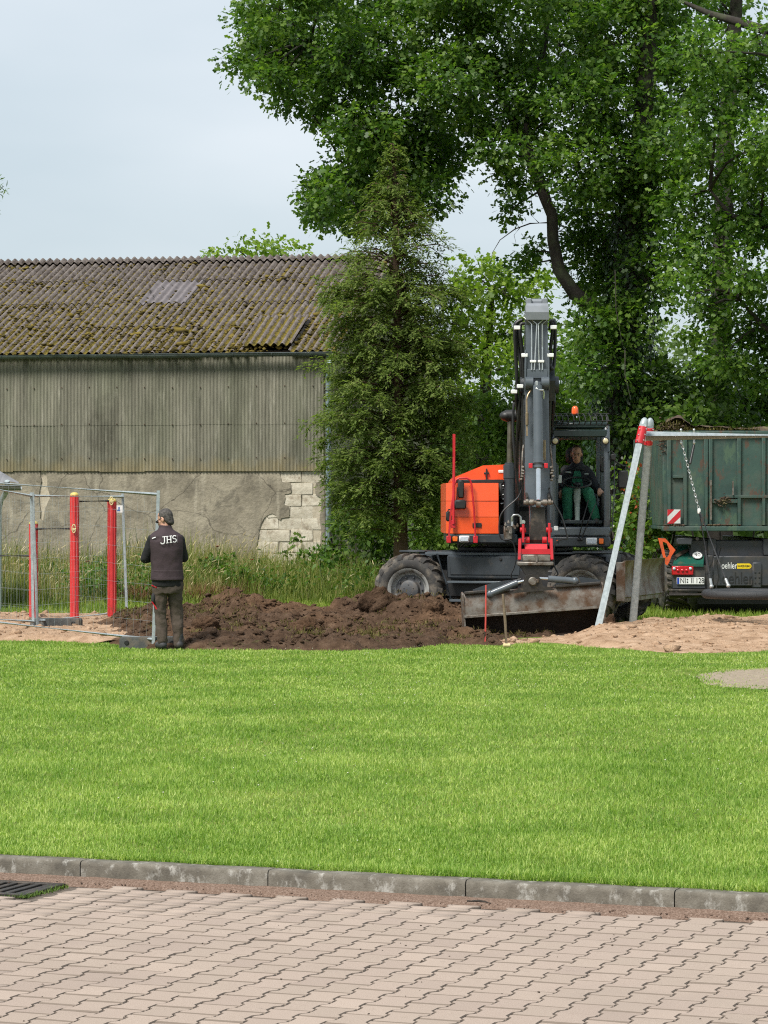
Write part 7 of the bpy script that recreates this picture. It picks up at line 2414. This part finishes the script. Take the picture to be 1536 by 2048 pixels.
def face_parts(M, parent, hair, shades=False):
    T = lambda c: M @ Vector(c)
    R3 = M.to_3x3().to_4x4()
    if not shades:
        for s_ in (-1, 1):
            mb = MB(); mb.ball(T((s_ * .031, .083, .002)), (.011, .0045, .0055), 10, 7, R3); mb.build('eye', pm('eye_dark', (.05, .035, .03), (.03, .02, .02), 40, .3) if 'eye_dark' not in bpy.data.materials else bpy.data.materials['eye_dark'], parent)
            mb = MB(); mb.tube([T((s_ * .012, .096, .020)), T((s_ * .032, .094, .026)), T((s_ * .050, .082, .020))], [.005, .006, .004], 7); mb.build('eyebrow', hair, parent)
        mb = MB(); mb.tube([T((-.022, .094, -.069)), T((0, .099, -.068)), T((.022, .094, -.069))], [.003, .0045, .003], 6); mb.build('mouth', pm('lip', (.28, .11, .09), (.24, .09, .08), 30, .5), parent)
    else:
        mb = MB()
        for s_ in (-1, 1):
            mb.ball(T((s_ * .034, .098, .004)), (.027, .010, .018), 12, 8, R3)
            mb.tube([T((s_ * .058, .092, .010)), T((s_ * .080, .05, .010)), T((s_ * .084, -.010, .006))], .004, 6)
        mb.tube([T((-.014, .104, .008)), T((.014, .104, .008))], .004, 6)
        mb.build('glasses', M_['rubber'], parent)


def hair_cap(M, parent, mat, low=-.06, frontz=.055, sc_=1.0, nape=False):
    mb = MB()
    R3 = M.to_3x3().to_4x4()
    mb.ball((0, 0, 0), (.083 * sc_, .103 * sc_, .098 * sc_), 28, 20)
    out = []
    for v in mb.v:
        v = Vector(v)
        if v.y > .035 and v.z < frontz: v = v * .72
        if v.z < low and v.y > -.05: v = v * .75
        v += Vector(rng.normal(0, .0015, 3))
        out.append(tuple(M @ (v + Vector((0, -.016, .032)))))
    mb.v = out
    if nape:
        mb.ball(M @ Vector((0, -.052, -.050)), (.062, .050, .062), 16, 10, R3)
    o = mb.build('hair', mat, parent, 0)
    o.data.shade_smooth()


def hand_into(mb, w, d, palm_n, curl=.6, side=1):
    """w wrist, d pointing direction, palm_n palm normal"""
    d = Vector(d).normalized(); pn = Vector(palm_n); pn = (pn - d * pn.dot(d)).normalized(); a = d.cross(pn) * side
    for k in (-.028, -.009, .010, .027):
        mb.limb(w + d * .02 + a * k * .7, w + d * .085 + a * k, .015, .013, 8)
    for k, L in ((-.030, .058), (-.010, .070), (.010, .074), (.029, .064)):
        p = w + d * .088 + a * k
        c = curl
        q1 = p + (d * math.cos(c) + pn * math.sin(c)) * L * .45
        q2 = q1 + (d * math.cos(2 * c) + pn * math.sin(2 * c)) * L * .32
        q3 = q2 + (d * math.cos(2.8 * c) + pn * math.sin(2.8 * c)) * L * .25
        mb.limb(p, q1, .0095, .009, 8); mb.limb(q1, q2, .009, .008, 8); mb.limb(q2, q3, .008, .007, 8)
    t0 = w + d * .025 - a * .028
    t1 = t0 + (d * .7 - a * .6 + pn * .35).normalized() * .042
    t2 = t1 + (d * .9 - a * .1 + pn * .4).normalized() * .032
    mb.limb(t0, t1, .013, .0105, 8); mb.limb(t1, t2, .0105, .0085, 8)


def ell_ring(c, rx, ry, n=28, p=2.3):
    out = []
    for k in range(n):
        a_ = 2 * math.pi * k / n
        ca, sa = math.cos(a_), math.sin(a_)
        out.append(Vector((c[0] + rx * math.copysign(abs(ca) ** (2 / p), ca), c[1] + ry * math.copysign(abs(sa) ** (2 / p), sa), c[2])))
    return out


# ---- standing person seen from behind
mk_ = 34.5 / F
mo = Vector(((335 - 768) * mk_, 34.5, 0))
man = empty('person', mo, 'standing person seen from behind in dark maroon vest and brown work trousers', 'person')
MM = Matrix.Translation(mo) @ Matrix.Rotation(R(13), 4, 'Z')
W = lambda x, y, z: MM @ Vector((x, y, z))
HM = MM @ Matrix.Translation((-.025, .055, 1.595)) @ Matrix.Rotation(R(50), 4, 'Z') @ Matrix.Rotation(R(-24), 4, 'X')
mb = MB()
head_into(mb, HM)
mb.limb(W(-.02, .02, 1.40), W(-.022, .045, 1.54), .062, .056)
mb.loft([[W(*v) for v in ell_ring((x, y, z), rx, ry)] for x, y, z, rx, ry in ((0, 0, .80, .15, .10), (-.01, 0, 1.0, .155, .10), (-.015, 0, 1.25, .17, .10), (-.02, .0, 1.38, .16, .085), (-.02, .01, 1.44, .08, .06))])
LH, RH = W(-.10, .27, 1.13), W(.06, .29, 1.15)
for s_, el, hd in ((-1, W(-.268, .06, 1.11), LH), (1, W(.212, .06, 1.12), RH)):
    sh = W(-.02 + s_ * .166, .0, 1.345)
    mb.limb(sh, el, .050, .042); mb.limb(el, hd, .042, .030)
    hand_into(mb, hd, (hd - el), Vector((0, 0, 1)), .5, s_)
for s_, hip, kn, an_ in ((-1, (-.095, 0, .80), (-.085, .02, .44), (-.055, -.01, .08)), (1, (.085, 0, .80), (.115, .04, .44), (.140, .02, .08))):
    mb.limb(W(*hip), W(*kn), .080, .052); mb.limb(W(*kn), W(*an_), .050, .036); mb.limb(W(*an_), W(an_[0] + s_ * .03, an_[1] + .13, .045), .038, .03)
fuse('body', mb, .0065, skin_m, man)
hair_m = pm('dark_grey_hair', (.022, .018, .016), (.085, .074, .066), 38, .7, 0, .6, 160)
mb = MB(); R3 = HM.to_3x3().to_4x4()
mb.ball(HM @ Vector((0, -.026, .034)), (.0795, .096, .094), 20, 14, R3); mb.ball(HM @ Vector((0, -.050, -.016)), (.070, .062, .074), 16, 12, R3); mb.ball(HM @ Vector((0, -.064, -.062)), (.056, .040, .046), 14, 10, R3)
fuse('hair', mb, .006, hair_m, man, 2, .010, 30)
face_parts(HM, man, hair_m, True)
# jacket sleeves (black) and hem
blk = pm('black_fleece', (.006, .006, .007), (.010, .010, .011), 20, .95, 0, .3, 60)
mb = MB()
for s_, el, hd in ((-1, W(-.268, .06, 1.11), LH), (1, W(.212, .06, 1.12), RH)):
    sh = W(-.02 + s_ * .166, .0, 1.345)
    mb.limb(sh, el, .068, .060); mb.limb(el, el.lerp(hd, .92), .062, .047)
mb.loft([[W(*v) for v in ell_ring((0, 0, z), rx, ry)] for z, rx, ry in ((.765, .192, .130), (.80, .196, .133), (.90, .190, .128), (1.3, .18, .11))])
fuse('jacket', mb, .008, blk, man, 3, .012, 11)
vest_m = pm('maroon_grey_softshell', (.040, .023, .028), (.030, .017, .021), 9, .8, 0, .25, 50)
TOR = [(-.002, -.004, .842, .206, .152), (-.004, -.004, .86, .206, .150), (-.008, -.004, .98, .194, .140), (-.012, -.004, 1.10, .196, .140), (-.016, -.006, 1.22, .208, .143), (-.02, -.004, 1.32, .216, .138), (-.022, .0, 1.385, .208, .122), (-.022, .008, 1.43, .165, .100), (-.022, .016, 1.462, .100, .082), (-.022, .026, 1.495, .078, .074), (-.022, .030, 1.52, .080, .076)]
mb = MB(); mb.loft([[W(*v) for v in ell_ring((x, y, z), rx, ry, 36)] for x, y, z, rx, ry in TOR])
ve = fuse('vest', mb, .008, vest_m, man, 4, .016, 8)
ts = np.array(TOR)


def back_y(x, z):
    cx = np.interp(z, ts[:, 2], ts[:, 0]); cy = np.interp(z, ts[:, 2], ts[:, 1]); rx = np.interp(z, ts[:, 2], ts[:, 3]); ry = np.interp(z, ts[:, 2], ts[:, 4])
    u = min(abs((x - cx) / rx), .98)
    return cy - ry * (1 - u ** 2.3) ** (1 / 2.3)


def on_back(mb, off=.010):
    mb.v = [tuple(W(v[0], back_y(v[0], v[2]) - off + v[1], v[2])) for v in mb.v]
    return mb


# lettering JHS in slab serif strokes, slightly slanting up to the right
def stroke(mb, p, q, w):
    p = Vector((p[0], 0, p[1])); q = Vector((q[0], 0, q[1])); d = (q - p).normalized(); n_ = Vector((-d.z, 0, d.x)) * w / 2
    K = max(1, int((q - p).length / .02))
    for k in range(K):
        a = p.lerp(q, k / K); b = p.lerp(q, (k + 1) / K)
        mb.add([a - n_, b - n_, b + n_, a + n_], [[0, 1, 2, 3]])


def poly_stroke(mb, pts, w):
    for i in range(len(pts) - 1): stroke(mb, pts[i], pts[i + 1], w)


mb = MB(); w = .0125; h = .084
jx, jz = -.118, 1.292
def sl(x, z): return (jx + .012 + x * 1.02, jz + z + x * .13)
arc = lambda cx, cz, rx, rz, a0, a1, n_=9: [sl(cx + rx * math.cos(t), cz + rz * math.sin(t)) for t in np.linspace(a0, a1, n_)]
poly_stroke(mb, [sl(.045, h), sl(.045, .022)] + arc(.022, .022, .023, .022, 0, -math.pi * .95), w)
poly_stroke(mb, [sl(.020, h), sl(.062, h)], w * .7)
for x in (.078, .122): poly_stroke(mb, [sl(x, 0), sl(x, h)], w); poly_stroke(mb, [sl(x - .015, .003), sl(x + .015, .003)], w * .7); poly_stroke(mb, [sl(x - .015, h - .002), sl(x + .015, h - .002)], w * .7)
poly_stroke(mb, [sl(.078, h / 2), sl(.122, h / 2)], w * .7)
poly_stroke(mb, arc(.168, h * .74, .022, .020, .35, math.pi * 1.45) + arc(.168, h * .26, .022, .021, math.pi * .45, -math.pi * .85), w * .85)
on_back(mb, .020).build('lettering', pm('vest_white_print', (.70, .69, .68), (.62, .61, .60), 30, .7), man, 0)
mb = MB(); stroke(mb, sl(.203, -.01), sl(.203, .085), .003); on_back(mb, .020).build('print_line', pm('print_grey', (.25, .22, .23), (.2, .18, .19), 20, .7), man, 0)
# seams
mb = MB()
for z in (.862, .876, .965): poly_stroke(mb, [(-.20 + .02 * k, z) for k in range(21)], .0025)
on_back(mb, .012).build('seam', pm('vest_seam', (.085, .065, .07), (.07, .05, .055), 20, .8), man, 0)
mb = MB()
for s_ in (-1,):
    stroke(mb, (-.205, 1.360), (-.165, 1.376), .010)
on_back(mb, .019).build('reflective_tab', M_['white'], man, 0)
# trousers
tro = pm('brown_work_trousers', (.078, .057, .043), (.062, .045, .034), 5, .9, 0, .4, 45, dirt=(.042, .034, .028), dscale=2.2, dlo=.45, dhi=.8)
mb = MB()
mb.loft([[W(*v) for v in ell_ring((0, 0, z), rx, ry)] for z, rx, ry in ((.68, .172, .118), (.74, .190, .128), (.82, .186, .124), (.86, .178, .116))])
for s_, hip, kn, an_ in ((-1, (-.098, 0, .74), (-.088, .02, .42), (-.060, -.012, .10)), (1, (.092, 0, .74), (.118, .04, .42), (.145, .02, .05))):
    mb.limb(W(*hip), W(*kn), .098, .076); mb.limb(W(*kn), W(*an_), .076, .066)
fuse('trousers', mb, .008, tro, man, 2, .040, 9)
mb = MB(); mb.ball(W(-.175, -.02, .62), (.030, .055, .075), 14, 9)
mb.build('dark_pocket', pm('dark_pocket_cloth', (.018, .018, .020), (.026, .026, .027), 14, .9), man)
mb = MB(); mb.tube([W(-.200, -.045, .78), W(-.150, -.09, .755)], .011, 7); mb.tube([W(-.200, -.05, .58), W(-.165, -.095, .52), W(-.150, -.10, .49)], .009, 7); mb.build('red_trim', M_['red'], man)
boot_m = pm('dark_boot', (.022, .023, .026), (.034, .034, .036), 14, .7, 0, .3, 60, dirt=(.09, .065, .045), dscale=8, dlo=.5, dhi=.75)
for s_, an_ in ((-1, (-.060, -.012)), (1, (.145, .02))):
    mb = MB(); mb.limb(W(an_[0], an_[1], .16), W(an_[0], an_[1] - .005, .06), .058, .052); mb.limb(W(an_[0], an_[1] - .03, .045), W(an_[0] + s_ * .035, an_[1] + .15, .042), .050, .044)
    fuse('boot', mb, .007, boot_m, man)
# the phone in his hands
mb = MB(); pc = W(-.015, .37, 1.19); mb.box((0, 0, 0), (.07, .009, .145), Matrix.Translation(pc) @ Matrix.Rotation(R(-35), 4, 'X'), .004)

# ---- operator in the cab
OPD = 41.08
oo = Vector((at(1155, 0, OPD).x, OPD, 1.60))
op = empty('person', oo, 'seated operator in black jacket and green trousers inside the excavator cab', 'person')
A_ = at
HM = Matrix.Translation(A_(1153, 908, 40.93)) @ Matrix.Rotation(R(176), 4, 'Z') @ Matrix.Rotation(R(-14), 4, 'X')
ox = oo.x
mb = MB()
head_into(mb, HM)
mb.limb(A_(1154, 938, 41.06), A_(1153.5, 918, 40.98), .056, .052)
hipz, shz = 1.985, 2.30
mb.loft([ell_ring((ox, OPD + .08 - .02 * k, z), rx, ry) for k, (z, rx, ry) in enumerate(((1.90, .15, .11), (2.08, .15, .10), (2.25, .165, .10), (2.33, .13, .08), (2.38, .07, .06)))])
arms = [(A_(1130, 950, OPD), A_(1119, 984, 41.05), A_(1122, 983, 40.86)), (A_(1180, 950, OPD), A_(1194, 980, 41.02), A_(1199, 979, 40.82))]
for s_, (sh, el, hd) in zip((1, -1), arms):
    mb.limb(sh, el, .048, .040); mb.limb(el, hd, .040, .028)
    hand_into(mb, hd, Vector((0, -.8, -.45)), Vector((0, -.4, -.9)), .75, s_)
legs = [(Vector((ox - .10, OPD + .02, 1.96)), A_(1134, 984, 40.62), A_(1136, 1036, 40.66)), (Vector((ox + .10, OPD + .02, 1.96)), A_(1177, 986, 40.62), A_(1192, 1036, 40.60))]
for hip, kn, an_ in legs:
    mb.limb(hip, kn, .082, .056); mb.limb(kn, an_, .052, .036); mb.limb(an_ + Vector((0, 0, -.03)), an_ + Vector((0, -.14, -.058)), .034, .026)
fuse('body', mb, .0065, skin_m, op)
hm2 = pm('light_brown_hair', (.10, .062, .036), (.065, .040, .024), 50, .7, 0, .4, 160)
hair_cap(HM, op, hm2, -.03, .072, .99)
face_parts(HM, op, hm2)
mb = MB()
mb.loft([ell_ring((ox, OPD + .08 - .018 * k, z), rx, ry) for k, (z, rx, ry) in enumerate(((1.93, .19, .135), (2.05, .20, .14), (2.18, .215, .14), (2.28, .215, .125), (2.335, .17, .105)))])
mb.loft([ell_ring((ox - .01, y_, z), rx, ry) for z, y_, rx, ry in ((2.28, OPD - .01, .17, .11), (2.34, OPD - .02, .12, .10), (2.385, OPD - .03, .088, .092), (2.41, OPD - .035, .080, .086))])
for sh, el, hd in arms:
    mb.limb(sh, el, .075, .062); mb.limb(el, el.lerp(hd, .88), .060, .045)
navy = pm('navy_black_jacket', (.011, .012, .017), (.018, .019, .024), 14, .85, 0, .25, 50)
fuse('jacket', mb, .008, navy, op, 3, .014, 10)
grn_ = pm('green_work_cloth', (.018, .145, .078), (.014, .115, .062), 8, .85, 0, .3, 50)
mb = MB(); mb.loft([[Vector((ox - .012 + sx_ * w_, y_, z_)) for sx_ in (-1, -.5, 0, .5, 1)] for z_, y_, w_ in ((1.98, OPD - .128, .085), (2.10, OPD - .128, .080), (2.22, OPD - .112, .055), (2.30, OPD - .09, .03))], cap=False, closed=False)
mb.build('shirt_front', grn_, op)
mb = MB(); mb.span(A_(1131, 946, OPD - .155), A_(1142, 943, OPD - .14), .002); mb.span(A_(1169, 949, OPD - .15), A_(1177, 946.5, OPD - .135), .002); mb.build('chest_print', pm('chest_print', (.45, .47, .46), (.35, .37, .36), 60, .7), op)
mb = MB()
mb.loft([ell_ring((ox, OPD + .05, z), rx, ry) for z, rx, ry in ((1.90, .18, .15), (1.98, .185, .15), (2.04, .17, .13))])
for hip, kn, an_ in legs: mb.limb(hip, kn, .100, .084); mb.limb(kn, an_, .080, .066)
fuse('trousers', mb, .008, grn_, op, 2, .020, 12)
for hip, kn, an_ in legs:
    mb = MB(); mb.limb(an_ + Vector((0, .02, .0)), an_ + Vector((0, 0, -.05)), .052, .05); mb.limb(an_ + Vector((0, .02, -.045)), an_ + Vector((0, -.17, -.055)), .048, .042); fuse('boot', mb, .008, boot_m, op)
